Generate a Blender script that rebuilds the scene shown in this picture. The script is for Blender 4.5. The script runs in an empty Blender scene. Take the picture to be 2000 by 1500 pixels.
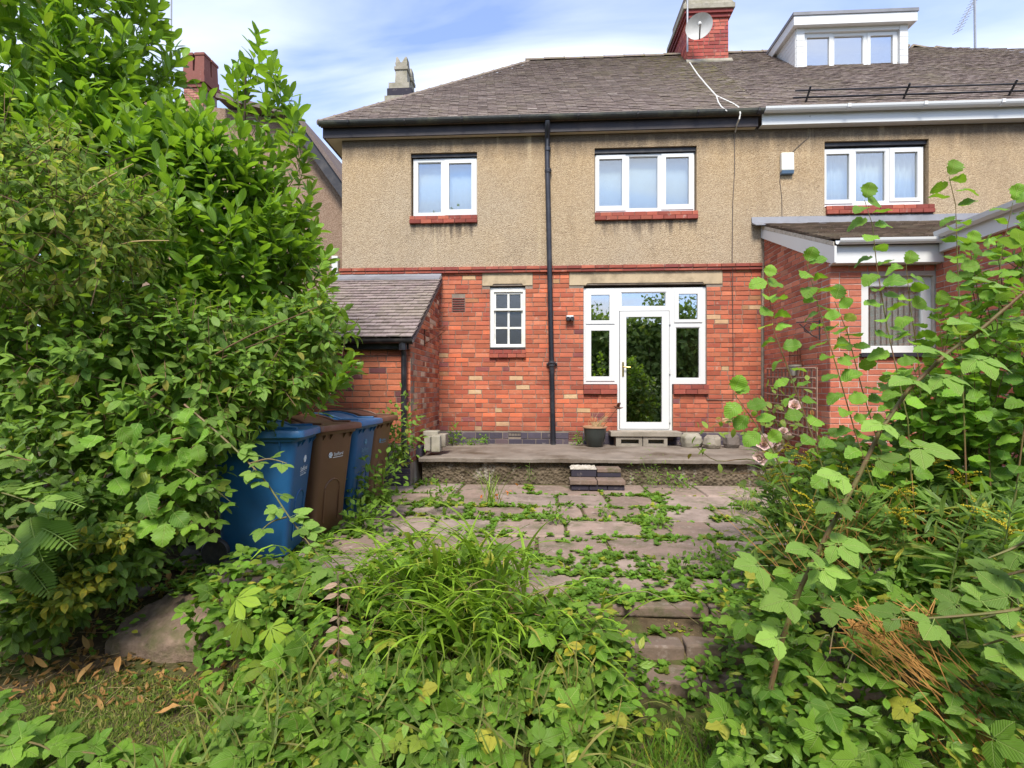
import bpy, math, random
import numpy as np
from mathutils import Vector, Matrix
R = math.radians
rng = np.random.default_rng(7)
random.seed(7)
SC = bpy.context.scene
COL = SC.collection

# ------------------------------------------------------------------ camera
YAW, FPX, HY, CZ = R(3.1), 1000.0, 760.0, 1.28      # garden camera: level, 18 mm, turned a little to the left
cam = bpy.data.objects.new('camera', bpy.data.cameras.new('camera'))
COL.objects.link(cam)
cam.location = (0, 0, CZ); cam.rotation_euler = (R(90), 0, YAW)
cam.data.lens = 18; cam.data.sensor_width = 36; cam.data.shift_y = 0.005
cam.data.clip_start = .05; cam.data.clip_end = 2000
SC.camera = cam

# ------------------------------------------------------------------ light
SUN_EL, SUN_AZ = R(50), R(182)
w = bpy.data.worlds.new('World'); SC.world = w; w.use_nodes = True
nt = w.node_tree; nt.nodes.clear()
def wn(t, **k):
    n = nt.nodes.new(t)
    for a, b in k.items():
        if a in n.inputs: n.inputs[a].default_value = b
        else: setattr(n, a, b)
    return n
L = nt.links.new
wo = wn('ShaderNodeOutputWorld'); bg = wn('ShaderNodeBackground', Strength=.128)
sky = wn('ShaderNodeTexSky', sky_type='NISHITA', sun_disc=False, sun_elevation=SUN_EL, sun_rotation=SUN_AZ)
sky.air_density = 1.0; sky.dust_density = .6; sky.ozone_density = 1.6
tc = wn('ShaderNodeTexCoord'); sp = wn('ShaderNodeSeparateXYZ'); L(tc.outputs['Generated'], sp.inputs[0])
zz = wn('ShaderNodeMath', operation='ADD'); L(sp.outputs['Z'], zz.inputs[0]); zz.inputs[1].default_value = .25
zm = wn('ShaderNodeMath', operation='MAXIMUM'); L(zz.outputs[0], zm.inputs[0]); zm.inputs[1].default_value = .08
dv = []
for ax in 'XY':
    d = wn('ShaderNodeMath', operation='DIVIDE'); L(sp.outputs[ax], d.inputs[0]); L(zm.outputs[0], d.inputs[1]); dv.append(d)
cb = wn('ShaderNodeCombineXYZ'); L(dv[0].outputs[0], cb.inputs[0]); L(dv[1].outputs[0], cb.inputs[1])
mp = wn('ShaderNodeMapping'); mp.inputs['Rotation'].default_value = (0, 0, R(-24)); mp.inputs['Scale'].default_value = (.62, 2.1, 1)
mp.inputs['Location'].default_value = (3.1, 1.7, 0)
L(cb.outputs[0], mp.inputs[0])
n1 = wn('ShaderNodeTexNoise', Scale=1.7, Detail=8.0, Roughness=.5, Distortion=.5); L(mp.outputs[0], n1.inputs['Vector'])
n2 = wn('ShaderNodeTexNoise', Scale=.8, Detail=3.0, Roughness=.5); L(cb.outputs[0], n2.inputs['Vector'])
ad = wn('ShaderNodeMath', operation='MULTIPLY_ADD'); L(n1.outputs['Fac'], ad.inputs[0]); ad.inputs[1].default_value = .62
ml = wn('ShaderNodeMath', operation='MULTIPLY'); L(n2.outputs['Fac'], ml.inputs[0]); ml.inputs[1].default_value = .38
L(ml.outputs[0], ad.inputs[2])
mr = wn('ShaderNodeMapRange'); mr.inputs['From Min'].default_value = .38; mr.inputs['From Max'].default_value = .60; L(ad.outputs[0], mr.inputs['Value'])
mr.inputs['To Min'].default_value = .18; mr.inputs['To Max'].default_value = .92
mx = wn('ShaderNodeMix', data_type='RGBA'); L(mr.outputs[0], mx.inputs['Factor'])
hs = wn('ShaderNodeMix', data_type='RGBA', blend_type='MULTIPLY'); hs.inputs['Factor'].default_value = 1
hs.inputs[7].default_value = (.70, .90, 1.24, 1)
L(sky.outputs[0], hs.inputs[6]); L(hs.outputs[2], mx.inputs[6]); mx.inputs[7].default_value = (4.7, 5.05, 5.8, 1)
L(mx.outputs[2], bg.inputs['Color']); L(bg.outputs[0], wo.inputs[0])

sl = bpy.data.lights.new('sun', 'SUN'); sl.energy = 2.9; sl.angle = R(18); sl.color = (1, .95, .86)
sun = bpy.data.objects.new('sun', sl); COL.objects.link(sun)
sd = Vector((math.sin(SUN_AZ)*math.cos(SUN_EL), math.cos(SUN_AZ)*math.cos(SUN_EL), math.sin(SUN_EL)))
sun.rotation_euler = sd.to_track_quat('Z', 'Y').to_euler(); sun.location = (2, -4, 12)
SC.view_settings.view_transform = 'Standard'; SC.view_settings.look = 'None'
SC.view_settings.exposure = 1.07; SC.view_settings.gamma = 1
SC.cycles.max_bounces = 7; SC.cycles.diffuse_bounces = 4; SC.cycles.transmission_bounces = 5; SC.cycles.transparent_max_bounces = 10
SC.cycles.use_denoising = True

# ------------------------------------------------------------------ places
cY, sY = math.cos(YAW), math.sin(YAW)
def P(px, py, Y):
    """the point of the vertical plane Y seen at a place in the photograph"""
    u, v = (px-1000)/FPX, (HY-py)/FPX
    t = Y/(u*sY+cY)
    return Vector((t*(u*cY-sY), Y, CZ+t*v))
def PZ(px, py, z):
    u, v = (px-1000)/FPX, (HY-py)/FPX
    t = (z-CZ)/v
    return Vector((t*(u*cY-sY), t*(u*sY+cY), z))
def rect(x0, y0, x1, y1, Y):
    m = (x0+x1)/2
    return P(x0, y0, Y).x, P(x1, y0, Y).x, P(m, y1, Y).z, P(m, y0, Y).z      # X0 X1 Z0 Z1

# ------------------------------------------------------------------ objects
def thing(name, label, cat, loc=(0, 0, 0), group=None, kind=None):
    o = bpy.data.objects.new(name, None); COL.objects.link(o)
    o.location = loc; o.empty_display_size = .1
    o['label'] = label; o['category'] = cat
    if group: o['group'] = group
    if kind: o['kind'] = kind
    return o
def tag(o, label=None, cat=None, group=None, kind=None):
    if label: o['label'] = label
    if cat: o['category'] = cat
    if group: o['group'] = group
    if kind: o['kind'] = kind
    return o
def link(o, parent):
    COL.objects.link(o)
    if parent is not None:
        o.parent = parent
        if parent.type == 'EMPTY' and not parent.get('local'):
            o.matrix_parent_inverse = Matrix.Translation(-parent.location)
    return o

class MB:
    def __init__(s): s.v = []; s.f = []
    def add(s, vs, fs):
        n = len(s.v); s.v += [tuple(p) for p in vs]; s.f += [tuple(i+n for i in f) for f in fs]
    def box(s, x0, x1, y0, y1, z0, z1):
        if x0 > x1: x0, x1 = x1, x0
        if y0 > y1: y0, y1 = y1, y0
        if z0 > z1: z0, z1 = z1, z0
        s.add([(x0,y0,z0),(x1,y0,z0),(x1,y1,z0),(x0,y1,z0),(x0,y0,z1),(x1,y0,z1),(x1,y1,z1),(x0,y1,z1)],
              [(0,3,2,1),(4,5,6,7),(0,1,5,4),(1,2,6,5),(2,3,7,6),(3,0,4,7)]); return s
    def prism(s, poly, axis, a, b):
        """extrude a 2-D polygon along an axis; poly gives the other two coordinates in order"""
        n = len(poly)
        def pt(p, k):
            return {'x': (k, p[0], p[1]), 'y': (p[0], k, p[1]), 'z': (p[0], p[1], k)}[axis]
        vs = [pt(p, a) for p in poly]+[pt(p, b) for p in poly]
        s.add(vs, [tuple(range(n)), tuple(range(2*n-1, n-1, -1))]+[(i, i+n, (i+1) % n+n, (i+1) % n) for i in range(n)]); return s
    def tube(s, pts, r, n=6, caps=True):
        pts = [Vector(p) for p in pts]; m = len(pts)
        rs = r if hasattr(r, '__len__') else [r]*m
        ring = []
        for i, p in enumerate(pts):
            d = (pts[min(i+1, m-1)]-pts[max(i-1, 0)]).normalized()
            a = d.cross(Vector((0, 0, 1)))
            if a.length < .05: a = d.cross(Vector((0, 1, 0)))
            a.normalize(); b = d.cross(a)
            for k in range(n):
                t = 2*math.pi*k/n; ring.append(p+(a*math.cos(t)+b*math.sin(t))*rs[i])
        fs = []
        for i in range(m-1):
            for k in range(n):
                fs.append((i*n+k, i*n+(k+1) % n, (i+1)*n+(k+1) % n, (i+1)*n+k))
        if caps: fs += [tuple(range(n-1, -1, -1)), tuple((m-1)*n+k for k in range(n))]
        s.add(ring, fs); return s
    def lathe(s, prof, c=(0, 0, 0), n=20, axis='z'):
        vs = []; m = len(prof)
        for r, z in prof:
            for k in range(n):
                t = 2*math.pi*k/n; q = (r*math.cos(t), r*math.sin(t), z)
                if axis == 'y': q = (q[0], q[2], q[1])
                if axis == 'x': q = (q[2], q[0], q[1])
                vs.append((q[0]+c[0], q[1]+c[1], q[2]+c[2]))
        fs = [(i*n+k, i*n+(k+1) % n, (i+1)*n+(k+1) % n, (i+1)*n+k) for i in range(m-1) for k in range(n)]
        s.add(vs, fs+[tuple(range(n-1, -1, -1)), tuple((m-1)*n+k for k in range(n))]); return s
    def loft(s, rings, caps=True):
        n = len(rings[0]); m = len(rings)
        vs = [p for r in rings for p in r]
        fs = [(i*n+k, i*n+(k+1) % n, (i+1)*n+(k+1) % n, (i+1)*n+k) for i in range(m-1) for k in range(n)]
        if caps: fs += [tuple(range(n-1, -1, -1)), tuple((m-1)*n+k for k in range(n))]
        s.add(vs, fs); return s
    def build(s, name, mat, parent=None, smooth=False, bevel=0, seg=2):
        me = bpy.data.meshes.new(name); me.from_pydata(s.v, [], s.f); me.update()
        if mat: me.materials.append(mat)
        if smooth:
            me.polygons.foreach_set('use_smooth', [True]*len(me.polygons))
            me.set_sharp_from_angle(angle=R(38))
        o = bpy.data.objects.new(name, me); link(o, parent)
        if bevel:
            b = o.modifiers.new('bevel', 'BEVEL'); b.width = bevel; b.segments = seg; b.limit_method = 'ANGLE'; b.angle_limit = R(40)
        return o
def box(name, mat, parent, x0, x1, y0, y1, z0, z1, bevel=0):
    return MB().box(x0, x1, y0, y1, z0, z1).build(name, mat, parent, bevel=bevel)

# ------------------------------------------------------------------ pieces: bricks, tiles, slabs, leaves
KINDS = {}
class Kind:
    def __init__(s, name, variants, keys):
        """variants: list of (verts Nx3, faces, uv Nx2); keys: Mx3 points used to judge how large a piece shows"""
        s.name = name; s.var = [(np.asarray(v, float), f, np.asarray(u, float)) for v, f, u in variants]; s.keys = np.asarray(keys, float)
        KINDS[name] = s
JOBS = []; OCC = []
def pieces(parent, pname, sname, kind, mats, var, tint, mat, limit=300, smooth=True, slabel=None):
    """alike pieces of one thing: the ones that show largest become objects, the rest one joined part"""
    mats = np.asarray(mats, float)
    if len(mats) == 0: return
    JOBS.append(dict(parent=parent, pname=pname, sname=sname, kind=kind, M=mats, var=np.asarray(var, int), tint=np.asarray(tint, float),
                     mat=mat, limit=limit, smooth=smooth))
def project(pts):
    x, y, z = pts[..., 0], pts[..., 1], pts[..., 2]
    a = x*cY+y*sY; d = -x*sY+y*cY; d2 = np.where(d > .05, d, .05)
    return 1000+FPX*a/d2, HY-FPX*(z-CZ)/d2, d
def mesh_np(name, V, F, UV, T, mat, smooth):
    me = bpy.data.meshes.new(name)
    lens = np.array([len(f) for f in F[0]] if isinstance(F, tuple) else [len(f) for f in F], np.int32)
    return me
def make_mesh(name, V, loops, lens, UV, T, mat, smooth):
    me = bpy.data.meshes.new(name)
    me.vertices.add(len(V)); me.vertices.foreach_set('co', np.ascontiguousarray(V, np.float32).ravel())
    me.loops.add(len(loops)); me.loops.foreach_set('vertex_index', np.ascontiguousarray(loops, np.int32))
    me.polygons.add(len(lens)); st = np.zeros(len(lens), np.int32); st[1:] = np.cumsum(lens)[:-1]
    me.polygons.foreach_set('loop_start', st)
    me.polygons.foreach_set('use_smooth', np.full(len(lens), smooth))
    uvl = me.uv_layers.new(name='uv'); uvl.data.foreach_set('uv', np.ascontiguousarray(UV[loops], np.float32).ravel())
    at = me.attributes.new('tint', 'FLOAT_COLOR', 'POINT')
    at.data.foreach_set('color', np.ascontiguousarray(np.c_[T, np.ones(len(T))], np.float32).ravel())
    me.update(calc_edges=True)
    if mat: me.materials.append(mat)
    return me
def flush():
    Wd, Hd = 1000, 750
    bx = []; dep = []; gid = []
    base = 1
    for j in JOBS:
        k = KINDS[j['kind']]; n = len(j['M'])
        K = np.einsum('nij,kj->nki', j['M'][:, :3, :3], k.keys)+j['M'][:, None, :3, 3]
        x, y, d = project(K)
        x0, x1, y0, y1 = x.min(1), x.max(1), y.min(1), y.max(1)
        cx, cy, hx, hy = (x0+x1)/2, (y0+y1)/2, (x1-x0)*.36, (y1-y0)*.36
        ok = (d.min(1) > .2)
        bx.append(np.c_[cx-hx, cx+hx, cy-hy, cy+hy]/2); dep.append(np.where(ok, d.mean(1), -1)); gid.append(np.arange(base, base+n)); j['base'] = base; base += n
    for (x0, x1, y0, y1, d) in OCC:
        bx.append(np.array([[x0, x1, y0, y1]])/2); dep.append(np.array([d])); gid.append(np.array([0]))
    bx = np.concatenate(bx); dep = np.concatenate(dep); gid = np.concatenate(gid)
    buf = np.zeros((Hd, Wd), np.int64)
    X0 = np.clip(np.floor(bx[:, 0]), 0, Wd).astype(int); X1 = np.clip(np.ceil(bx[:, 1]), 0, Wd).astype(int)
    Y0 = np.clip(np.floor(bx[:, 2]), 0, Hd).astype(int); Y1 = np.clip(np.ceil(bx[:, 3]), 0, Hd).astype(int)
    good = (dep > 0) & (X1 > X0) & (Y1 > Y0)
    idx = np.where(good)[0]; idx = idx[np.argsort(-dep[idx])]
    for i in idx: buf[Y0[i]:Y1[i], X0[i]:X1[i]] = gid[i]
    cnt = np.bincount(buf.ravel(), minlength=base)
    cache = {}
    for j in JOBS:
        k = KINDS[j['kind']]; n = len(j['M']); c = cnt[j['base']:j['base']+n]
        order = np.argsort(-c, kind='stable')
        if n <= j['limit']: top = np.arange(n)
        else: top = order[:j['limit']]; top = top[c[top] > 0]
        rest = np.setdiff1d(np.arange(n), top)
        bank = j['tint'][rng.integers(0, n, min(n, 20))]
        for i in top:
            ti = int(np.argmin(((bank-j['tint'][i])**2).sum(1))); vi = int(j['var'][i])
            key = (id(j), vi, ti)
            if key not in cache:
                V, F, U = k.var[vi]
                loops = np.concatenate([np.array(f) for f in F]); lens = np.array([len(f) for f in F])
                cache[key] = make_mesh(j['pname'], V, loops, lens, U, np.tile(bank[ti], (len(V), 1)), j['mat'], j['smooth'])
            o = bpy.data.objects.new(j['pname'], cache[key]); link(o, j['parent'])
            o.matrix_basis = Matrix(j['M'][i].tolist())
        if len(rest):
            Vs, Ls, Ns, Us, Ts = [], [], [], [], []; off = 0
            for vi, (V, F, U) in enumerate(k.var):
                sel = rest[j['var'][rest] == vi]
                if not len(sel): continue
                M = j['M'][sel]; m = len(sel); nv = len(V)
                W = np.einsum('nij,kj->nki', M[:, :3, :3], V)+M[:, None, :3, 3]
                loops = np.concatenate([np.array(f) for f in F]); lens = np.array([len(f) for f in F])
                Ls.append((loops[None]+off+np.arange(m)[:, None]*nv).ravel()); Ns.append(np.tile(lens, m))
                Vs.append(W.reshape(-1, 3)); Us.append(np.tile(U, (m, 1))); Ts.append(np.repeat(j['tint'][sel], nv, 0)); off += m*nv
            me = make_mesh(j['sname'], np.concatenate(Vs), np.concatenate(Ls), np.concatenate(Ns), np.concatenate(Us), np.concatenate(Ts), j['mat'], j['smooth'])
            o = bpy.data.objects.new(j['sname'], me); link(o, j['parent']); o['kind'] = 'stuff'
    JOBS.clear()

def frames(p, d, n, s):
    """matrices whose x axis is d, whose z axis leans to n, scaled by s (number or Nx3)"""
    d = d/np.maximum(np.linalg.norm(d, axis=1, keepdims=True), 1e-6)
    z = n-(n*d).sum(1, keepdims=True)*d
    bad = np.linalg.norm(z, axis=1) < 1e-3
    z[bad] += np.array([.3, .2, 1]); z = z-(z*d).sum(1, keepdims=True)*d
    z /= np.linalg.norm(z, axis=1, keepdims=True)
    y = np.cross(z, d)
    M = np.zeros((len(p), 4, 4)); s = np.asarray(s, float)
    if s.ndim == 1: s = np.repeat(s[:, None], 3, 1)
    M[:, :3, 0] = d*s[:, :1]; M[:, :3, 1] = y*s[:, 1:2]; M[:, :3, 2] = z*s[:, 2:3]; M[:, :3, 3] = p; M[:, 3, 3] = 1
    return M
def rnd(n, lo=-1, hi=1): return rng.uniform(lo, hi, n)

# ------------------------------------------------------------------ materials
class NT:
    def __init__(s, name):
        s.m = bpy.data.materials.new(name); s.m.use_nodes = True; s.t = s.m.node_tree; s.t.nodes.clear()
        s.out = s.n('ShaderNodeOutputMaterial'); s.b = s.n('ShaderNodeBsdfPrincipled'); s.l(s.b.outputs[0], s.out.inputs[0])
    def n(s, t, **k):
        n = s.t.nodes.new(t)
        for a, b in k.items():
            if a in n.inputs: n.inputs[a].default_value = b
            else: setattr(n, a, b)
        return n
    def l(s, a, b): s.t.links.new(a, b)
    def val(s, x, sock):
        if isinstance(x, (int, float)): sock.default_value = x
        elif isinstance(x, (tuple, list)): sock.default_value = tuple(x)+((1,) if len(x) == 3 and len(sock.default_value) == 4 else ())
        else: s.l(x, sock)
    def math(s, op, a, b=0., c=0.):
        n = s.n('ShaderNodeMath', operation=op); s.val(a, n.inputs[0]); s.val(b, n.inputs[1]); s.val(c, n.inputs[2]); return n.outputs[0]
    def mix(s, f, a, b, mode='MIX'):
        n = s.n('ShaderNodeMix', data_type='RGBA', blend_type=mode); s.val(f, n.inputs[0]); s.val(a, n.inputs[6]); s.val(b, n.inputs[7]); return n.outputs[2]
    def ramp(s, f, stops, interp='LINEAR'):
        n = s.n('ShaderNodeValToRGB'); n.color_ramp.interpolation = interp; e = n.color_ramp.elements
        while len(e) < len(stops): e.new(.5)
        for i, (p, c) in enumerate(stops): e[i].position = p; e[i].color = tuple(c)+(1,) if len(c) == 3 else c
        s.val(f, n.inputs[0]); return n.outputs[0]
    def rng(s, v, a, b, c=0., d=1.):
        n = s.n('ShaderNodeMapRange'); s.val(v, n.inputs[0])
        for i, x in enumerate((a, b, c, d)): n.inputs[i+1].default_value = x
        return n.outputs[0]
    def obj(s): return s.n('ShaderNodeTexCoord').outputs['Object']
    def world(s): return s.n('ShaderNodeNewGeometry').outputs['Position']
    def noise(s, vec, scale, detail=4., rough=.55, dist=0., out='Fac'):
        n = s.n('ShaderNodeTexNoise', Scale=scale, Detail=detail, Roughness=rough, Distortion=dist); s.l(vec, n.inputs['Vector']); return n.outputs[out]
    def vor(s, vec, scale, feat='F1', out='Distance'):
        n = s.n('ShaderNodeTexVoronoi', Scale=scale, feature=feat); s.l(vec, n.inputs['Vector']); return n.outputs[out]
    def map(s, vec, sc=(1, 1, 1), loc=(0, 0, 0)):
        n = s.n('ShaderNodeMapping'); n.inputs['Scale'].default_value = sc; n.inputs['Location'].default_value = loc; s.l(vec, n.inputs[0]); return n.outputs[0]
    def tint(s):
        a = s.n('ShaderNodeAttribute', attribute_name='tint'); q = s.n('ShaderNodeSeparateXYZ'); s.l(a.outputs['Vector'], q.inputs[0]); return q.outputs
    def bump(s, h, dist=.005, st=1.):
        n = s.n('ShaderNodeBump', Strength=st, Distance=dist); s.l(h, n.inputs['Height']); s.l(n.outputs[0], s.b.inputs['Normal']); return n
    def set(s, col=None, rough=None, spec=None, metal=None):
        if col is not None: s.val(col, s.b.inputs['Base Color'])
        if rough is not None: s.val(rough, s.b.inputs['Roughness'])
        if spec is not None: s.val(spec, s.b.inputs['Specular IOR Level'])
        if metal is not None: s.val(metal, s.b.inputs['Metallic'])
        return s.m

def leaf_mat(name, dark, light, yellow, rough=.5, spec=.28, trans=.36, veins=7., edge=False, brown=(.16, .07, .02)):
    q = NT(name); t = q.tint()
    uv = q.n('ShaderNodeUVMap').outputs[0]; s = q.n('ShaderNodeSeparateXYZ'); q.l(uv, s.inputs[0])
    av = q.math('ABSOLUTE', q.math('SUBTRACT', s.outputs[1], .5))
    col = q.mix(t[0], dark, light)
    pos = q.world()
    col = q.mix(q.rng(q.noise(pos, 26., 3), .35, .75, 0, .45), col, q.mix(.5, col, light))
    rib = q.rng(av, .012, .035, 1., 0.)
    ph = q.math('MULTIPLY', q.math('SUBTRACT', s.outputs[0], q.math('MULTIPLY', av, .9)), veins*6.283)
    sv = q.math('POWER', q.math('MULTIPLY_ADD', q.math('SINE', ph), .5, .5), 5.)
    col = q.mix(q.math('MAXIMUM', q.math('MULTIPLY', rib, .7), q.math('MULTIPLY', sv, .36)), col, q.mix(.6, light, (.40, .48, .16)))
    yf = t[2]
    if edge: yf = q.math('MULTIPLY', t[2], q.rng(av, .1, .42, .35, 1.))
    col = q.mix(yf, col, yellow)
    spots = q.math('MULTIPLY', q.rng(q.noise(pos, 60., 2), .62, .7, 0, .6), q.rng(t[2], .3, .9))
    col = q.mix(spots, col, brown)
    val = q.rng(t[1], 0., 1., .62, 1.28)
    vm = q.n('ShaderNodeVectorMath', operation='SCALE'); q.l(col, vm.inputs[0]); q.l(val, vm.inputs['Scale'])
    colv = vm.outputs[0]
    bf = q.n('ShaderNodeNewGeometry').outputs['Backfacing']
    colb = q.mix(q.math('MULTIPLY', bf, .4), colv, q.mix(.35, colv, (.30, .38, .20)))
    q.set(colb, q.rng(q.noise(pos, 40., 2), .3, .7, rough-.08, rough+.14), spec)
    q.bump(q.math('MULTIPLY_ADD', sv, -.5, q.math('MULTIPLY', rib, -.8)), .003, .9)
    tr = q.n('ShaderNodeBsdfTranslucent'); c2 = q.mix(.6, colv, (.34, .56, .02)); q.l(c2, tr.inputs['Color'])
    ms = q.n('ShaderNodeMixShader'); ms.inputs[0].default_value = trans
    q.l(q.b.outputs[0], ms.inputs[1]); q.l(tr.outputs[0], ms.inputs[2]); q.l(ms.outputs[0], q.out.inputs[0])
    return q.m

def brick_mat(name, stops, wear=.5, purple=(.12, .045, .05)):
    q = NT(name); t = q.tint(); p = q.world()
    c = q.ramp(t[0], stops, 'LINEAR')
    c = q.mix(q.rng(q.noise(p, 14., 5, .6), .4, .75, 0, .55), c, q.mix(1., c, (1.28, 1.3, 1.3), 'MULTIPLY'))
    c = q.mix(q.rng(q.noise(p, 1.1, 4, .6), .50, .72, 0, wear), c, purple)
    c = q.mix(q.rng(q.noise(p, 60., 3, .6), .55, .8, 0, .6), c, (.10, .05, .04))
    zc = q.n('ShaderNodeSeparateXYZ'); q.l(p, zc.inputs[0])
    damp = q.math('ADD', q.rng(zc.outputs[2], 1.25, .4, 0, .55), q.noise(q.map(p, loc=(3, 2, 8)), 1.6, 5, .65))
    c = q.mix(q.rng(damp, .72, 1.05, 0, .5), c, tuple(x*.7 for x in purple))
    c = q.mix(q.rng(q.noise(q.map(p, loc=(9, 3, 1)), 9., 5, .7), .60, .76, 0, .6), c, (.48, .40, .33))
    v = q.n('ShaderNodeVectorMath', operation='SCALE'); q.l(c, v.inputs[0]); q.l(q.rng(t[1], 0, 1, .78, 1.2), v.inputs['Scale'])
    q.set(v.outputs[0], .82, .25); q.bump(q.noise(p, 130., 4, .6), .004, .7); return q.m

def plain(name, col, rough=.6, spec=.4, var=.25, scale=8., bump=.0, bscale=90., dirt=None, dirt_amt=.5, metal=0.):
    q = NT(name); p = q.world()
    c = q.mix(q.rng(q.noise(p, scale, 5, .6), .35, .7, 0, var), col, tuple(x*.45 for x in col))
    if dirt: c = q.mix(q.rng(q.noise(q.map(p, loc=(4, 7, 2)), scale*.45, 6, .65), .48, .68, 0, dirt_amt), c, dirt)
    q.set(c, rough, spec, metal)
    if bump: q.bump(q.noise(p, bscale, 4, .6), bump, .8)
    return q.m

MT = {}
ORANGE = [(0, (.28, .066, .04)), (.22, (.37, .095, .052)), (.5, (.42, .12, .062)), (.74, (.47, .155, .082)), (.82, (.50, .13, .06)), (.86, (.24, .07, .06)), (.91, (.13, .05, .055)), (.94, (.40, .17, .08)), (.97, (.42, .25, .12)), (1, (.48, .32, .18))]
MIXED = [(0, (.20, .05, .03)), (.3, (.36, .10, .05)), (.55, (.48, .15, .07)), (.7, (.52, .22, .13)), (.82, (.25, .10, .08)), (.9, (.46, .28, .18)), (1, (.55, .42, .30))]
NEWB = [(0, (.36, .10, .06)), (.4, (.44, .135, .08)), (.75, (.52, .175, .10)), (.9, (.36, .12, .08)), (1, (.54, .24, .15))]
BLUEB = [(0, (.035, .032, .045)), (.5, (.07, .06, .08)), (.8, (.12, .09, .10)), (1, (.16, .10, .09))]
MT['brick'] = brick_mat('house_brick', ORANGE, .6, (.25, .075, .055))
MT['brick_mixed'] = brick_mat('weathered_brick', MIXED, .35)
MT['brick_new'] = brick_mat('extension_brick', NEWB, .15)
MT['brick_blue'] = brick_mat('blue_brick', BLUEB, .1, (.075, .062, .085))
MT['brick_chim'] = brick_mat('chimney_brick', [(0, (.24, .05, .045)), (.5, (.36, .075, .06)), (1, (.42, .12, .08))], .3)
MT['terracotta'] = brick_mat('terracotta', [(0, (.19, .045, .035)), (.5, (.28, .07, .046)), (1, (.35, .10, .06))], .45)
MT['brick_far'] = brick_mat('far_brick', [(0, (.24, .09, .07)), (.5, (.32, .13, .10)), (1, (.38, .18, .13))], .3)
MT['mortar'] = plain('mortar', (.27, .22, .175), .9, .1, .6, 6., .004, 120., (.12, .09, .08), .6)
MT['mortar_pale'] = plain('pale_mortar', (.50, .44, .38), .9, .1, .4, 5., .004, 120., (.25, .2, .17), .5)
MT['sandstone'] = plain('sandstone', (.47, .365, .235), .85, .2, .3, 7., .004, 70., (.11, .08, .05), .55)
MT['white'] = plain('white_plastic', (.62, .62, .61), .35, .4, .05, 3., 0, 1, (.6, .6, .56), .25)
MT['offwhite'] = plain('old_white_paint', (.74, .73, .68), .5, .3, .12, 9., .002, 60., (.45, .42, .34), .5)
MT['cream'] = plain('cream_soffit', (.62, .56, .44), .6, .3, .2, 5.)
MT['black'] = plain('black_paint', (.022, .020, .022), .42, .4, .3, 12., .002, 50., (.10, .085, .075), .45)
MT['pipe'] = plain('pipe_paint', (.016, .016, .022), .35, .5, .3, 8., .002, 60., (.14, .14, .15), .25)
MT['fascia'] = plain('dark_brown_fascia', (.028, .020, .022), .5, .35, .4, 4., .002, 40., (.11, .075, .06), .4)
MT['gutter_green'] = plain('mossy_gutter', (.035, .036, .034), .5, .35, .4, 5., .003, 40., (.12, .12, .075), .6)
MT['lead'] = plain('lead_flashing', (.20, .20, .22), .55, .5, .3, 5., .003, 20., (.10, .10, .10), .5)
MT['room'] = plain('room_wall', (.42, .38, .33), .9, .1)
MT['net'] = plain('net_and_pane_fill', (.80, .79, .76), .9, .1, .12, 9.)
MT['brass'] = plain('brass', (.65, .45, .12), .28, .5, .2, 9., metal=1.)
MT['curtain'] = plain('curtain', (.62, .50, .30), .9, .1, .4, 5.)
MT['curtain_red'] = plain('curtain_red', (.40, .10, .06), .9, .1, .3, 5.)
MT['concrete'] = plain('concrete', (.30, .26, .21), .9, .2, .5, 5., .006, 70., (.10, .085, .05), .7)
MT['terrace'] = plain('terrace_top', (.23, .19, .155), .9, .2, .5, 3.2, .006, 60., (.075, .05, .03), .9)
MT['block'] = plain('old_block', (.33, .30, .24), .9, .2, .5, 8., .007, 55., (.12, .11, .05), .6)
MT['flint'] = plain('step_mortar', (.50, .45, .38), .95, .1, .5, 30., .012, 45., (.16, .14, .09), .5)
MT['rock'] = plain('rock', (.17, .14, .12), .9, .25, .5, 5., .012, 22., (.06, .075, .02), .6)
MT['flatrock'] = plain('flat_stone', (.25, .175, .13), .9, .2, .9, 16., .016, 34., (.07, .085, .02), .55)
MT['bin_blue'] = plain('blue_bin_plastic', (.016, .10, .245), .42, .45, .25, 5., .001, 160., (.05, .10, .18), .35)
MT['bin_blue2'] = plain('blue_lid_plastic', (.026, .13, .30), .45, .45, .2, 9., .001, 160., (.12, .17, .22), .5)
MT['bin_brown'] = plain('brown_bin_plastic', (.14, .066, .033), .42, .45, .25, 5., .001, 160., (.16, .09, .05), .4)
MT['bin_brown2'] = plain('brown_lid_plastic', (.15, .062, .036), .42, .45, .2, 9., .001, 160., (.20, .12, .08), .5)
MT['rubber'] = plain('rubber', (.03, .028, .03), .6, .4, .3, 20., dirt=(.12, .10, .09), dirt_amt=.4)
MT['print'] = plain('white_print', (.72, .75, .78), .5, .3, .1)
MT['print_dim'] = plain('faded_print', (.16, .30, .42), .5, .3, .1)
MT['dish'] = plain('dish_paint', (.50, .49, .46), .5, .3, .25, 6., dirt=(.30, .27, .22))
MT['galv'] = plain('galvanised', (.35, .35, .36), .45, .5, .3, 9., metal=.6)
MT['cable'] = plain('white_cable', (.60, .58, .53), .6, .3, .2)
MT['cable_dark'] = plain('dark_cable', (.09, .07, .06), .6, .3, .2)
MT['wood'] = plain('weathered_wood', (.30, .19, .14), .85, .2, .5, 12., .003, 60.)
MT['rust'] = plain('rust', (.13, .05, .03), .8, .2, .4, 20., .003, 80.)
MT['pot'] = plain('glazed_pot', (.035, .040, .036), .32, .5, .4, 9., .002, 30.)
MT['clay'] = plain('clay', (.42, .24, .14), .8, .2, .3, 12.)
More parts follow.
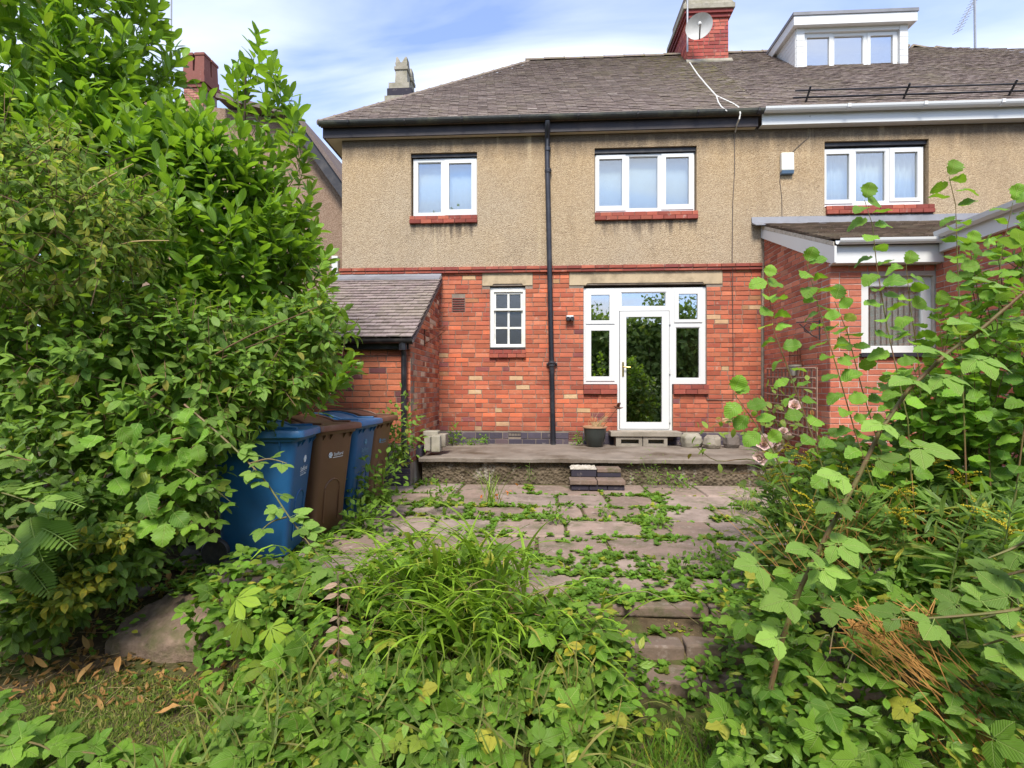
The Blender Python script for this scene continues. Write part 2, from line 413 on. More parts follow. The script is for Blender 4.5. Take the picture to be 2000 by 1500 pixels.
MT['straw'] = plain('straw', (.42, .31, .15), .8, .2, .3, 20.)
MT['drystem'] = plain('dry_stem', (.38, .19, .055), .75, .2, .4, 20.)
MT['twig'] = plain('twig', (.16, .10, .055), .85, .2, .4, 20.)
MT['greenstem'] = plain('green_stem', (.12, .16, .04), .6, .3, .4, 20.)
MT['cane'] = plain('bramble_cane', (.13, .13, .035), .55, .35, .5, 7., .002, 60., (.22, .075, .06), .8)
MT['bark'] = plain('bark', (.10, .075, .05), .9, .2, .5, 10., .01, 30.)
MT['alarm_blue'] = plain('blue_grey_plastic', (.10, .16, .24), .4, .4, .1)
MT['alarm_white'] = plain('cream_plastic', (.74, .72, .64), .4, .4, .1)

STAINS = []
for (a_, b_, c_) in ((801, 933, 438), (1161, 1362, 431), (1611, 1821, 419)): STAINS.append((P(a_, c_, 8.6).x, P(b_, c_, 8.6).x, P((a_+b_)/2, c_, 8.6).z))
def pebbledash(name, warm, grey, topz):
    q = NT(name); p = q.world()
    s = q.n('ShaderNodeSeparateXYZ'); q.l(p, s.inputs[0]); z = s.outputs[2]
    peb = q.n('ShaderNodeTexVoronoi', Scale=72.); q.l(p, peb.inputs['Vector'])
    pc = q.n('ShaderNodeSeparateXYZ'); q.l(peb.outputs['Color'], pc.inputs[0])
    big = q.noise(p, .55, 5, .6); mid = q.noise(q.map(p, (1, 1, .35)), 2.4, 6, .65)
    c = q.mix(q.rng(q.math('ADD', q.math('MULTIPLY', z, .16), q.math('MULTIPLY', big, .9)), .85, 1.35), grey, warm)
    c = q.mix(q.rng(pc.outputs[0], .1, .95, 0, .75), q.mix(.42, c, (.14, .09, .05)), q.mix(.3, c, (.70, .58, .42)))
    c = q.mix(q.rng(peb.outputs['Distance'], .4, .85, 0, .5), c, (.17, .115, .07))
    c = q.mix(q.rng(mid, .52, .78, 0, .45), c, q.mix(.6, c, (.16, .11, .07)))
    # black algae growing down from under the eaves
    st = q.noise(q.map(p, (3.2, 3.2, .5)), 2.2, 6, .7)
    f = q.math('SUBTRACT', q.rng(z, topz-.62, topz, 0, 1.15), q.math('MULTIPLY', st, .9))
    c = q.mix(q.rng(f, -.12, .5, 0, .8), c, (.07, .055, .045))
    sx = s.outputs[0]
    for (wx0, wx1, wz) in STAINS:      # soot runs under each window sill
        inx = q.math('MULTIPLY', q.rng(sx, wx0, wx0+.03), q.rng(sx, wx1, wx1-.03))
        run = q.noise(q.map(p, (9., 9., .8), (wx0, 0, 0)), 1.1, 4, .6)
        dn = q.math('MULTIPLY', q.rng(z, wz-.36, wz, 0, 1), q.rng(z, wz+.01, wz, 0, 1))
        c = q.mix(q.math('MULTIPLY', inx, q.rng(q.math('ADD', q.math('MULTIPLY', dn, .42), run), .66, .95, 0, .85)), c, (.075, .06, .05))
    crack = q.n('ShaderNodeTexVoronoi', Scale=.7, feature='DISTANCE_TO_EDGE'); q.l(q.n('ShaderNodeVectorMath', operation='ADD').outputs[0], crack.inputs['Vector'])
    wv = q.n('ShaderNodeVectorMath', operation='ADD'); q.l(p, wv.inputs[0]); q.l(q.noise(p, 3., 4, .6, out='Color'), wv.inputs[1]); q.l(wv.outputs[0], crack.inputs['Vector'])
    c = q.mix(q.rng(crack.outputs['Distance'], .006, .0, 0, .45), c, (.12, .085, .055))
    pale = q.rng(q.noise(q.map(p, (2.6, 2.6, .16), (3, 1, 5)), 2., 3, .5), .64, .76, 0, .5)
    c = q.mix(pale, c, (.58, .46, .29))
    q.set(c, .92, .15)
    q.bump(q.math('ADD', q.math('MULTIPLY', peb.outputs['Distance'], -1.), q.math('MULTIPLY', q.noise(p, 150., 3), .5)), .012, .9)
    return q.m
MT['dash'] = pebbledash('pebbledash', (.57, .40, .22), (.52, .435, .325), 5.55)
MT['dash_far'] = pebbledash('brown_pebbledash', (.30, .19, .14), (.27, .19, .15), 9.)

def tile_mat(name, stops, lichen):
    q = NT(name); t = q.tint(); p = q.world()
    c = q.ramp(t[0], stops)
    c = q.mix(q.rng(q.noise(p, 22., 5, .65), .42, .7, 0, .7), c, q.mix(.6, c, (.045, .036, .034)))
    c = q.mix(q.rng(q.noise(q.map(p, loc=(1, 5, 2)), 1.0, 5, .65), .5, .68, 0, .5), c, (.25, .21, .15))
    c = q.mix(q.math('MULTIPLY', t[2], q.rng(q.noise(p, 9., 5, .7), .42, .62)), c, lichen)
    c = q.mix(q.rng(q.noise(p, 45., 3, .6), .66, .74, 0, .7), c, (.42, .38, .33))
    v = q.n('ShaderNodeVectorMath', operation='SCALE'); q.l(c, v.inputs[0]); q.l(q.rng(t[1], 0, 1, .86, 1.14), v.inputs['Scale'])
    q.set(v.outputs[0], .85, .25); q.bump(q.noise(p, 80., 4, .6), .004, .8); return q.m
MT['tile'] = tile_mat('roof_tile', [(0, (.18, .135, .12)), (.5, (.245, .19, .17)), (.9, (.29, .235, .21)), (1, (.36, .30, .265))], (.23, .20, .075))
MT['tile2'] = tile_mat('lean_to_tile', [(0, (.19, .14, .135)), (.5, (.245, .19, .18)), (.9, (.285, .225, .215)), (1, (.29, .23, .21))], (.14, .15, .05))
MT['tile3'] = tile_mat('mossy_tile', [(0, (.05, .033, .024)), (.5, (.09, .06, .042)), (1, (.15, .10, .075))], (.10, .085, .03))

def slab_mat():
    q = NT('paving_stone'); t = q.tint(); p = q.world()
    c = q.ramp(t[0], [(0, (.22, .15, .115)), (.5, (.28, .20, .16)), (1, (.33, .255, .215))])
    c = q.mix(q.rng(q.noise(p, 2.6, 7, .7), .40, .66, 0, .75), c, (.135, .105, .08))
    c = q.mix(q.rng(q.noise(q.map(p, loc=(3, 3, 3)), 12., 5, .7), .56, .7, 0, .6), c, (.40, .33, .28))
    c = q.mix(q.rng(q.noise(q.map(p, loc=(8, 1, 3)), 3.4, 7, .72), .53, .66, 0, .8), c, (.085, .09, .035))
    v = q.n('ShaderNodeVectorMath', operation='SCALE'); q.l(c, v.inputs[0]); q.l(q.rng(t[1], 0, 1, .85, 1.15), v.inputs['Scale'])
    q.set(v.outputs[0], .85, .25); q.bump(q.noise(p, 24., 6, .7), .012, .7); return q.m
MT['slab'] = slab_mat()

def ground_mat():
    q = NT('garden_soil'); p = q.world()
    c = q.mix(q.rng(q.noise(p, 5., 6, .65), .38, .65), (.055, .038, .022), (.12, .085, .05))
    c = q.mix(q.rng(q.noise(q.map(p, loc=(2, 8, 1)), 2.2, 6, .65), .46, .62, 0, .85), c, (.075, .10, .022))
    c = q.mix(q.rng(q.noise(q.map(p, loc=(5, 1, 7)), 30., 4, .6), .58, .7, 0, .8), c, (.22, .16, .085))
    q.set(c, .95, .1); q.bump(q.noise(p, 40., 6, .7), .02, .9); return q.m
MT['ground'] = ground_mat()
def roughwall():
    q = NT('rough_concrete_wall'); p = q.world()
    c = q.mix(q.rng(q.noise(p, 7., 6, .7), .35, .7), (.055, .042, .026), (.19, .145, .10))
    c = q.mix(q.rng(q.noise(q.map(p, (1, 1, .6), (2, 2, 2)), 3.5, 6, .7), .57, .68, 0, .85), c, (.42, .38, .32))
    c = q.mix(q.rng(q.noise(q.map(p, loc=(7, 2, 2)), 5., 5, .7), .58, .7, 0, .6), c, (.08, .085, .03))
    q.set(c, .95, .1); q.bump(q.vor(p, 26.), .03, .9); return q.m
MT['roughwall'] = roughwall()

def glass(name, refl, tintc=(.85, .9, .9), rough=0.):
    q = NT(name)
    lw = q.n('ShaderNodeLayerWeight', Blend=.28)
    f = q.rng(lw.outputs['Facing'], 0., 1., refl, 1.)
    tr = q.n('ShaderNodeBsdfTransparent'); tr.inputs['Color'].default_value = tuple(tintc)+(1,)
    gl = q.n('ShaderNodeBsdfGlossy'); gl.inputs['Roughness'].default_value = rough; gl.inputs['Color'].default_value = (1, .97, .92, 1)
    if rough:
        b = q.n('ShaderNodeBump', Strength=.35, Distance=.006); q.l(q.noise(q.world(), 55., 2), b.inputs['Height']); q.l(b.outputs[0], gl.inputs['Normal'])
    ms = q.n('ShaderNodeMixShader'); q.l(f, ms.inputs[0]); q.l(tr.outputs[0], ms.inputs[1]); q.l(gl.outputs[0], ms.inputs[2]); q.l(ms.outputs[0], q.out.inputs[0])
    return q.m
MT['glass'] = glass('window_glass', .20)
MT['glass_door'] = glass('door_glass', .44, (.6, .62, .6))
MT['glass_obs'] = glass('textured_glass', .16, (.22, .22, .24), .3)

LM = {}
LM['laurel'] = leaf_mat('laurel_leaf', (.07, .175, .010), (.205, .40, .020), (.36, .34, .04), .34, .42, .43, 6.)
LM['deutzia'] = leaf_mat('yellowing_leaf', (.11, .20, .03), (.25, .37, .05), (.50, .42, .05), .5, .3, .34, 6., True)
LM['privet'] = leaf_mat('greygreen_leaf', (.07, .165, .018), (.175, .32, .035), (.36, .33, .06), .5, .28, .34, 6.)
LM['dark'] = leaf_mat('dark_leaf', (.055, .135, .016), (.14, .27, .03), (.40, .33, .03), .42, .4, .28, 6.)
LM['bramble'] = leaf_mat('bramble_leaf', (.055, .14, .012), (.155, .30, .024), (.42, .38, .05), .5, .28, .34, 8.)
LM['pale'] = leaf_mat('pale_bramble_leaf', (.10, .21, .03), (.21, .35, .06), (.42, .40, .08), .55, .25, .32, 9.)
LM['hazel'] = leaf_mat('hazel_leaf', (.075, .19, .018), (.19, .38, .035), (.40, .42, .05), .5, .3, .40, 7.)
LM['hazeldark'] = leaf_mat('old_hazel_leaf', (.05, .13, .018), (.12, .25, .035), (.38, .36, .05), .48, .35, .30, 7.)
LM['strap'] = leaf_mat('strap_leaf', (.14, .26, .015), (.29, .46, .035), (.48, .40, .08), .42, .35, .36, 0.)
LM['weed'] = leaf_mat('weed_leaf', (.065, .17, .012), (.155, .32, .025), (.42, .40, .04), .5, .3, .36, 5.)
LM['lance'] = leaf_mat('lance_leaf', (.08, .17, .025), (.18, .31, .05), (.42, .36, .05), .45, .35, .34, 3.)
LM['chestnut'] = leaf_mat('chestnut_leaf', (.14, .25, .02), (.28, .40, .03), (.50, .40, .03), .5, .3, .40, 9.)
LM['yellowleaf'] = leaf_mat('variegated_leaf', (.10, .17, .02), (.30, .32, .03), (.55, .40, .03), .45, .35, .34, 6., True, (.25, .09, .015))
LM['grass'] = leaf_mat('grass_blade', (.09, .14, .02), (.19, .25, .045), (.36, .29, .10), .6, .2, .34, 0.)
LM['rose'] = leaf_mat('rose_leaf', (.09, .18, .02), (.26, .36, .05), (.55, .12, .05), .42, .35, .38, 6.)
LM['fern'] = leaf_mat('fern_leaf', (.06, .14, .02), (.15, .27, .035), (.4, .3, .05), .5, .3, .32, 0.)
LM['pink'] = leaf_mat('withered_leaf', (.30, .18, .14), (.42, .28, .22), (.5, .35, .2), .6, .2, .3, 4.)
LM['dead'] = leaf_mat('dead_leaf', (.30, .12, .03), (.48, .22, .07), (.55, .36, .14), .55, .3, .15, 6.)
LM['petal'] = leaf_mat('rose_petal', (.74, .40, .42), (.84, .62, .62), (.72, .05, .06), .5, .3, .3, 0.)
LM['gold'] = leaf_mat('goldenrod_flower', (.42, .33, .02), (.60, .46, .03), (.50, .36, .02), .6, .2, .2, 0.)
LM['orange'] = leaf_mat('orange_petal', (.70, .16, .02), (.80, .24, .03), (.7, .1, .02), .5, .3, .3, 0.)
LM['treeleaf'] = leaf_mat('tree_leaf', (.10, .19, .04), (.22, .33, .09), (.3, .3, .05), .5, .3, .25, 5.)

# ================================================================== piece shapes
def brick_variant(j, seed, cx=.018, cz=.05, cy=.10):
    r = np.random.default_rng(seed)
    fr = np.array([[-.5+cx, 0, -.5+cz], [.5-cx, 0, -.5+cz], [.5-cx, 0, .5-cz], [-.5+cx, 0, .5-cz]])+r.uniform(-j, j, (4, 3))*np.array([.5, .8, 1.2])
    mi = np.array([[-.5, cy, -.5], [.5, cy, -.5], [.5, cy, .5], [-.5, cy, .5]])+r.uniform(-j, j, (4, 3))*np.array([.3, .2, .8])
    bk = np.array([[-.5, 1, -.5], [.5, 1, -.5], [.5, 1, .5], [-.5, 1, .5]])
    v = np.r_[fr, mi, bk]; f = [(0, 1, 2, 3)]
    for a in (0, 4):
        for k in range(4): f.append((a+k, a+4+k, a+4+(k+1) % 4, a+(k+1) % 4))
    return v, f, np.zeros((12, 2))
Kind('brick', [brick_variant(.03, i) for i in range(6)], [(-.5, 0, -.5), (.5, 0, .5), (.5, 0, -.5), (-.5, 0, .5)])
def tile_variant(seed):
    r = np.random.default_rng(seed); j = r.uniform(-.012, .012, 4); b = r.uniform(-.1, .25)
    xs = (-.5, 0, .5); v = []
    for z in (0, 1):
        for y in (0, 1):
            for i, x in enumerate(xs): v.append((x, y+(j[i] if y == 0 else 0), z+(b if i == 1 else 0)+(r.uniform(-.15, .15) if y == 0 else 0)))
    # indices: z*6+y*3+i
    f = []
    for i in (0, 1):
        f += [(6+i, 7+i, 10+i, 9+i), (1+i, 0+i, 3+i, 4+i), (0+i, 1+i, 7+i, 6+i)]
    f += [(0, 6, 9, 3), (2, 5, 11, 8)]
    return np.array(v), f, np.zeros((12, 2))
Kind('tile', [tile_variant(i) for i in range(6)], [(-.5, 0, 1), (.5, 0, 1), (.5, .5, 1), (-.5, .5, 1)])
def slab_variant(seed):
    r = np.random.default_rng(seed); v = []
    def ring(ins, z, jj):
        pts = []
        for a, b in ((-.5, -.5), (0, -.5), (.5, -.5), (.5, 0), (.5, .5), (0, .5), (-.5, .5), (-.5, 0)):
            pts.append((a*(1-ins)+r.uniform(-jj, jj), b*(1-ins)+r.uniform(-jj, jj), z))
        return pts
    a = ring(0, -1, 0); b = ring(.0, -.25, .012); c = ring(.035, 0, .014)
    v = a+b+c+[(0, 0, r.uniform(-.06, .06))]
    f = []
    for o in (0, 8): f += [(o+k, o+(k+1) % 8, o+8+(k+1) % 8, o+8+k) for k in range(8)]
    f += [(16+k, 16+(k+1) % 8, 24) for k in range(8)]
    return np.array(v), f, np.zeros((25, 2))
Kind('slab', [slab_variant(i) for i in range(8)], [(-.5, -.5, 0), (.5, -.5, 0), (.5, .5, 0), (-.5, .5, 0)])
def ridge_variant(seed):
    v = []; n = 7
    for x, s in ((-.5, 1.), (.46, .96), (.47, 1.12), (.5, 1.12)):
        for k in range(n):
            t = math.pi*k/(n-1); v.append((x, math.cos(t)*.5*s, math.sin(t)*.5*s))
    f = [(i*n+k, (i+1)*n+k, (i+1)*n+k+1, i*n+k+1) for i in range(3) for k in range(n-1)]+[tuple(range(n)), tuple(range(4*n-1, 3*n-1, -1))]
    return np.array(v), f, np.zeros((4*n, 2))
Kind('ridge', [ridge_variant(0)], [(-.5, -.5, 0), (.5, .5, 0), (0, 0, .5)])
def stone_variant(seed, n=1):
    r = np.random.default_rng(seed); v = []; k = 8
    for z, s in ((-.5, .8), (-.2, 1), (.25, .95), (.5, .6)):
        for i in range(k):
            t = 2*math.pi*i/k; v.append((.5*s*math.cos(t)*r.uniform(.8, 1.15), .5*s*math.sin(t)*r.uniform(.8, 1.15), z+r.uniform(-.06, .06)))
    f = [(i*k+j, i*k+(j+1) % k, (i+1)*k+(j+1) % k, (i+1)*k+j) for i in range(3) for j in range(k)]+[tuple(range(k-1, -1, -1)), tuple(3*k+j for j in range(k))]
    return np.array(v), f, np.zeros((4*k, 2))

def cells(us, zs, holes):
    out = []
    for i in range(len(us)-1):
        for j in range(len(zs)-1):
            cu, cz = (us[i]+us[i+1])/2, (zs[j]+zs[j+1])/2
            if not any(h[0] < cu < h[1] and h[2] < cz < h[3] for h in holes): out.append((i, j))
    return out
def wall(parent, name, mat, O, ux, nn, u0, u1, z0, z1, holes=(), thick=.12, off=0., top=None):
    """a wall with real openings, front face at O moved back by off; nn is the outward normal"""
    O, ux, nn = Vector(O), Vector(ux), Vector(nn)
    holes = [(max(h[0], u0), min(h[1], u1), max(h[2], z0), min(h[3], z1)) for h in holes]
    us = sorted({round(q, 4) for q in [u0, u1]+[h[0] for h in holes]+[h[1] for h in holes]})
    zs = sorted({round(q, 4) for q in [z0, z1]+[h[2] for h in holes]+[h[3] for h in holes]})
    mb = MB(); C = set(cells(us, zs, holes))
    def pt(u, z, d):
        return tuple(Vector((O.x, O.y, 0))+ux*u-nn*(off+d)+Vector((0, 0, min(z, top(u)) if top else z)))
    for i, j in C:
        a, b, c, d = us[i], us[i+1], zs[j], zs[j+1]
        mb.add([pt(a, c, 0), pt(b, c, 0), pt(b, d, 0), pt(a, d, 0)], [(0, 1, 2, 3)])
        mb.add([pt(a, c, thick), pt(b, c, thick), pt(b, d, thick), pt(a, d, thick)], [(3, 2, 1, 0)])
        for (di, dj, p, q) in ((-1, 0, (a, c), (a, d)), (1, 0, (b, d), (b, c)), (0, -1, (b, c), (a, c)), (0, 1, (a, d), (b, d))):
            if (i+di, j+dj) not in C:
                mb.add([pt(*p, 0), pt(*q, 0), pt(*q, thick), pt(*p, thick)], [(0, 1, 2, 3)])
    return mb.build(name, mat, parent)
def free(u0, u1, zc, h, holes):
    iv = [(u0, u1)]
    for a, b, c, d in holes:
        if c < zc+h*.35 and d > zc-h*.35:
            nx = []
            for p, q in iv:
                if b <= p or a >= q: nx.append((p, q))
                else:
                    if a > p: nx.append((p, a))
                    if b < q: nx.append((b, q))
            iv = nx
    return iv
def lay_bricks(parent, O, ux, nn, u0, u1, z0, z1, holes, mat, course=.0772, blen=.228, joint=.009, top=None, header=.12, pname='brick', sname='brickwork', limit=300, depth=.05, tintf=None, zoff=0.):
    O, ux, nn = np.array(O, float), np.array(ux, float), np.array(nn, float)
    M = []; T = []; r = rng; k = 0; z = z0
    while z+course*.5 < z1:
        zc = z+course/2; h = course-joint
        if z+course > z1: h = z1-z-joint*.5; zc = z+(z1-z)/2
        top_u = u1
        for a, b in free(u0, u1, zc, course, holes):
            if top:
                while b > a+.02 and top(b) < zc+h*.3: b -= .02
                while a < b-.02 and top(a) < zc+h*.3: a += .02
            if b-a < .03: continue
            u = a; ph = (k % 2)*.5*blen+((a*7.13) % .03); first = True
            while u < b-.015:
                l = blen if r.random() > header else blen*.5
                if first and ph > .04: l = ph
                first = False
                if b-(u+l) < .05: l = b-u
                c = u+l/2; pos = O+ux*c+np.array([0, 0, zc])+nn*r.uniform(-.0015, .003)
                m = np.eye(4); m[:3, 0] = ux*(l-joint); m[:3, 1] = -nn*depth; m[:3, 2] = (0, 0, h); m[:3, 3] = pos
                M.append(m)
                T.append((tintf(c, zc) if tintf else r.random(), r.random(), 0)); u += l
        z += course; k += 1
    n = len(M)
    pieces(parent, pname, sname, 'brick', M, rng.integers(0, 6, n), T, mat, limit, smooth=False)
def sill_tiles(parent, name, x0, x1, Y, z0, z1, n, mat=None, proud=.05):
    """two courses of quarry tile under a window; every tile a sub-part"""
    mat = mat or MT['terracotta']
    base = box(name, MT['mortar'], parent, x0+.004, x1-.004, Y-proud+.032, Y+.05, z0+.006, z1-.004)
    M = []; T = []; hh = (z1-z0)/2
    for row in (0, 1):
        ofs = 0 if row == 0 else .5; wd = (x1-x0)/n
        xs = sorted({x0, x1} | {x0+(i+ofs)*wd for i in range(n+1) if x0 < x0+(i+ofs)*wd < x1})
        for a, b in zip(xs, xs[1:]):
            m = np.diag([b-a-.005, .09, hh-.005, 1.]); m[:3, 3] = ((a+b)/2, Y-proud+(.0 if row == 0 else .018), z0+hh*(row+.5)); M.append(m); T.append((rng.random(), rng.random(), 0))
    pieces(base, 'tile', 'tiles', 'brick', M, rng.integers(0, 6, len(M)), T, mat, smooth=False)
    return base
def window(parent, name, R4, Y, sashes, fixed, mat, glassm, dep=.07, back=None, rec=.055, lip=.012):
    """frame, opening sashes (outer px, pane px), fixed panes (px)"""
    X0, X1, Z0, Z1 = rect(*R4, Y)
    sa = [(rect(*a, Y), rect(*b, Y)) for a, b in sashes]; fx = [rect(*a, Y) for a in fixed]
    O = (0, Y, 0); ux = (1, 0, 0); nn = (0, -1, 0)
    hol = [(a[0]+.012, a[1]-.012, a[2]+.012, a[3]-.012) for a, b in sa]+fx
    fr = wall(parent, name, mat, O, ux, nn, X0, X1, Z0, Z1, hol, dep, rec)
    b = fr.modifiers.new('bevel', 'BEVEL'); b.width = .006; b.segments = 2; b.limit_method = 'ANGLE'
    for a, p in sa:
        s = wall(fr, 'sash', mat, O, ux, nn, *a, [p], .05, rec-lip)
        b = s.modifiers.new('bevel', 'BEVEL'); b.width = .007; b.segments = 2; b.limit_method = 'ANGLE'
        box('pane', glassm, fr, p[0]-.004, p[1]+.004, Y+rec+.018, Y+rec+.024, p[2]-.004, p[3]+.004)
    for p in fx:
        g = MB()
        t = .010
        for q in ((p[0], p[0]+t, p[2], p[3]), (p[1]-t, p[1], p[2], p[3]), (p[0]+t, p[1]-t, p[2], p[2]+t), (p[0]+t, p[1]-t, p[3]-t, p[3])):
            g.box(q[0], q[1], Y+rec+.008, Y+rec+.03, q[2], q[3])
        g.build('glazing_bead', mat, fr)
        box('pane', glassm, fr, p[0]-.004, p[1]+.004, Y+rec+.031, Y+rec+.037, p[2]-.004, p[3]+.004)
    return fr, (X0, X1, Z0, Z1)
def folds(parent, name, mat, x0, x1, Y, z0, z1, n=10, amp=.02):
    mb = MB(); k = n*8; vs = []
    for z in (z0, z1):
        for i in range(k+1):
            x = x0+(x1-x0)*i/k; vs.append((x, Y+amp*math.sin(i*2*math.pi/8)+amp*.4*math.sin(i*.9), z))
    fs = [(i, i+1, k+2+i, k+1+i) for i in range(k)]
    mb.add(vs, fs)
    o = mb.build(name, mat, parent, smooth=True); s = o.modifiers.new('thickness', 'SOLIDIFY'); s.thickness = .004
    return o

# ================================================================== the ground
D = 8.6; TZ = .35; YT = 6.92
XL = P(669, 400, D).x; XP = P(1487, 400, D).x
def ground_z(x, y):
    """lawn in front, a bank up to the patio"""
    a, b = (2.75, 3.5) if x < -.9 else (2.55, 3.15)
    t = min(1, max(0, (y-a)/(b-a))); t = t*t*(3-2*t)
    z = -.33+t*.265
    if x < -2.4: z += min(.25, (-2.4-x)*.15)*t
    return z+.018*math.sin(x*7.1+y*3.3)*math.cos(y*8.2-x*2.1)
def build_ground():
    xs = [-300, -120, -50, -20, -10]+list(np.arange(-7, 6.01, .14))+[9, 20, 50, 120, 300]
    ys = [-300, -120, -50, -20, -9, -4, -1, .4]+list(np.arange(1.2, 9.01, .12))+[12, 20, 50, 120, 300]
    mb = MB(); nx = len(xs)
    vs = [(x, y, ground_z(x, y)) for y in ys for x in xs]
    mb.add(vs, [(j*nx+i, j*nx+i+1, (j+1)*nx+i+1, (j+1)*nx+i) for j in range(len(ys)-1) for i in range(nx-1)])
    return tag(mb.build('ground', MT['ground'], None, smooth=True), kind='structure')
ground = build_ground()

# patio of flagstones, each its own stone
patio = tag(box('patio', MT['ground'], None, -2.15, 3.6, 3.24, YT+.1, -.12, -.014), kind='structure')
JOINTS = []
def slabs():
    rows = [YT-.02, 6.24, 5.61, 5.06, 4.46, 3.91, 3.56, 3.20]; M = []; T = []
    for k in range(len(rows)-1):
        y1, y0 = rows[k], rows[k+1]; x = -2.2-rng.uniform(0, .5)
        while x < 3.5:
            wd = rng.choice([.62, .66, .74, .9, .58]); g = .035
            m = np.diag([wd-g*rng.uniform(.4, 1.), (y1-y0)-g*rng.uniform(.3, .9), .055, 1.]); a = R(rng.uniform(-.5, .5)); c, s = math.cos(a), math.sin(a)
            m[:3, :3] = np.array([[c, -s, 0], [s, c, 0], [rng.uniform(-.012, .012), rng.uniform(-.012, .012), 1]])@m[:3, :3]
            m[:3, 3] = (x+wd/2, (y0+y1)/2, rng.uniform(-.008, .006)); M.append(m); T.append((rng.random(), rng.random(), 0))
            JOINTS.append(((x, y0), (x, y1))); JOINTS.append(((x, y0), (x+wd, y0))); x += wd
    pieces(patio, 'paving_slab', 'paving', 'slab', M, rng.integers(0, 8, len(M)), T, MT['slab'], smooth=False)
slabs()
# steps down to the lawn
steps = thing('garden_steps', 'low mossy stone steps going down from the patio to the lawn, half hidden by brambles', 'steps', (1, 3, -.3))
for (x0, x1, y0, y1, z0, z1, nb) in ((.25, 1.75, 3.06, 3.24, -.07, -.004, 2), (.3, 1.8, 2.86, 3.2, -.36, -.13, 3), (.35, 1.8, 2.66, 2.95, -.4, -.225, 3)):
    xs = np.linspace(x0, x1, nb+1)
    for a, b in zip(xs, xs[1:]):
        box('step_stone', MT['slab'], steps, a+.006, b-.006, y0+rng.uniform(-.01, .01), y1, z0, z1+rng.uniform(-.006, .006), bevel=.012)
# raised terrace
TX0, TX1 = P(819, 895, YT).x, 3.3
terrace = tag(MB().box(TX0+.03, TX1, YT+.05, D+.02, -.1, TZ-.055).build('terrace_wall', MT['roughwall'], None), kind='structure')
def terrace_top():
    mb = MB(); n = 60; xs = np.linspace(TX0, TX1, n); vs = []
    prof = [(0, -.052), (0, -.006), (.012, 0)]
    for i, x in enumerate(xs):
        j = .012*math.sin(x*9)+.01*math.sin(x*23+1); dz = .005*math.sin(x*4.2)
        vs += [(x, YT+.05, TZ-.056), (x, YT-.035+j, TZ-.056), (x, YT-.04+j, TZ-.012+dz), (x, YT-.02+j, TZ+dz), (x, D-.005, TZ+.01)]
    fs = [(i*5+k, i*5+k+1, i*5+6+k, i*5+5+k) for i in range(n-1) for k in range(4)]
    mb.add(vs, [tuple(reversed(f)) for f in fs])
    mb.add([vs[i] for i in range(5)]+[(TX0, D-.005, TZ-.056)], [(0, 1, 2, 3, 4, 5)])
    return tag(mb.build('terrace', MT['terrace'], None), kind='structure')
terrace_top()

# ================================================================== the house
house = thing('brick_house', 'tan pebbledash and red brick house with hipped tiled roof and white glazed back door', 'house', ((XL+XP)/2, D, 0))
ZG, ZSC0, ZSC1, ZW = 0., P(1054, 531.5, D).z, P(1054, 520.5, D).z, 5.545
LIN_D = (P(942, 540, D).x, P(1040, 540, D).x, P(990, 558, D).z, P(990, 530, D).z)
LIN_F = (P(1112, 540, D).x, P(1411, 540, D).x, P(1260, 556, D).z, P(1260, 526, D).z)
H_D = rect(957, 558, 1026, 699, D)
H_F = rect(1140, 555, 1380, 770, D); H_DOOR = rect(1206, 555, 1314, 845, D)
VENT = rect(883, 580, 908, 608, D)
AIR = [rect(993, 845, 1017, 852, D), rect(1111, 845, 1138, 861, D)]
low_holes = [H_D, H_F, H_DOOR, VENT]+AIR
bw = wall(house, 'brick_wall', MT['mortar'], (0, D, 0), (1, 0, 0), (0, -1, 0), XL+.01, XP, ZG, ZSC0+.02, [H_D, H_F, H_DOOR], .24, .008)
ZPL = P(1054, 842, D).z
def htint(u, z):
    t = float(np.clip(.5+rng.normal(0, .2), .02, .82))
    if rng.random() < .09: t = rng.choice([rng.uniform(.84, .90), rng.uniform(.93, 1), rng.uniform(.94, 1)])
    if z < ZPL+.28 and rng.random() < .3: t = rng.choice([.03, .1, .86, .88])
    if 1.55 < z < 1.95 and u < .6 and rng.random() < .16: t = rng.choice([.86, .88, .05])
    return t
br_h = low_holes+[LIN_D, LIN_F]
lay_bricks(bw, (0, D, 0), (1, 0, 0), (0, -1, 0), XL, XP, ZPL, ZSC0, br_h, MT['brick'], tintf=htint, header=.16)
lay_bricks(bw, (0, D, 0), (1, 0, 0), (0, -1, 0), XL, XP, TZ-.02, ZPL-.002, br_h, MT['brick_blue'], pname='blue_brick', sname='blue_brickwork', course=(ZPL-TZ)/2)
box('plaster_lining', MT['room'], house, XL+.05, XP-.05, D+6, D+6.1, 0, 5.6)
for (a, b) in ((XL+.02, XL+.2), (XP-.16, XP-.02)): box('side_wall', MT['dash'], house, a, b, D+.25, D+6.1, 0, 5.54)
box('upper_floor', MT['room'], house, XL+.2, XP-.16, D+.26, D+6, ZSC0-.1, ZSC0+.1)
box('ground_floor', MT['room'], house, XL+.2, XP-.16, D+.26, D+6, .2, .36)
box('partition', MT['room'], house, -.55, -.45, D+.26, D+6, .36, ZSC0-.1)
# stone lintels with the notched soffit
for Rr, nm in ((LIN_D, H_D), (LIN_F, H_F)):
    mb = MB(); z0, z1 = Rr[2], Rr[3]; a0, a1 = nm[0]+.06, nm[1]-.06
    mb.prism([(Rr[0], z0), (a0-.02, z0), (a0, z0+.03), (a1, z0+.03), (a1+.02, z0), (Rr[1], z0), (Rr[1], z1), (Rr[0], z1)], 'y', D-.006, D+.2)
    mb.build('stone_lintel', MT['sandstone'], house, bevel=.006)
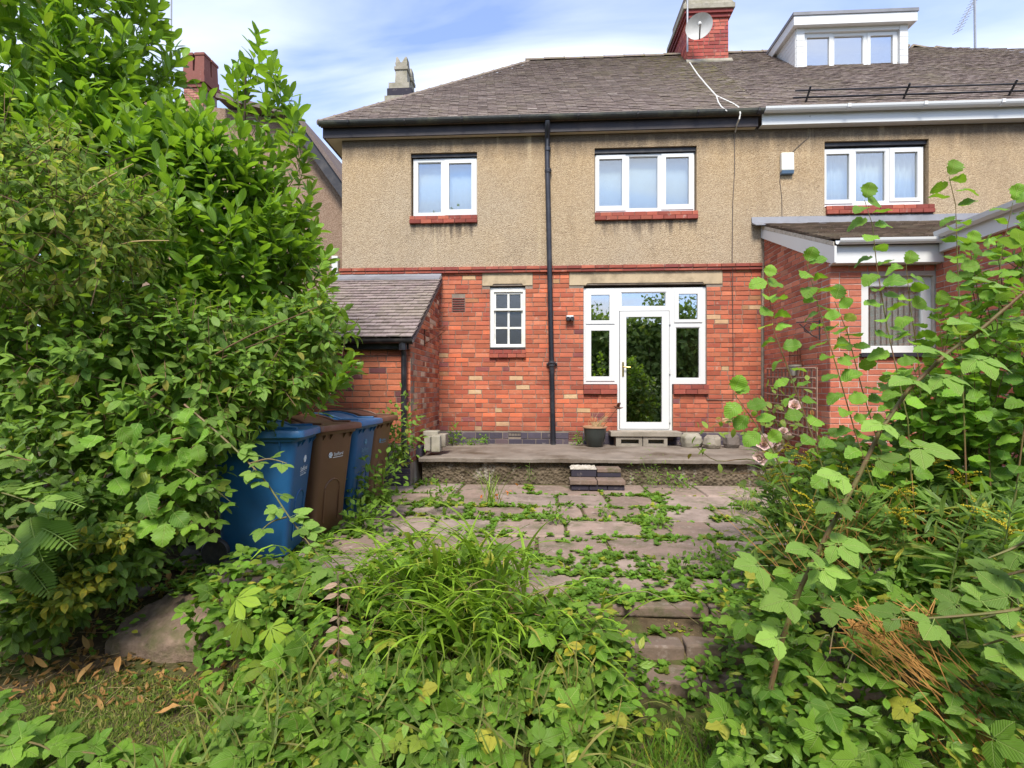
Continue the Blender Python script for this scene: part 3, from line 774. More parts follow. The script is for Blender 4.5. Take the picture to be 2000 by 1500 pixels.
# string course of moulded terracotta
scb = box('string_course', MT['mortar'], house, XL-.03, XP, D-.035, D+.05, ZSC0+.006, ZSC1-.004)
M = []; T = []
x = XL-.045; k = 0
while x < XP-.02:
    l = min(.228, XP-x)
    for (zc, h, pr) in ((ZSC1-.027, .052, .062), (ZSC0+.012+.0, .036, .046)):
        m = np.diag([l-.005, .09, h, 1.]); m[:3, 3] = (x+l/2+(0 if h > .04 else .0), D-pr, zc); M.append(m); T.append((rng.random(), rng.random(), 0))
    x += l
pieces(scb, 'tile', 'tiles', 'brick', M, rng.integers(0, 6, len(M)), T, MT['terracotta'], smooth=False)
# pebbledash upper storey
H_A = rect(803, 299, 932, 424, D); H_B = rect(1161, 288, 1360, 416, D)
wall(house, 'pebbledash_wall', MT['dash'], (0, D, 0), (1, 0, 0), (0, -1, 0), XL, XP, ZSC1, ZW, [H_A, H_B], .24, -.022)
box('window_head', MT['black'], house, H_A[0]+.002, H_A[1]-.002, D+.02, D+.2, H_A[3]-.055, H_A[3]-.002)
box('window_head', MT['black'], house, H_B[0]+.002, H_B[1]-.002, D+.02, D+.2, H_B[3]-.07, H_B[3]-.002)
wa, RA = window(house, 'window', (806, 307, 932, 422), D, [((868, 309, 930, 418), (876, 316, 920, 407))], [(814, 314, 861, 414)], MT['white'], MT['glass'])
wb, RB = window(house, 'window', (1163, 298, 1358, 415), D, [((1165, 300, 1223, 410), (1171, 308, 1216, 400)), ((1293, 297, 1356, 407), (1302, 304, 1347, 397))], [(1229, 302, 1287, 405)], MT['white'], MT['glass'])
for r4 in (RA, RB):
    folds(house, 'net_and_pane_fill', MT['net'], r4[0]-.05, r4[1]+.05, D+.20, r4[2]-.1, r4[3]+.1, 9, .003)  # flat pale sheet added behind the panes, stands in for grey sky reflection
sill_tiles(house, 'window_sill', P(801, 430, D).x, P(933, 430, D).x, D-.022, P(866, 438, D).z, P(866, 422.5, D).z, 6)
sill_tiles(house, 'window_sill', P(1161, 425, D).x, P(1362, 425, D).x, D-.022, P(1260, 431, D).z, P(1260, 414.5, D).z, 9)
# small six-pane sash window
wd = (957, 561, 1026, 678)
XD0, XD1, ZD0, ZD1 = rect(*wd, D)
pn = [(968, 573, 990.5, 601), (994.5, 573, 1016.5, 601), (967, 606, 990.5, 637), (994.5, 606, 1018, 637), (967, 641, 990.5, 671), (994.5, 641, 1018, 671)]
fr = wall(house, 'window', MT['offwhite'], (0, D, 0), (1, 0, 0), (0, -1, 0), XD0, XD1, ZD0, ZD1, [rect(964, 569, 1021, 674, D)], .09, .05)
fr.modifiers.new('bevel', 'BEVEL').width = .005
up = rect(964, 569, 1021, 605, D); lo = rect(964, 603, 1021, 675, D)
wall(fr, 'sash', MT['offwhite'], (0, D, 0), (1, 0, 0), (0, -1, 0), *up, [rect(*q, D) for q in pn[:2]], .035, .075)
wall(fr, 'sash', MT['offwhite'], (0, D, 0), (1, 0, 0), (0, -1, 0), *lo, [rect(*q, D) for q in pn[2:]], .035, .112)
for q in pn:
    r4 = rect(*q, D); yy = D+(.095 if q[1] < 600 else .13)
    box('pane', MT['glass_obs'], fr, r4[0]-.003, r4[1]+.003, yy, yy+.005, r4[2]-.003, r4[3]+.003)
box('sill_board', MT['black'], house, XD0, XD1, D-.01, D+.14, P(990, 682, D).z, ZD0-.002)
sill_tiles(house, 'window_sill', XD0-.01, XD1+.012, D, P(990, 699, D).z, P(990, 683, D).z, 4)
# terracotta louvre vent and air bricks
vb = box('vent', MT['mortar'], house, VENT[0], VENT[1], D+.03, D+.08, VENT[2], VENT[3])
for i in range(6):
    z = VENT[2]+(VENT[3]-VENT[2])*(i+.5)/6
    MB().prism([(D-.006, z-.017), (D+.03, z+.004), (D+.03, z+.016), (D-.006, z-.005)], 'x', VENT[0]+.004, VENT[1]-.004).build('louvre', MT['terracotta'], vb)
for i, a in enumerate(AIR):
    ab = box('air_brick', MT['black'], house, a[0], a[1], D+.03, D+.05, a[2], a[3])
    g = MB(); nx, nz = (9, 5) if i else (8, 1)
    xs = np.linspace(a[0], a[1], nx+1); zs = np.linspace(a[2], a[3], nz+1)
    for q in xs: g.box(q-.004, q+.004, D+.001, D+.03, a[2], a[3])
    for q in zs: g.box(a[0]-.003, a[1]+.003, D, D+.028, q-.005, q+.005)
    g.build('grille', MT['terracotta'] if i else MT['brick_blue'], ab)
# white french window: two glazed sides, top light and the door
F0, F1, FZ0, FZ1 = rect(1140, 561, 1380, 750, D); D0, D1, DZ0, DZ1 = rect(1206, 561, 1314, 842, D)
us = (0, D, 0)
left = [((1145, 566, 1201, 632), (1155, 575, 1191, 625)), ((1145, 637, 1201, 744), (1155, 645, 1191, 735))]
right = [((1318, 564, 1373, 629), (1327, 573, 1364, 623))]
hol = [rect(*a, D) for a, b in left+right]
hol = [(a+.01, b-.01, c+.01, d-.01) for a, b, c, d in hol]
P_tr = rect(1214, 569, 1303, 598, D); P_lr = rect(1321, 638, 1369, 739, D); O_door = rect(1210.5, 606, 1309, 839, D)
fw = wall(house, 'french_window', MT['white'], us, (1, 0, 0), (0, -1, 0), F0, F1, DZ0, FZ1,
          hol+[P_tr, P_lr, O_door, (F0-.1, D0, DZ0-.1, FZ0), (D1, F1+.1, DZ0-.1, FZ0)], .08, .05)
b = fw.modifiers.new('bevel', 'BEVEL'); b.width = .006; b.segments = 2; b.limit_method = 'ANGLE'
for a, p in left+right:
    a, p = rect(*a, D), rect(*p, D)
    s = wall(fw, 'sash', MT['white'], us, (1, 0, 0), (0, -1, 0), *a, [p], .055, .036)
    b = s.modifiers.new('bevel', 'BEVEL'); b.width = .010; b.segments = 2; b.limit_method = 'ANGLE'
    box('pane', MT['glass_door'], fw, p[0]-.004, p[1]+.004, D+.066, D+.072, p[2]-.004, p[3]+.004)
for p in (P_tr, P_lr):
    box('pane', MT['glass_door'], fw, p[0]-.004, p[1]+.004, D+.082, D+.088, p[2]-.004, p[3]+.004)
    g = MB(); t = .012
    for q in ((p[0], p[0]+t, p[2], p[3]), (p[1]-t, p[1], p[2], p[3]), (p[0]+t, p[1]-t, p[2], p[2]+t), (p[0]+t, p[1]-t, p[3]-t, p[3])): g.box(q[0], q[1], D+.058, D+.08, q[2], q[3])
    g.build('glazing_bead', MT['white'], fw)
dr_o = rect(1211.5, 607, 1308, 838, D); dr_p = rect(1224, 618, 1294, 825, D)
door = wall(house, 'door', MT['white'], us, (1, 0, 0), (0, -1, 0), *dr_o, [dr_p], .065, .040)
b = door.modifiers.new('bevel', 'BEVEL'); b.width = .012; b.segments = 3; b.limit_method = 'ANGLE'
box('pane', MT['glass_door'], door, dr_p[0]-.004, dr_p[1]+.004, D+.07, D+.078, dr_p[2]-.004, dr_p[3]+.004)
hx = P(1217.5, 720, D).x
h = MB().box(hx-.014, hx+.014, D+.028, D+.041, P(1217, 735, D).z, P(1217, 707, D).z)
zl = P(1217, 717, D).z
h.tube([(hx, D+.03, zl), (hx, D-.012, zl), (hx+.02, D-.018, zl), (hx+.115, D-.018, zl-.004)], .009, 8)
h.build('handle', MT['brass'], door, smooth=True)
for yy in (628, 725, 820):
    c = P(1309.5, yy, D); MB().tube([(c.x, D+.03, c.z-.045), (c.x, D+.03, c.z+.045)], .013, 8).build('hinge', MT['white'], door, smooth=True)
folds(house, 'curtain', MT['curtain'], P(1358, 700, D).x, P(1372, 700, D).x, D+.22, P(1360, 742, D).z, P(1360, 620, D).z, 3, .015)
folds(house, 'curtain', MT['curtain_red'], P(1349, 700, D).x, P(1357, 700, D).x, D+.26, P(1360, 742, D).z, P(1360, 620, D).z, 2, .015)
zs0, zs1 = P(1260, 770, D).z, P(1260, 751, D).z
sill_tiles(house, 'window_sill', F0-.005, D0-.004, D, zs0, zs1, 2, proud=.055)
sill_tiles(house, 'window_sill', D1+.01, F1+.03, D, zs0, zs1, 3, proud=.055)
for (a, b) in ((F0+.03, D0), (D1, F1-.03)):
    box('brick_panel', MT['mortar'], house, a, b, D+.05, D+.2, DZ0, zs0)
lay_bricks(bw, (0, D, 0), (1, 0, 0), (0, -1, 0), H_F[0], D0, ZPL, zs0, [], MT['brick'], tintf=htint, pname='panel_brick', sname='panel_brickwork')
lay_bricks(bw, (0, D, 0), (1, 0, 0), (0, -1, 0), D1, H_F[1], ZPL, zs0, [], MT['brick'], tintf=htint, pname='panel_brick', sname='panel_brickwork')
lay_bricks(bw, (0, D, 0), (1, 0, 0), (0, -1, 0), H_F[0], D0, TZ-.02, ZPL, [], MT['brick_blue'], pname='blue_brick', sname='blue_brickwork')
lay_bricks(bw, (0, D, 0), (1, 0, 0), (0, -1, 0), D1, H_F[1], TZ-.02, ZPL, [], MT['brick_blue'], pname='blue_brick', sname='blue_brickwork')
# door step: slab on two hollow blocks
T0, T1, TZ0, TZ1 = rect(1193, 843.5, 1332, 853, D-.3)
box('threshold', MT['concrete'], house, T0, T1, D-.30, D+.05, TZ0, TZ1+.0, bevel=.008)
for (a, b) in ((1203, 1255), (1256, 1304)):
    xa, xb = P(a, 860, D-.26).x, P(b, 860, D-.26).x; bl = MB(); zt = TZ0-.002
    bl.box(xa, xb-.006, D-.27, D-.01, zt-.045, zt); bl.box(xa, xb-.006, D-.27, D-.01, TZ+.003, TZ+.05)
    bl.box(xa, xa+.08, D-.27, D-.01, TZ+.05, zt-.045); bl.box(xb-.06, xb-.006, D-.27, D-.01, TZ+.05, zt-.045); bl.box(xa+.08, xb-.06, D-.12, D-.01, TZ+.05, zt-.045)
    bl.build('hollow_block', MT['concrete'], house)

# ------------------------------------------------------------------ main roof
PIT = math.atan(.9); YE, ZE = 8.40, 5.745; RUN = 3.44
YR, ZR = YE+RUN, ZE+RUN*.9
XH = P(622, 247, 8.36).x; XHR = P(1035, 122, YR).x; XRR = P(1780, 106, YR).x
up = Vector((0, math.cos(PIT), math.sin(PIT))); SL = RUN/math.cos(PIT)
def roof_face(parent, name, poly, mat, th=.05):
    n = (Vector(poly[1])-Vector(poly[0])).cross(Vector(poly[2])-Vector(poly[0])).normalized()
    mb = MB(); k = len(poly); mb.add([tuple(Vector(p)-n*.03) for p in poly]+[tuple(Vector(p)-n*(.03+th)) for p in poly],
        [tuple(range(k)), tuple(range(2*k-1, k-1, -1))]+[(i, i+k, (i+1) % k+k, (i+1) % k) for i in range(k)])
    return mb.build(name, mat, parent)
def lay_tiles(parent, O, ux, upv, rows, gauge, tw, span, mat, kind='tile', tlen=None, th=.013, tilt=9., lichen=None, limit=300, sname='roof_tiling'):
    O, ux, upv = np.array(O, float), np.array(ux, float), np.array(upv, float)
    nn = np.cross(ux, upv); tl = tlen or gauge*2.1; a = R(tilt); ut = upv*math.cos(a)-nn*math.sin(a)*1.; nt_ = np.cross(ux, ut)
    M = []; T = []
    for r in range(rows):
        s = r*gauge; x0, x1 = span(s); x = x0-(r % 2)*tw*.5-tw*.0
        while x < x1:
            a0, a1 = max(x, x0), min(x+tw, x1)
            if a1-a0 > tw*.12:
                wdt = a1-a0-.003; yaw = rng.uniform(-.003, .003)
                up2 = ut+ux*yaw; m = np.eye(4)
                m[:3, 0] = ux*wdt; m[:3, 1] = up2*tl; m[:3, 2] = nt_*th
                m[:3, 3] = O+ux*((a0+a1)/2)+upv*(s+rng.uniform(-.0015, .0015))+nn*(.012+tl*math.sin(a)*.55+rng.uniform(-.002, .003))
                M.append(m); T.append((float(np.clip(rng.normal(.5, .22), 0, 1)), rng.random(), lichen((a0+a1)/2, s) if lichen else rng.uniform(0, .3)))
            x += tw
    pieces(parent, 'tile', sname, kind, M, rng.integers(0, 6, len(M)), T, mat, limit, smooth=False)
hipx = lambda s: XH+(XHR-XH)*s/SL
roof = roof_face(house, 'roof', [(XH, YE, ZE), (XP, YE, ZE), (XP, YR, ZR), (XHR, YR, ZR)], MT['tile'])
MB().add([(XH, YE, ZE-.05), (XHR, YR, ZR-.05), (XH, YR+RUN, ZE-.05)], [(0, 1, 2)]) and None
mbh = MB(); mbh.add([(XH, YE, ZE-.03), (XHR, YR, ZR-.03), (XH, YR+RUN, ZE-.03), (XP, YR+RUN, ZE-.03), (XP, YR, ZR-.03)], [(0, 1, 2), (1, 4, 3, 2)])
mbh.build('rear_roof_slope', MT['tile'], house)
lich = lambda x, s: float(np.clip(.12+1.0*math.exp(-((x-2.9-(SL-s)*.15)/.9)**2)*(s/SL)**.5+.25*math.exp(-((x-2.)/1.6)**2)*(s/SL), 0, 1)*rng.uniform(.4, 1))
NR = int(SL/.1)
lay_tiles(roof, (0, YE, ZE), (1, 0, 0), up, NR, .1, .168, lambda s: (hipx(s)-.02, XP), MT['tile'], lichen=lich)
M = []; T = []
x = XHR-.1
while x < XP-.2:
    m = np.eye(4); m[:3, 0] = (.45, 0, 0); m[:3, 1] = (0, .22, 0); m[:3, 2] = (0, 0, .17); m[:3, 3] = (x+.22, YR, ZR-.015+rng.uniform(-.008, .008)); M.append(m); T.append((rng.uniform(0, .4), rng.uniform(0, .4), .5)); x += .45
pieces(roof, 'ridge_tile', 'ridge_tiles', 'ridge', M, [0]*len(M), T, MT['tile'])
# hip edge, bedded tiles in steps
M = []; T = []; e = Vector((XHR-XH, RUN, RUN*.9)); el = e.length; ed = e.normalized()
sd_ = Vector((RUN, -(XHR-XH), 0)).normalized(); hn = sd_.cross(ed)
for i in range(int(el/.32)):
    c = Vector((XH, YE, ZE))+ed*(i*.32+.16)
    m = np.eye(4); m[:3, 0] = -ed*.34; m[:3, 1] = -sd_*.15; m[:3, 2] = hn*.10; m[:3, 3] = c+hn*.0; M.append(m); T.append((rng.uniform(0, .5), rng.uniform(0, .5), .3))
pieces(roof, 'hip_tile', 'hip_tiles', 'ridge', M, [0]*len(M), T, MT['tile'])
XGB = P(1490, 230, 8.4).x
def gutter(parent, x0, x1, y, z, mat, name='gutter', r=.055):
    mb = MB(); pr = [(y+r*math.cos(t), z-r*1.05*math.sin(t)) for t in np.linspace(0, math.pi, 9)]+[(y-r+.008, z), (y-r+.008, z-.004)]
    pr = [(y-r, z+.006)]+[(y-r*math.cos(t), z-r*1.05*math.sin(t)) for t in np.linspace(0, math.pi, 9)]+[(y+r, z+.006), (y+r-.006, z+.006)]+[(y+(r-.006)*math.cos(t), z-(r-.006)*math.sin(t)) for t in np.linspace(0, math.pi, 9)]+[(y-r+.006, z+.006)]
    mb.prism(pr, 'x', x0, x1); return mb.build(name, mat, parent)
g = gutter(house, XH-.0, XGB, 8.375, 5.735, MT['gutter_green'], r=.06)
for x in np.arange(XH+.5, XGB, .95):
    MB().prism([(8.375-.066, 5.741), (8.375-.06, 5.70), (8.375-.03, 5.672), (8.375, 5.664), (8.375, 5.655), (8.375-.04, 5.662), (8.375-.068, 5.695), (8.375-.074, 5.741)], 'x', x, x+.03).build('bracket', MT['black'], g)
box('fascia', MT['fascia'], house, XH+.06, XGB-.05, 8.46, 8.49, 5.52, 5.70)
box('fascia', MT['fascia'], house, XH+.03, XH+.06, 8.46, 14.5, 5.52, 5.70)
box('soffit', MT['cream'], house, XH+.06, XGB-.06, 8.491, D-.0, 5.525, 5.541)
box('soffit', MT['cream'], house, XH+.06, XL-.001, D, 14.5, 5.525, 5.541)
# drainpipe
dx = P(1073, 500, D).x
pp = MB(); xt, xb = P(1069, 260, D-.07).x, P(1080.5, 860, D-.07).x
pp.tube([(xt, 8.38, 5.66), (xt, 8.40, 5.56), (xt, D-.075, 5.44), (xt, D-.075, 5.1), (xb, D-.075, TZ+.01)], .043, 12)
pipe = pp.build('drainpipe', MT['pipe'], house, smooth=True)
for (yy, rr, hh) in ((292, .053, .07), (334, .056, .07), (334, .062, .02), (711, .056, .09), (709, .068, .025)):
    c = P(1069+(yy-260)*.0192, yy, D-.075); MB().lathe([(rr-.008, -hh/2), (rr, -hh/2+.006), (rr, hh/2-.006), (rr-.008, hh/2)], (c.x, D-.075, c.z), 14).build('collar', MT['pipe'], pipe, smooth=True)
c = P(1078, 711, D-.075); MB().box(c.x-.09, c.x+.09, D-.05, D-.002, c.z-.02, c.z+.02).build('collar', MT['pipe'], pipe, bevel=.004)
# cable down the wall
cb = MB(); pts = [P(1434, 262, D-.03), P(1435, 330, D-.03), P(1431, 400, D-.03), P(1430, 520, D-.04), P(1431.5, 524, D-.075), P(1431, 533, D-.06), P(1431, 600, D-.012), P(1432, 700, D-.012), P(1432, 781, D-.012), P(1380, 781, D-.012), P(1379, 770, D-.012)]
cb.tube(pts, .006, 5).build('wall_cable', MT['cable_dark'], house)
# chimney on the ridge
YC = 11.25
CX0, CX1 = P(1342, 80, YC).x, P(1423, 80, YC).x; CZ0 = 7.9; CZ1 = P(1380, 22, YC).z; CD = 1.25
chim = box('chimney', MT['mortar'], house, CX0+.008, CX1-.008, YC+.008, YC+CD, CZ0, CZ1+.5)
lay_bricks(chim, (0, YC, 0), (1, 0, 0), (0, -1, 0), CX0, CX1, CZ0, CZ1, [], MT['brick_chim'], header=.3, course=.08)
lay_bricks(chim, (CX0, 0, 0), (0, -1, 0), (-1, 0, 0), -(YC+CD), -YC-.05, CZ0, CZ1, [], MT['brick_chim'], header=.3, course=.08)
for k, (pr, z0, z1) in enumerate(((.035, CZ1-.15, CZ1-.075), (.07, CZ1-.073, CZ1+.0), (.105, CZ1+.002, CZ1+.10))):
    box('corbel', MT['brick_chim'] if k < 2 else MT['block'], chim, CX0-pr, CX1+pr, YC-pr, YC+CD+pr, z0, z1)
cap = MB().loft([[(CX0-.09, YC-.09, CZ1+.102), (CX1+.09, YC-.09, CZ1+.102), (CX1+.09, YC+CD+.09, CZ1+.102), (CX0-.09, YC+CD+.09, CZ1+.102)],
                 [(CX0+.02, YC+.02, CZ1+.35), (CX1-.02, YC+.02, CZ1+.35), (CX1-.02, YC+CD-.02, CZ1+.35), (CX0+.02, YC+CD-.02, CZ1+.35)]])
cap.build('flaunching', MT['block'], chim)
for k in range(3):
    MB().lathe([(.13, 0), (.12, .35), (.15, .37), (.15, .42), (.11, .42)], ((CX0+CX1)/2, YC+.25+k*.38, CZ1+.3), 16).build('pot', MT['clay'], chim, smooth=True)
zf = ZE+(YC-YE)*.9
MB().prism([(YC-.012, zf-.02), (YC-.09, zf-.06), (YC-.10, zf-.01), (YC-.012, zf+.09)], 'x', CX0-.03, CX1+.06).build('flashing', MT['block'], chim)
# second chimney behind the hip
Y2 = 13.2
q0, q1 = P(760, 180, Y2).x, P(805, 180, Y2).x
c2 = box('chimney', MT['brick_chim'], house, q0+.03, q1-.03, Y2, Y2+1., 6., P(780, 197, Y2).z)
for (a, b, y0_, y1_, m_) in ((752, 806, 199, 188, 'block'), (757, 805, 188, 174, 'brick_blue'), (760, 800, 174, 163, 'block')):
    box('corbel', MT[m_], c2, P(a, 180, Y2).x, P(b, 180, Y2).x, Y2-.05, Y2+1.05, P(780, y0_, Y2).z+.002, P(780, y1_, Y2).z)
for yo in (.28, .78):
    xc = P(781, 150, Y2).x; z0 = P(780, 163, Y2).z; s = .16
    po = MB()
    def sq(r, z): return [(xc-r, Y2+yo-r, z), (xc+r, Y2+yo-r, z), (xc+r, Y2+yo+r, z), (xc-r, Y2+yo+r, z)]
    po.loft([sq(.17, z0), sq(.15, z0+.42), sq(.18, z0+.44), sq(.18, z0+.52), sq(.15, z0+.54), sq(.16, z0+.63)])
    for sx in (-1, 1):
        po.loft([[(xc+sx*.08-.07, Y2+yo-.15, z0+.63), (xc+sx*.08+.07, Y2+yo-.15, z0+.63), (xc+sx*.08+.07, Y2+yo+.15, z0+.63), (xc+sx*.08-.07, Y2+yo+.15, z0+.63)],
                 [(xc+sx*.12-.02, Y2+yo-.12, z0+.80), (xc+sx*.12+.02, Y2+yo-.12, z0+.80), (xc+sx*.12+.02, Y2+yo+.12, z0+.80), (xc+sx*.12-.02, Y2+yo+.12, z0+.80)]])
    po.build('pot', MT['block'], c2)
# satellite dish and aerial pole on the chimney
YD = YC-.35
dc = P(1366, 53, YD)
dish = thing('satellite_dish', 'grey oval satellite dish on a bracket at the corner of the brick chimney', 'satellite dish', dc)
Rm = Matrix.Translation(dc) @ Matrix.Rotation(R(-24), 4, 'Z') @ Matrix.Rotation(R(16), 4, 'X')
mb = MB(); nr, na = 6, 28; vs = []
for side in (0, 1):
    for i in range(nr+1):
        r = .255*i/nr
        for k in range(na):
            t = 2*math.pi*k/na; vs.append(tuple(Rm @ Vector((r*math.cos(t)*1.06, .5*r*r*2.2*-1+side*.012, r*math.sin(t)*.94))))
fs = []
for s in (0, 1):
    o = s*(nr+1)*na
    for i in range(nr):
        for k in range(na):
            f = (o+i*na+k, o+i*na+(k+1) % na, o+(i+1)*na+(k+1) % na, o+(i+1)*na+k); fs.append(f if s else f[::-1])
o1 = nr*na; o2 = o1+(nr+1)*na
fs += [(o1+k, o1+(k+1) % na, o2+(k+1) % na, o2+k) for k in range(na)]
mb.add(vs, fs); mb.build('reflector', MT['dish'], dish, smooth=True)
a0 = Rm @ Vector((0, -.06, -.24)); a1 = Rm @ Vector((.06, -.42, -.10))
MB().tube([a0, a1], .014, 6).build('feed_arm', MT['black'], dish)
MB().tube([a1, a1+(Rm.to_3x3() @ Vector((-.02, .11, .07)))], [.028, .036], 10).build('receiver', MT['dish'], dish)
pz = Vector((CX0-.02, YC-.1, 0))
MB().tube([(CX0-.02, YC-.10, dc.z-.35), (CX0-.02, YC-.10, dc.z+.9)], .02, 8).tube([(CX0-.02, YC-.1, dc.z-.2), (CX0+.02, YC+.01, dc.z-.2)], .015, 6).tube([(CX0-.02, YC-.1, dc.z+.25), (CX0+.02, YC+.01, dc.z+.25)], .015, 6).tube([(CX0-.02, YC-.1, dc.z), dc+Vector((0, .05, 0))], .02, 6).build('pole', MT['galv'], dish)
def roofpt(px, py):
    lo_, hi_ = 8.3, 12.5
    for _ in range(40):
        m_ = (lo_+hi_)/2; p_ = P(px, py, m_)
        if p_.z > ZE+(m_-YE)*.9: lo_ = m_
        else: hi_ = m_
    return P(px, py, lo_)+Vector((0, -.02, .035))
rc = MB(); 
rc.tube([(CX0-.02, YC-.1, dc.z-.2)]+[roofpt(*q) for q in ((1343, 121), (1352, 135), (1362, 150), (1380, 172), (1398, 192), (1415, 200), (1432, 208), (1441, 214))]+[P(1446, 222, 8.30), P(1444, 232, 8.30), P(1439, 244, 8.44), P(1436, 258, D-.03)], .012, 5)
rc.tube([roofpt(*q) for q in ((1398, 192), (1402, 205), (1408, 214))]+[P(1420, 217, 8.28)], .010, 5)
tag(rc.build('aerial_cable', MT['cable'], None), 'pale cable running from the chimney dish down the roof tiles to the gutter', 'cable')

# ================================================================== neighbouring house
nb = thing('neighbour_house', 'adjoining house with white gutter, attic dormer and the continuing tan pebbledash', 'house', (6.5, D, 0))
XR = 10.5
H_C = rect(1609, 275, 1812, 406, D)
wall(nb, 'pebbledash_wall', MT['dash'], (0, D, 0), (1, 0, 0), (0, -1, 0), XP+.0015, XR, 2.6, ZW, [H_C], .24, -.022)
wall(nb, 'lower_wall', MT['mortar'], (0, D, 0), (1, 0, 0), (0, -1, 0), XP+.002, XR, 0, 2.598, [], .24, 0)
box('window_head', MT['black'], nb, H_C[0]+.002, H_C[1]-.002, D+.02, D+.2, H_C[3]-.06, H_C[3]-.002)
wc, RC = window(nb, 'window', (1610, 286, 1808, 401), D, [((1612, 290, 1669, 396), (1617, 298, 1662, 388)), ((1741, 286, 1802, 391), (1751, 294, 1796, 384))], [(1675, 292, 1734, 391)], MT['white'], MT['glass'])
folds(nb, 'net_and_pane_fill', MT['net'], RC[0]-.05, RC[1]+.05, D+.22, RC[2]-.1, RC[3]+.1, 16, .018)
sill_tiles(nb, 'window_sill', P(1611, 410, D).x, P(1821, 410, D).x, D-.022, P(1716, 419, D).z, P(1716, 402, D).z, 9)
box('inner_wall', MT['room'], nb, XP+.2, XR, D+5, D+5.1, 0, 5.5)
box('upper_floor', MT['room'], nb, XP+.2, XR, D+.26, D+5, 2.8, 2.95)
XN2 = P(1975, 133, YR+.2).x
zlow = P(1965, 132, YR).z
nroof = roof_face(nb, 'roof', [(XP+.002, YE, ZE), (XR, YE, ZE), (XR, YE+(zlow-ZE)/.9, zlow), (XN2, YE+(zlow-ZE)/.9, zlow), (XRR, YR, ZR), (XP+.002, YR, ZR)], MT['tile'])
mbh = MB(); mbh.add([(XP+.002, YR, ZR-.03), (XRR, YR, ZR-.03), (XR, YR-.4, zlow-.03), (XR, YR+RUN, ZE), (XP+.002, YR+RUN, ZE)], [(0, 4, 3, 2, 1)]); mbh.build('rear_roof_slope', MT['tile'], nb)
def nspan(s):
    z = ZE+s*math.sin(PIT)
    if z <= zlow: return (XP, XR)
    return (XP, XN2+(XRR-XN2)*(z-zlow)/(ZR-zlow))
lay_tiles(nroof, (0, YE, ZE), (1, 0, 0), up, NR, .1, .168, nspan, MT['tile'])
M = []; T = []; x = XP+.02
while x < XRR-.2:
    m = np.eye(4); m[:3, 0] = (.45, 0, 0); m[:3, 1] = (0, .22, 0); m[:3, 2] = (0, 0, .17); m[:3, 3] = (x+.22, YR, ZR-.015+rng.uniform(-.008, .008)); M.append(m); T.append((rng.uniform(0, .4), rng.uniform(0, .4), .5)); x += .45
dvec = Vector((XN2-XRR, 0, zlow-ZR)); dl = dvec.length; dd = dvec.normalized()
for i in range(int(dl/.45)):
    c = Vector((XRR, YR-.15*i/dl, ZR))+dd*(i*.45+.22); m = np.eye(4); m[:3, 0] = dd*.46; m[:3, 1] = (0, .22, 0); m[:3, 2] = Vector((0, -1, 0)).cross(dd)*-.17; m[:3, 3] = c
    m[:3, 2] = dd.cross(Vector((0, 1, 0)))*.17; M.append(m); T.append((.2, .2, .5))
pieces(nroof, 'ridge_tile', 'ridge_tiles', 'ridge', M, [0]*len(M), T, MT['tile'])
g = gutter(nb, XGB+.002, XR, 8.355, 5.745, MT['white'], r=.065)
for x in np.arange(XGB+1.25, XR, 1.15): MB().prism([(8.355-.07, 5.753), (8.355-.06, 5.70), (8.355-.03, 5.678), (8.355+.0, 5.672), (8.355, 5.666), (8.355-.045, 5.672), (8.355-.076, 5.70), (8.355-.078, 5.753)], 'x', x, x+.05).build('bracket', MT['white'], g)
box('fascia', MT['white'], nb, XGB+.002, XR, 8.43, 8.455, 5.525, 5.71)
box('soffit', MT['white'], nb, XGB+.002, XR, 8.456, D-.023, 5.528, 5.54)
# snow rails at the eaves
sr = MB()
for (s_, h_) in ((.35, .10), (.35, .22)):
    pass
for hgt in (.10, .20):
    b_ = Vector((0, YE, ZE))+up*.28+Vector((0, -math.sin(PIT), math.cos(PIT)))*hgt
    sr.tube([(P(1546, 190, 8.6).x, b_.y, b_.z), (XR, b_.y, b_.z)], .014, 6)
for px in (1573, 1763, 1968):
    x = P(px, 190, 8.6).x; b_ = Vector((x, YE, ZE))+up*.28; nrm = Vector((0, -math.sin(PIT), math.cos(PIT)))
    sr.tube([b_, b_+nrm*.26], .018, 6)
sr.build('snow_rail', MT['black'], nb)
# dormer
YDm = 10.55
dx0, dx1 = P(1555, 60, YDm).x, P(1773, 60, YDm).x; dz1 = P(1660, 52, YDm).z; dz0 = ZE+(YDm-YE)*.9-.05
dm = wall(nb, 'dormer', MT['white'], (0, YDm, 0), (1, 0, 0), (0, -1, 0), dx0, dx1, dz0, dz1, [rect(1571, 60, 1757, 132, YDm)], .15, 0)
zr2 = min(ZR+.0, dz1)
for xx, sgn in ((dx0, -1), (dx1, 1)):
    ck = MB()
    ck.prism([(YDm+.151, dz0), (YDm+.151, dz1), (YR+.35, dz1), (YR+.35, ZR-.3)], 'x', xx+(.0 if sgn < 0 else -.06), xx+(.06 if sgn < 0 else 0))
    ck.build('cheek', MT['white'], dm)
    for k in range(9):
        z = dz0+(dz1-dz0)*(k+.5)/9; y1 = YR+.34; y0 = YDm+.02
        ys = YE+(z-ZE)/.9
        if ys > y0+.05: box('cladding_board', MT['white'], dm, xx-(.012 if sgn < 0 else -.0), xx+(.0 if sgn < 0 else .012), y0, min(ys, y1), z-(dz1-dz0)/18+.006, z+(dz1-dz0)/18)
box('dormer_roof', MT['lead'], nb, dx0-.12, dx1+.12, YDm-.14, YR+.4, dz1+.172, dz1+.235)
box('dormer_fascia', MT['white'], nb, dx0-.10, dx1+.10, YDm-.12, YDm-.09, dz1-.01, dz1+.17)
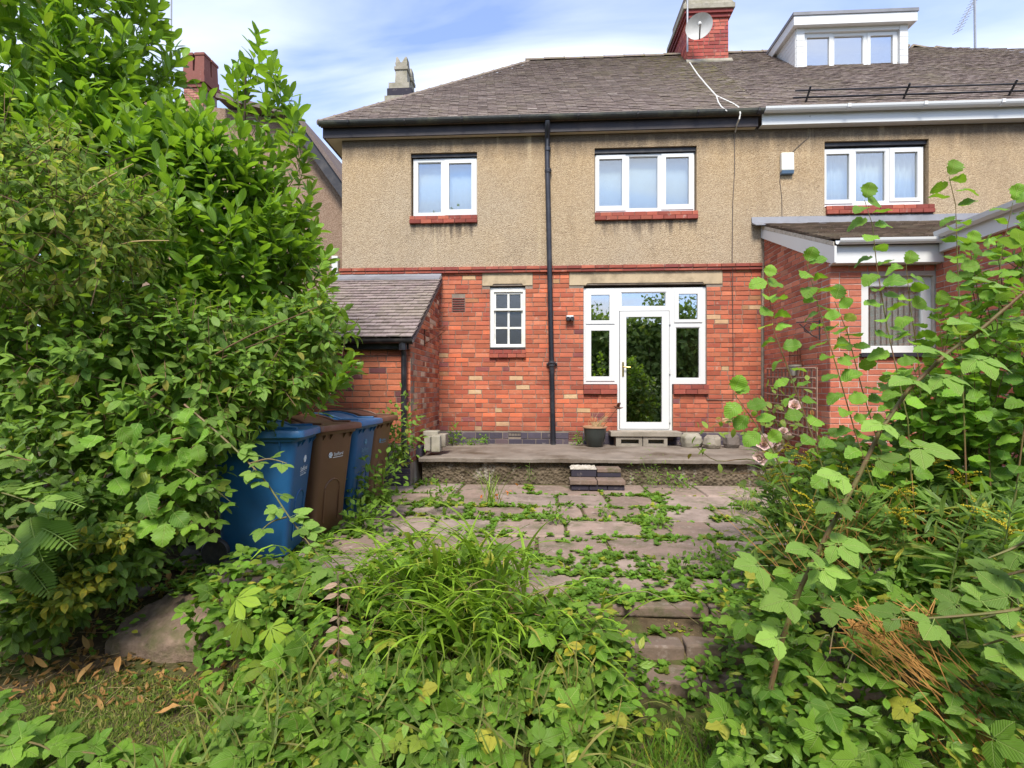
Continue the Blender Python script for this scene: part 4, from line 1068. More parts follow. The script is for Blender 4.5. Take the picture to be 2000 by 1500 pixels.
for xx in (dx0-.10, dx1+.07): box('dormer_fascia', MT['white'], nb, xx, xx+.03, YDm-.089, YR+.38, dz1-.01, dz1+.17)
box('dormer_soffit', MT['white'], nb, dx0-.07, dx1+.07, YDm-.089, YR+.38, dz1+.002, dz1+.03)
for k in range(7):
    z = dz0+(dz1-dz0)*(k+.5)/7
    for (a, b) in ((dx0+.002, P(1571, 60, YDm).x-.002), (P(1757, 60, YDm).x+.002, dx1-.002)): box('cladding_board', MT['white'], dm, a, b, YDm-.012, YDm-.001, z-(dz1-dz0)/14+.007, z+(dz1-dz0)/14)
wdm, RD_ = window(nb, 'dormer_window', (1571, 60, 1757, 132), YDm, [((1573, 62, 1629, 131), (1578, 70, 1622, 128)), ((1697, 60, 1755, 128), (1703, 66, 1747, 124))], [(1632, 66, 1690, 127)], MT['white'], MT['glass_door'])
box('dormer_room', MT['room'], nb, dx0+.1, dx1-.1, YDm+1.2, YDm+1.3, dz0, dz1)
# alarm box
A0, A1, AZ0, AZ1 = rect(1525, 299, 1549.5, 341, D-.06)
al = thing('alarm_box', 'cream burglar alarm box with a blue-grey base on the pebbledash wall', 'alarm box', ((A0+A1)/2, D, AZ0))
MB().prism([(D-.023, AZ0+.05), (D-.10, AZ0+.06), (D-.09, AZ1), (D-.023, AZ1)], 'x', A0, A1).build('cover', MT['alarm_white'], al, bevel=.012)
MB().prism([(D-.023, AZ0), (D-.085, AZ0+.005), (D-.102, AZ0+.058), (D-.023, AZ0+.049)], 'x', A0+.002, A1-.002).build('strobe', MT['alarm_blue'], al, bevel=.006)
tag(MB().tube([P(1526, 330, D-.03), P(1523, 352, D-.03), P(1527, 385, D-.03), P(1527.5, 425, D-.03)], .005, 5).tube([P(1582, 226, 8.42), P(1582, 245, D-.03), P(1580, 268, D-.03), P(1560, 285, D-.03), P(1545, 300, D-.03)], .005, 5).build('alarm_cable', MT['cable_dark'], None), 'thin dark cable hanging on the wall above and below the alarm box', 'cable')
# aerial at the right
ya = YR+.3
ap = thing('roof_aerial', 'thin pole aerial with short rods on the roof at the far right', 'aerial', P(1904, 130, ya))
MB().tube([P(1905, 135, ya), P(1903, -40, ya)], .025, 6).build('mast', MT['galv'], ap)
bm = MB(); b0, b1 = P(1904, -2, ya), P(1870, 62, ya); bm.tube([b0, b1], .010, 5)
for k in range(11):
    c = b0.lerp(b1, k/10); bm.tube([c+Vector((-.11, 0, -.06)), c+Vector((.11, 0, .06))], .006, 4)
bm.build('antenna', MT['galv'], ap)

# neighbour's extension
YX = 6.66
ex = thing('kitchen_extension', 'single storey red brick extension with mossy lean-to roof and white fascia', 'extension', (5, YX, 0))
X1 = P(1826, 600, YX).x; XS = XP+.03; ZXE = 3.02
topf = lambda u: ZXE+(-u-YX)*.43
sw = wall(ex, 'side_wall', MT['mortar_pale'], (XS, 0, 0), (0, -1, 0), (-1, 0, 0), -D+.025, -YX-.02, 0, ZXE+.9, [], .2, .006, top=topf)
lay_bricks(sw, (XS, 0, 0), (0, -1, 0), (-1, 0, 0), -D+.03, -YX, 0, 4.0, [], MT['brick_new'], top=topf, header=.1, course=.0765)
H_E = rect(1683, 538, 1825, 690, YX)
fwl = wall(ex, 'front_wall', MT['mortar_pale'], (0, YX, 0), (1, 0, 0), (0, -1, 0), XS+.003, X1+.3, 0, ZXE, [H_E], .2, .006)
lay_bricks(fwl, (0, YX, 0), (1, 0, 0), (0, -1, 0), XS, X1, 0, ZXE, [H_E], MT['brick_new'], header=.1, course=.0765)
we, RE_ = window(ex, 'window', (1683, 538, 1825, 688), YX, [], [(1701, 556, 1809, 676)], MT['white'], MT['glass'], rec=.06)
bl = (P(1700, 600, YX).x-.05, P(1810, 600, YX).x+.05, P(1750, 680, YX).z, P(1750, 552, YX).z)
nsl = 11
for k in range(nsl):
    x = bl[0]+(bl[1]-bl[0])*(k+.5)/nsl
    MB().add([(x-.05, YX+.13, bl[2]), (x+.05, YX+.17, bl[2]), (x+.05, YX+.17, bl[3]), (x-.05, YX+.13, bl[3]), (x-.05, YX+.242, bl[2]), (x+.05, YX+.282, bl[2]), (x+.05, YX+.282, bl[3]), (x-.05, YX+.242, bl[3])], []) if False else None
    s_ = MB(); s_.add([(x-.05, YX+.13, bl[2]), (x+.05, YX+.17, bl[2]), (x+.05, YX+.17, bl[3]), (x-.05, YX+.13, bl[3]), (x-.05, YX+.133, bl[2]), (x+.05, YX+.173, bl[2]), (x+.05, YX+.173, bl[3]), (x-.05, YX+.133, bl[3])],
        [(0, 1, 2, 3), (7, 6, 5, 4), (0, 4, 5, 1), (1, 5, 6, 2), (2, 6, 7, 3), (3, 7, 4, 0)]); s_.build('blind_slat', MT['net'], ex)
box('room_back', MT['room'], ex, XS+.2, X1+2, YX+1.6, YX+1.7, 0, 3)
box('window_sill', MT['brick_blue'], ex, H_E[0]-.03, H_E[1]+.0, YX-.05, YX+.05, P(1750, 697, YX).z, H_E[2]-.001)
XS2 = X1
fz = lambda y: 0
YF2 = 5.2
sw2 = wall(ex, 'side_wall', MT['mortar_pale'], (XS2, 0, 0), (0, -1, 0), (-1, 0, 0), -YX+.005, -YF2, 0, ZXE+.05, [], .2, .006)
lay_bricks(sw2, (XS2, 0, 0), (0, -1, 0), (-1, 0, 0), -YX+.01, -YF2, 0, ZXE+.05, [], MT['brick_new'], header=.1, course=.0765)
box('corner_post', MT['white'], ex, XS2-.03, XS2+.15, YF2-.12, YF2-.001, 0, ZXE+.06, bevel=.008)
box('porch_window', MT['white'], ex, XS2+.151, XS2+1.6, YF2-.1, YF2-.03, 0, ZXE, bevel=.008)
# lean-to roof of the extension
YEX, ZEX = YX-.16, P(1613, 472, YX-.16).z
ang = math.atan2(P(1500, 440, D).z-ZEX, D-YEX); upx = Vector((0, math.cos(ang), math.sin(ang))); slx = (D-YEX)/math.cos(ang)
xr = roof_face(ex, 'roof', [(XS-.04, YEX, ZEX), (XR, YEX, ZEX), (XR, D-.03, ZEX+(D-.03-YEX)*math.tan(ang)), (XS-.04, D-.03, ZEX+(D-.03-YEX)*math.tan(ang))], MT['tile3'])
lay_tiles(xr, (0, YEX, ZEX), (1, 0, 0), upx, int(slx/.105), .105, .17, lambda s: (XS-.05, 8.4), MT['tile3'], th=.014, tilt=9.)
vg = MB(); vg.prism([(YEX, ZEX-.055), (D-.03, ZEX-.055+(D-.03-YEX)*math.tan(ang)), (D-.03, ZEX-.0+(D-.03-YEX)*math.tan(ang)), (YEX, ZEX)], 'x', XS-.05, XS-.041); vg.build('verge_mortar', MT['flint'], ex)
ft = P(1480, 424, D-.03).z; fb = P(1480, 452, D-.1).z
fl = MB().prism([(D-.026, ft), (D-.035, ft), (D-.06, ft-.10), (D-.2, ft-.175), (D-.2, ft-.185), (D-.05, ft-.125), (D-.026, ft-.1)], 'x', XS-.2, XR); fl.build('lead_flashing', MT['lead'], ex)
bb = MB(); t_ = math.tan(ang); bb.prism([(YEX-.02, ZEX-.26), (YEX+.05, ZEX-.26), (D-.03, ZEX-.20+(D-.03-YEX)*t_), (D-.03, ZEX-.06+(D-.03-YEX)*t_), (YEX-.02, ZEX-.06)], 'x', XS-.05, XS-.022); bb.build('bargeboard', MT['white'], ex)
gutter(ex, XS-.02, XS2-.06, YEX-.04, ZEX+.01, MT['white'], r=.055)
box('fascia', MT['white'], ex, XS-.02, XS2+.0, YEX+.02, YEX+.04, ZEX-.26, ZEX-.035)
box('soffit', MT['white'], ex, XS-.02, XS2, YEX+.041, YX-.001, ZEX-.26, ZEX-.245)
g2 = MB()
pr = [(XS2-.17, ZXE+.16), (XS2-.16, ZXE+.11), (XS2-.12, ZXE+.08), (XS2-.08, ZXE+.11), (XS2-.07, ZXE+.16)]
g2.prism([(a, b) for a, b in pr], 'y', YF2-.3, YX-.2); g2.build('gutter', MT['white'], ex)
box('fascia', MT['white'], ex, XS2-.069, XS2-.04, YF2-.3, YX-.16, ZXE-.07, ZXE+.14)
box('soffit', MT['white'], ex, XS2-.039, XS2-.001, YF2-.3, YX-.01, ZXE-.07, ZXE-.055)
box('flat_roof', MT['tile3'], ex, XS2-.03, XS2+3, YF2-.3, YX, ZXE+.062, ZXE+.13)

# ================================================================== lean-to at the left
lt = thing('lean_to_outbuilding', 'low brick lean-to with a grey tiled sloping roof and black gutter against the house wall', 'lean-to', (-2.7, 7.5, 0))
YLF = 6.66; XLR = P(858, 700, D).x+.0
XLR = (P(858, 700, D).x+P(802, 760, YLF).x)/2; XLL = XL-.02
ZLE = P(806, 662, YLF-.1).z; ZLT = P(800, 543, D).z
angl = math.atan2(ZLT-ZLE, D-.02-(YLF-.12)); upl = Vector((0, math.cos(angl), math.sin(angl))); tl_ = math.tan(angl)
ZWL = ZLE+.10*tl_-.02
ltop = lambda u: ZWL+(u-YLF)*tl_-.05
fwm = wall(lt, 'front_wall', MT['mortar'], (0, YLF, 0), (1, 0, 0), (0, -1, 0), XLL, XLR, 0, ZWL-.05, [], .2, .008)
def ltint(u, z): return rng.choice([rng.uniform(.4, .8), rng.uniform(.7, .8), .9, .97], p=[.6, .25, .1, .05])
lay_bricks(fwm, (0, YLF, 0), (1, 0, 0), (0, -1, 0), XLL, XLR, .56, ZWL-.05, [], MT['brick'], tintf=ltint)
lay_bricks(fwm, (0, YLF, 0), (1, 0, 0), (0, -1, 0), XLL, XLR, 0., .558, [], MT['brick_blue'], pname='blue_brick', sname='blue_brickwork')
swl = wall(lt, 'side_wall', MT['mortar_pale'], (XLR, 0, 0), (0, 1, 0), (1, 0, 0), YLF+.02, D-.001, 0, ZLT+.1, [], .2, .008, top=ltop)
lay_bricks(swl, (XLR, 0, 0), (0, 1, 0), (1, 0, 0), YLF, D-.01, TZ-.05, ZLT, [], MT['brick_mixed'], top=ltop, header=.35)
lr = roof_face(lt, 'roof', [(XLL-.1, YLF-.12, ZLE), (XLR+.05, YLF-.12, ZLE), (XLR+.05, D-.03, ZLE+(D-.03-YLF+.12)*tl_), (XLL-.1, D-.03, ZLE+(D-.03-YLF+.12)*tl_)], MT['tile2'])
sll = (D-.02-YLF+.12)/math.cos(angl)
lay_tiles(lr, (0, YLF-.12, ZLE), (1, 0, 0), upl, int(sll/.112), .112, .168, lambda s: (XLL-.1, XLR+.06), MT['tile2'], th=.013, tilt=8.5)
MB().prism([(D-.002, ZLT+.09), (D-.02, ZLT+.09), (D-.05, ZLT+.03), (D-.22, ZLT-.055), (D-.22, ZLT-.075), (D-.04, ZLT+.0), (D-.002, ZLT+.02)], 'x', XLL-.1, XLR+.04).build('flashing', MT['lead'], lt)
gutter(lt, XLL-.1, XLR+.07, YLF-.15, ZLE-.01, MT['black'], r=.05)
box('fascia', MT['black'], lt, XLL-.1, XLR+.0, YLF-.09, YLF-.001, ZLE-.13, ZLE-.02)
xdp = P(789, 700, YLF-.07).x
dp = MB().tube([(xdp, YLF-.15, ZLE-.05), (xdp, YLF-.12, ZLE-.13), (xdp, YLF-.075, ZLE-.19), (xdp, YLF-.075, .40)], .038, 12).build('downpipe', MT['pipe'], lt, smooth=True)
for z in (ZLE-.10, .42): MB().lathe([(.04, -.05), (.052, -.045), (.052, .045), (.04, .05)], (xdp, YLF-.075 if z < 1 else YLF-.13, z), 14).build('collar', MT['pipe'], dp, smooth=True)
OCC += [(560, 858, 541, 950, 7.4), (1487, 2000, 425, 1000, 7.0), (430, 620, 815, 1100, 3.8), (610, 690, 815, 1050, 4.4), (690, 750, 800, 1020, 5.0)]
# bracket on the lean-to wall
bk = thing('hanging_bracket', 'small rusty wire basket bracket on the lean-to side wall', 'bracket', (XLR, 7.2, 1.9))
b0 = Vector((XLR+.01, 7.45, P(834, 645, 7.45).z)); b1 = b0+Vector((.27, -.05, .015))
MB().tube([b0, b1, b1+Vector((.03, 0, .03)), b1+Vector((.05, 0, -.02)), b1+Vector((.02, 0, -.045)), b0+Vector((0, 0, -.2))], .007, 5).tube([b0+Vector((0, 0, .02)), b0+Vector((0, 0, -.24))], .008, 5).build('scroll', MT['rust'], bk)

# ================================================================== house far left
fh = thing('distant_house', 'brown pebbledash gable of the next house with a black bargeboard behind the laurel', 'house', P(600, 500, 11.5))
YN = 11.5
poly = [P(*q, YN) for q in ((250, 195), (445, 212), (584, 245), (720, 434), (720, 860), (250, 860))]
mb = MB(); mb.prism([(p.x, p.z) for p in poly], 'y', YN, YN+6); mb.build('gable_wall', MT['dash_far'], fh)
def strip(pa, pb, h0, h1, y0, y1, mat, name):
    a, b = P(*pa, YN), P(*pb, YN); d = (b-a).normalized(); n = Vector((-d.z, 0, d.x))
    if n.z < 0: n = -n
    q = [a+n*h0, b+n*h0, b+n*h1, a+n*h1]
    mb = MB(); mb.prism([(p.x, p.z) for p in q], 'y', y0, y1); return mb.build(name, mat, fh)
strip((582, 240), (722, 436), -.16, .05, YN-.30, YN-.26, MT['black'], 'bargeboard')
strip((580, 236), (722, 434), .05, .13, YN-.36, YN+6, MT['tile'], 'roof')
strip((440, 207), (584, 242), .0, .10, YN-.36, YN+6, MT['tile'], 'roof')
strip((582, 240), (722, 436), -.02, .0, YN-.26, YN-.001, MT['cream'], 'soffit')
Y5 = 17.
k0, k1 = P(350, 150, Y5).x, P(399, 150, Y5).x
ch = box('chimney', MT['mortar'], fh, k0+.1, k1-.1, Y5+.1, Y5+.85, 5, P(380, 168, Y5).z)
lay_bricks(ch, (0, Y5+.09, 0), (1, 0, 0), (0, -1, 0), k0+.09, k1-.09, P(380, 260, Y5).z, P(380, 168, Y5).z, [], MT['brick_far'], course=.085)
for (pr, ya_, yb_) in ((.0, 168, 160), (.06, 160, 148), (0, 148, 136)): box('corbel', MT['brick_far'], ch, k0+.05-pr, k1-.05+pr, Y5+.05-pr, Y5+.9+pr, P(380, ya_, Y5).z+.002, P(380, yb_, Y5).z)
for ix in range(2):
    for iy in range(2):
        xc = k0+(k1-k0)*(.27+.46*ix); yc = Y5+.27+iy*.42; z0 = P(380, 136, Y5).z; z1 = P(380, 98, Y5).z
        mb = MB()
        def sq(r, z): return [(xc-r, yc-r, z), (xc+r, yc-r, z), (xc+r, yc+r, z), (xc-r, yc+r, z)]
        mb.loft([sq(.175, z0), sq(.16, z1-.12), sq(.185, z1-.10), sq(.185, z1-.03), sq(.165, z1)]); mb.build('pot', MT['brick_far'], ch)
tag(MB().tube([P(334, 230, Y5), P(335, -60, Y5)], .028, 6).build('aerial_mast', MT['galv'], None), 'slim grey mast rising behind the laurel beside the distant chimney', 'aerial')
m0 = rect(648, 500, 660, 532, YN-.1)
tag(box('meter_box', MT['white'], None, m0[0], m0[1], YN-.12, YN-.002, m0[2], m0[3], bevel=.01), 'small white box fixed on the brown pebbledash gable of the next house', 'meter box')

# ================================================================== wheelie bins
def rrect(cx, cy, hx, hy, r, z, n=4):
    pts = []
    for sx, sy, a0 in ((1, 1, 0), (-1, 1, 90), (-1, -1, 180), (1, -1, 270)):
        for k in range(n+1):
            a = R(a0+90*k/n); pts.append((cx+sx*(hx-r)+r*math.cos(a), cy+sy*(hy-r)+r*math.sin(a), z))
    return pts
def text(s, size, mat, parent, M, name='lettering', shear=0):
    cu = bpy.data.curves.new(name, 'FONT'); cu.body = s; cu.size = size; cu.align_x = 'CENTER'; cu.extrude = .0004; cu.materials.append(mat)
    f = bpy.data.objects.new(name, cu); COL.objects.link(f); bpy.context.view_layer.update()
    me = bpy.data.meshes.new_from_object(f.evaluated_get(bpy.context.evaluated_depsgraph_get())); bpy.data.objects.remove(f)
    o = bpy.data.objects.new(name, me); COL.objects.link(o); o.parent = parent; o.matrix_basis = M; return o
def wheelie(colour, loc, rot, label, prt, logo):
    """front faces local +x; the wheels and the handle are at the back"""
    b, l = MT['bin_'+colour], MT['bin_'+colour+'2']
    t = thing('wheelie_bin', label, 'wheelie bin', (0, 0, 0), 'wheelie bins in a row under the laurel'); t['local'] = 1
    mb = MB()
    mb.loft([rrect(-.0, 0, .235, .215, .05, .012), rrect(0, 0, .25, .228, .05, .03), rrect(.005, 0, .262, .238, .055, .30), rrect(.02, 0, .315, .268, .06, .90), rrect(.02, 0, .318, .27, .06, .955)])
    mb.loft([rrect(.02, 0, .335, .288, .06, .935), rrect(.02, 0, .342, .294, .06, .945), rrect(.02, 0, .342, .294, .06, .985), rrect(.02, 0, .335, .288, .06, .99)])
    bd = mb.build('body', b, t, smooth=True)
    rb = MB()
    for yy in (-.2, -.1, .1, .2): rb.prism([(.318, .86), (.37, .935), (.318, .935)], 'y', yy-.004, yy+.004)
    for xx in (-.2, .0, .22):
        for s in (-1, 1): rb.prism([(s*.262, .85), (s*.296, .935), (s*.262, .935)], 'x', xx-.004, xx+.004)
    rb.build('rib', b, t)['kind'] = 'stuff'
    ar = MB()        # raised arch on the front face
    pts = [(.0, -.11, .12)]+[(0, -.11, .42)]+[(0, -.11*math.cos(a), .42+.09*math.sin(a)) for a in np.linspace(.2, math.pi-.2, 8)]+[(0, .11, .42), (0, .11, .12)]
    fxz = lambda z: .262+(.335-.262)*max(0, (z-.3)/.6)+.004 if z > .3 else .252+.015*z/.3+.004
    ar.tube([(fxz(p[2])+.0, p[1], p[2]) for p in pts], .008, 6); ar.build('arch_moulding', b, t, smooth=True)
    lid = MB()
    lid.loft([rrect(.03, 0, .372, .315, .05, .965), rrect(.03, 0, .380, .322, .05, .972), rrect(.03, 0, .380, .322, .05, 1.008), rrect(.03, 0, .372, .315, .05, 1.022), rrect(.02, 0, .345, .285, .05, 1.028)])
    lo = lid.build('lid', l, t, smooth=True)
    hp = MB(); k = 12; top = []
    xs = np.linspace(-.33, .33, k)
    prof = [1.03+.050*math.sin(math.pi*min(1, max(0, (x+.36)/.50))**.8)+(.012 if x < .12 else -.0) for x in xs]
    secs = [[(x, -.25, 1.024), (x, -.235, p-.008), (x, -.19, p), (x, .19, p), (x, .235, p-.008), (x, .25, 1.024)] for x, p in zip(xs, prof)]
    hp.loft(secs); hp.build('lid_panel', l, t, smooth=True)
    rs = MB()
    for yy in (-.21, .21): rs.tube([(x, yy, p+.006) for x, p in zip(xs, prof)], .011, 6)
    rs.build('lid_rib', l, t, smooth=True)
    hd = MB().tube([(-.385, -.24, 1.0), (-.40, -.22, 1.01), (-.40, .22, 1.01), (-.385, .24, 1.0)], .016, 8)
    for yy in (-.24, -.08, .08, .24): hd.box(-.40, -.31, yy-.012, yy+.012, .975, 1.01)
    hd.build('handle', l, t, smooth=True)
    MB().tube([(-.25, -.27, .10), (-.25, .27, .10)], .012, 8).build('axle', MT['rubber'], t)
    for yy in (-.285, .285):
        s = -1 if yy < 0 else 1
        wl = MB().lathe([(.068, -.024), (.092, -.026), (.100, -.014), (.100, .014), (.092, .026), (.068, .024)], (-.25, yy, .10), 28, 'y').build('wheel', MT['rubber'], t, smooth=True)
        MB().lathe([(.015, .014*s), (.022, .012*s), (.03, .002*s), (.06, .004*s), (.0675, .018*s), (.0675, -.018*s), (.015, -.014*s)], (-.25, yy, .10), 22, 'y').build('rim', b if False else MT['rubber'], wl, smooth=True)
    ang = math.atan2(.335-.262, .6)
    M0 = Matrix.Translation((fxz(.70)+.0005, logo[1], logo[2])) @ Matrix.Rotation(R(90), 4, 'Z') @ Matrix.Rotation(R(90)+0, 4, 'X') @ Matrix.Rotation(ang*-1, 4, 'X')
    fx = fxz(logo[2])
    M0 = Matrix.Translation((fx+.002, logo[1], logo[2])) @ Matrix.Rotation(R(90), 4, 'Z') @ Matrix.Rotation(R(90)+ang, 4, 'X')
    if logo[0] == 'stack':
        text('Stafford', .058, prt, t, M0 @ Matrix.Translation((0, -.055, .0)))
        text('BOROUGH COUNCIL', .016, prt, t, M0 @ Matrix.Translation((0, -.09, .0)))
        box_l = MB(); box_l.box(-.085, .085, -.068, -.065, 0, .0006); o = box_l.build('underline', prt, t); o.matrix_basis = M0
        ec, er = (0, .045), .03
    else:
        text('Stafford', .045, prt, t, M0 @ Matrix.Translation((.03, -.012, .0)))
        box_l = MB(); box_l.box(-.05, .10, -.030, -.024, 0, .0006); o = box_l.build('underline', prt, t); o.matrix_basis = M0
        ec, er = (-.088, 0), .026
    em = MB()
    for k in range(6):
        a = k*math.pi/3; c = (ec[0]+er*.62*math.cos(a), ec[1]+er*.62*math.sin(a))
        em.tube([(c[0]+er*.38*math.cos(q), c[1]+er*.38*math.sin(q), .0) for q in np.linspace(0, 2*math.pi, 9)], .0035, 4)
    o = em.build('emblem', prt, t); o.matrix_basis = M0
    t.location = loc; t.rotation_euler = (0, 0, R(rot)); t.scale = (.95, .95, .95); return t
wheelie('blue', (-2.17, 3.92, 0), 9, 'nearest blue wheelie bin with white lettering and a black wheel showing at its left', MT['print'], ('stack', .02, .72))
wheelie('brown', (-2.10, 4.52, 0), -14, 'brown wheelie bin with white logo standing between the two blue bins', MT['print'], ('row', .01, .74))
wheelie('blue', (-2.07, 5.12, 0), -3, 'blue wheelie bin with faded logo between the two brown bins', MT['print_dim'], ('stack', 0, .74))
wheelie('brown', (-2.08, 5.74, 0), -4, 'farthest brown wheelie bin, beside the black downpipe of the lean-to', MT['print_dim'], ('row', 0, .74))

# ================================================================== small things on the terrace
sec = thing('security_light', 'small twin-headed security light on the brick wall left of the door', 'light', P(1113, 623, D))
c = P(1113, 620, D); MB().box(c.x-.065, c.x+.065, D-.06, D-.001, c.z-.03, c.z+.025).build('housing', MT['galv'], sec, bevel=.012)
for s in (-1, 1): MB().lathe([(.02, 0), (.036, -.02), (.036, -.045), (.03, -.05)], (c.x+s*.035, D-.055, c.z-.035), 12, 'y').build('lamp_head', MT['black'], sec, smooth=True)
MB().tube([(c.x, D-.05, c.z-.03), (c.x, D-.06, c.z-.065)], .014, 8).build('sensor', MT['black'], sec)
YP = 8.28
pc = P(1162, 872, YP); pc.z = TZ+.012
pot = thing('plant_pot', 'dark glazed plant pot with dried stems beside the door on the terrace', 'plant pot', pc)
MB().lathe([(.115, 0), (.125, .01), (.165, .17), (.180, .28), (.182, .30), (.168, .305), (.165, .285)], pc, 28).build('pot_body', MT['pot'], pot, smooth=True)
MB().lathe([(.180, .295), (.196, .30), (.196, .322), (.18, .325), (.165, .318), (.165, .295)], pc, 28).build('rim', MT['clay'], pot, smooth=True)
ds = MB()
for k in range(22):
    a = rng.uniform(0, 6.28); r = rng.uniform(.01, .12); b = Vector((pc.x+r*math.cos(a), pc.y+r*math.sin(a), pc.z+.29)); l = rng.uniform(.12, .34)
    d = Vector((math.cos(a)*.5+.25, math.sin(a)*.4, 1)).normalized(); ds.tube([b, b+d*l*.6, b+d*l+Vector((.04, 0, -.02))], [.004, .003, .002], 4)
ds.build('dried_stems', MT['straw'], pot)['kind'] = 'stuff'
bird = thing('garden_ornament', 'rusty metal bird on a thin rod leaning out of the dark plant pot', 'ornament', pc+Vector((.1, 0, .3)))
r0 = pc+Vector((.06, 0, .22)); r1 = P(1206, 797, YP-.05)
MB().tube([r0, r1], .006, 6).build('rod', MT['rust'], bird)
bm = MB().loft([[tuple(r1+Vector((x, y, z))+Vector((0, r*math.cos(t), r*math.sin(t)))) for t in np.linspace(0, 6.28, 9)[:-1]] for x, y, z, r in ((-.06, 0, .03, .004), (-.03, 0, .02, .018), (.01, 0, .005, .024), (.05, 0, .0, .012), (.09, 0, .01, .003))])
bm.build('bird_body', MT['rust'], bird, smooth=True)
for s in (-1, 1): MB().add([tuple(r1+Vector(q)) for q in ((-.02, s*.02, .02), (.03, s*.02, .01), (.05, s*.05, .10), (.0, s*.06, .09))], [(0, 1, 2, 3), (3, 2, 1, 0)]) if False else None
wg = MB()
for s in (-1, 1): wg.loft([[tuple(r1+Vector((x, s*y, z+o))) for (x, y, z) in ((-.02, .015, .02), (.03, .015, .01), (.045, .05, .085), (.0, .06, .075))] for o in (0, .004)])
wg.build('wings', MT['rust'], bird)
# brick step up to the terrace
st = thing('brick_step', 'two-tier step of red bricks and crumbling mortar against the terrace wall', 'step', P(1168, 957, 6.5))
def sblock(px0, px1, y0, y1, z0, z1, mat, nm='brick'):
    MB().box(P(px0, 930, y0).x, P(px1, 930, y0).x, y0, y1, z0, z1).build(nm, mat, st, bevel=.008)
for a, b in ((1113, 1166), (1167.5, 1222)):
    sblock(a, b, 6.46, 6.72, .078, .135, MT['slab'])
for a, b in ((1116, 1150), (1151, 1186), (1187, 1220)): sblock(a, b, 6.49, 6.8, .005, .075, MT['brick_blue'])
sblock(1116, 1165, 6.70, 6.92, .138, .235, MT['brick_blue'])
sblock(1166.5, 1213, 6.70, 6.92, .138, .195, MT['brick_blue'])
sblock(1166.5, 1213, 6.69, 6.91, .198, .25, MT['slab'])
rm = MB(); n = 12
xa, xb = P(1114, 920, 6.7).x, P(1165, 920, 6.7).x
vs = [(xa+(xb-xa)*i/n, 6.69+.22*j/8, .237+.028*rng.random()+.02*math.sin(math.pi*i/n)*math.sin(math.pi*j/8)) for j in range(9) for i in range(n+1)]
k0 = len(vs); vs += [(v[0], v[1], .2355) for v in vs]
fs = [(j*(n+1)+i, j*(n+1)+i+1, (j+1)*(n+1)+i+1, (j+1)*(n+1)+i) for j in range(8) for i in range(n)]
rim_ = [i for i in range(n+1)]+[j*(n+1)+n for j in range(1, 9)]+[8*(n+1)+i for i in range(n-1, -1, -1)]+[j*(n+1) for j in range(7, 0, -1)]
fs += [(rim_[i]+k0, rim_[(i+1) % len(rim_)]+k0, rim_[(i+1) % len(rim_)], rim_[i]) for i in range(len(rim_))]
rm.add(vs, fs); rm.build('mortar_lump', MT['flint'], st)
# loose blocks at the lean-to corner
blk = [((806, 824), 872, 893, 6.95, .25, 'brick_blue', 'dark engineering brick lying at the corner of the lean-to'),
       ((828, 841), 853, 881, 7.0, .22, 'block', 'grey half block leaning upright at the lean-to corner'),
       ((842, 860), 851, 883, 7.05, .2, 'block', 'grey square block next to the upright half block by the lean-to'),
       ((851, 871), 848, 873, 7.15, .24, 'concrete', 'tall pale block at the right end of the loose blocks by the lean-to'),
       ((826, 856), 842, 852, 7.15, .2, 'block', 'mossy flat stone laid on top of the loose blocks by the lean-to')]
for (a, b), y0, y1, yy, dp_, m, lb in blk:
    x0, x1 = P(a, 860, yy).x, P(b, 860, yy).x; z0 = max(TZ+.004, P(840, y1, yy).z); z1 = P(840, y0, yy).z
    if 'on top' in lb: z0 = z1-.07
    o = box('loose_block', MT[m], None, x0, x1-.006, yy, yy+dp_, z0, z1, bevel=.012); tag(o, lb, 'block', 'loose blocks at the lean-to corner')
def stone(px0, px1, py0, py1, Y, label, seed, mat='rock', z0=None, dep=None, group=None, name='stone'):
    v, f, _ = stone_variant(seed); x0, x1 = P(px0, 900, Y).x, P(px1, 900, Y).x; zb = P(1000, py1, Y).z if z0 is None else z0; zt = P(1000, py0, Y).z
    d = dep or (x1-x0)*.7; mb = MB(); mb.add([((x0+x1)/2+p[0]*(x1-x0)*1.05, Y+d/2+p[1]*d, (zb+zt)/2+p[2]*(zt-zb)) for p in v], f)
    o = mb.build(name, MT[mat], None, smooth=False, bevel=.02); tag(o, label, 'stone', group); return o
stone(1332, 1378, 846, 876, 8.15, 'squared sandy stone on the terrace just right of the door step', 1, 'block', TZ, .3)
stone(1379, 1416, 849, 877, 8.0, 'pale lichened stone at the right of the sandy stone by the door step', 2, 'concrete', TZ, .3)
stone(1417, 1450, 846, 876, 8.1, 'mossy rounded stone farthest right of the stones on the terrace', 3, 'rock', TZ, .25)
# lattice trellis leaning on the extension wall
tr = thing('trellis', 'brown wooden lattice trellis leaning against the extension side wall', 'trellis', (P(1535, 840, 7.0).x, 7.2, TZ))
a0, a1 = Vector((XS-.06, 8.3, 0)), Vector((XS-.12, 6.75, 0)); tz0, tz1 = .62, 1.66
for k in range(13):
    q = a0.lerp(a1, k/12); MB().box(-.006, .006, -.016, .016, tz0, tz1-.04-.06*(k/12)).build('slat', MT['wood'], tr).location = q
    tr.children[-1].matrix_parent_inverse = Matrix.Translation(-tr.location)
for k in range(8):
    z = tz0+.06+(tz1-tz0-.12)*k/7; MB().tube([a0+Vector((-.011, 0, z)), a1+Vector((-.011, 0, z-.05))], .014, 4).build('rail', MT['wood'], tr)
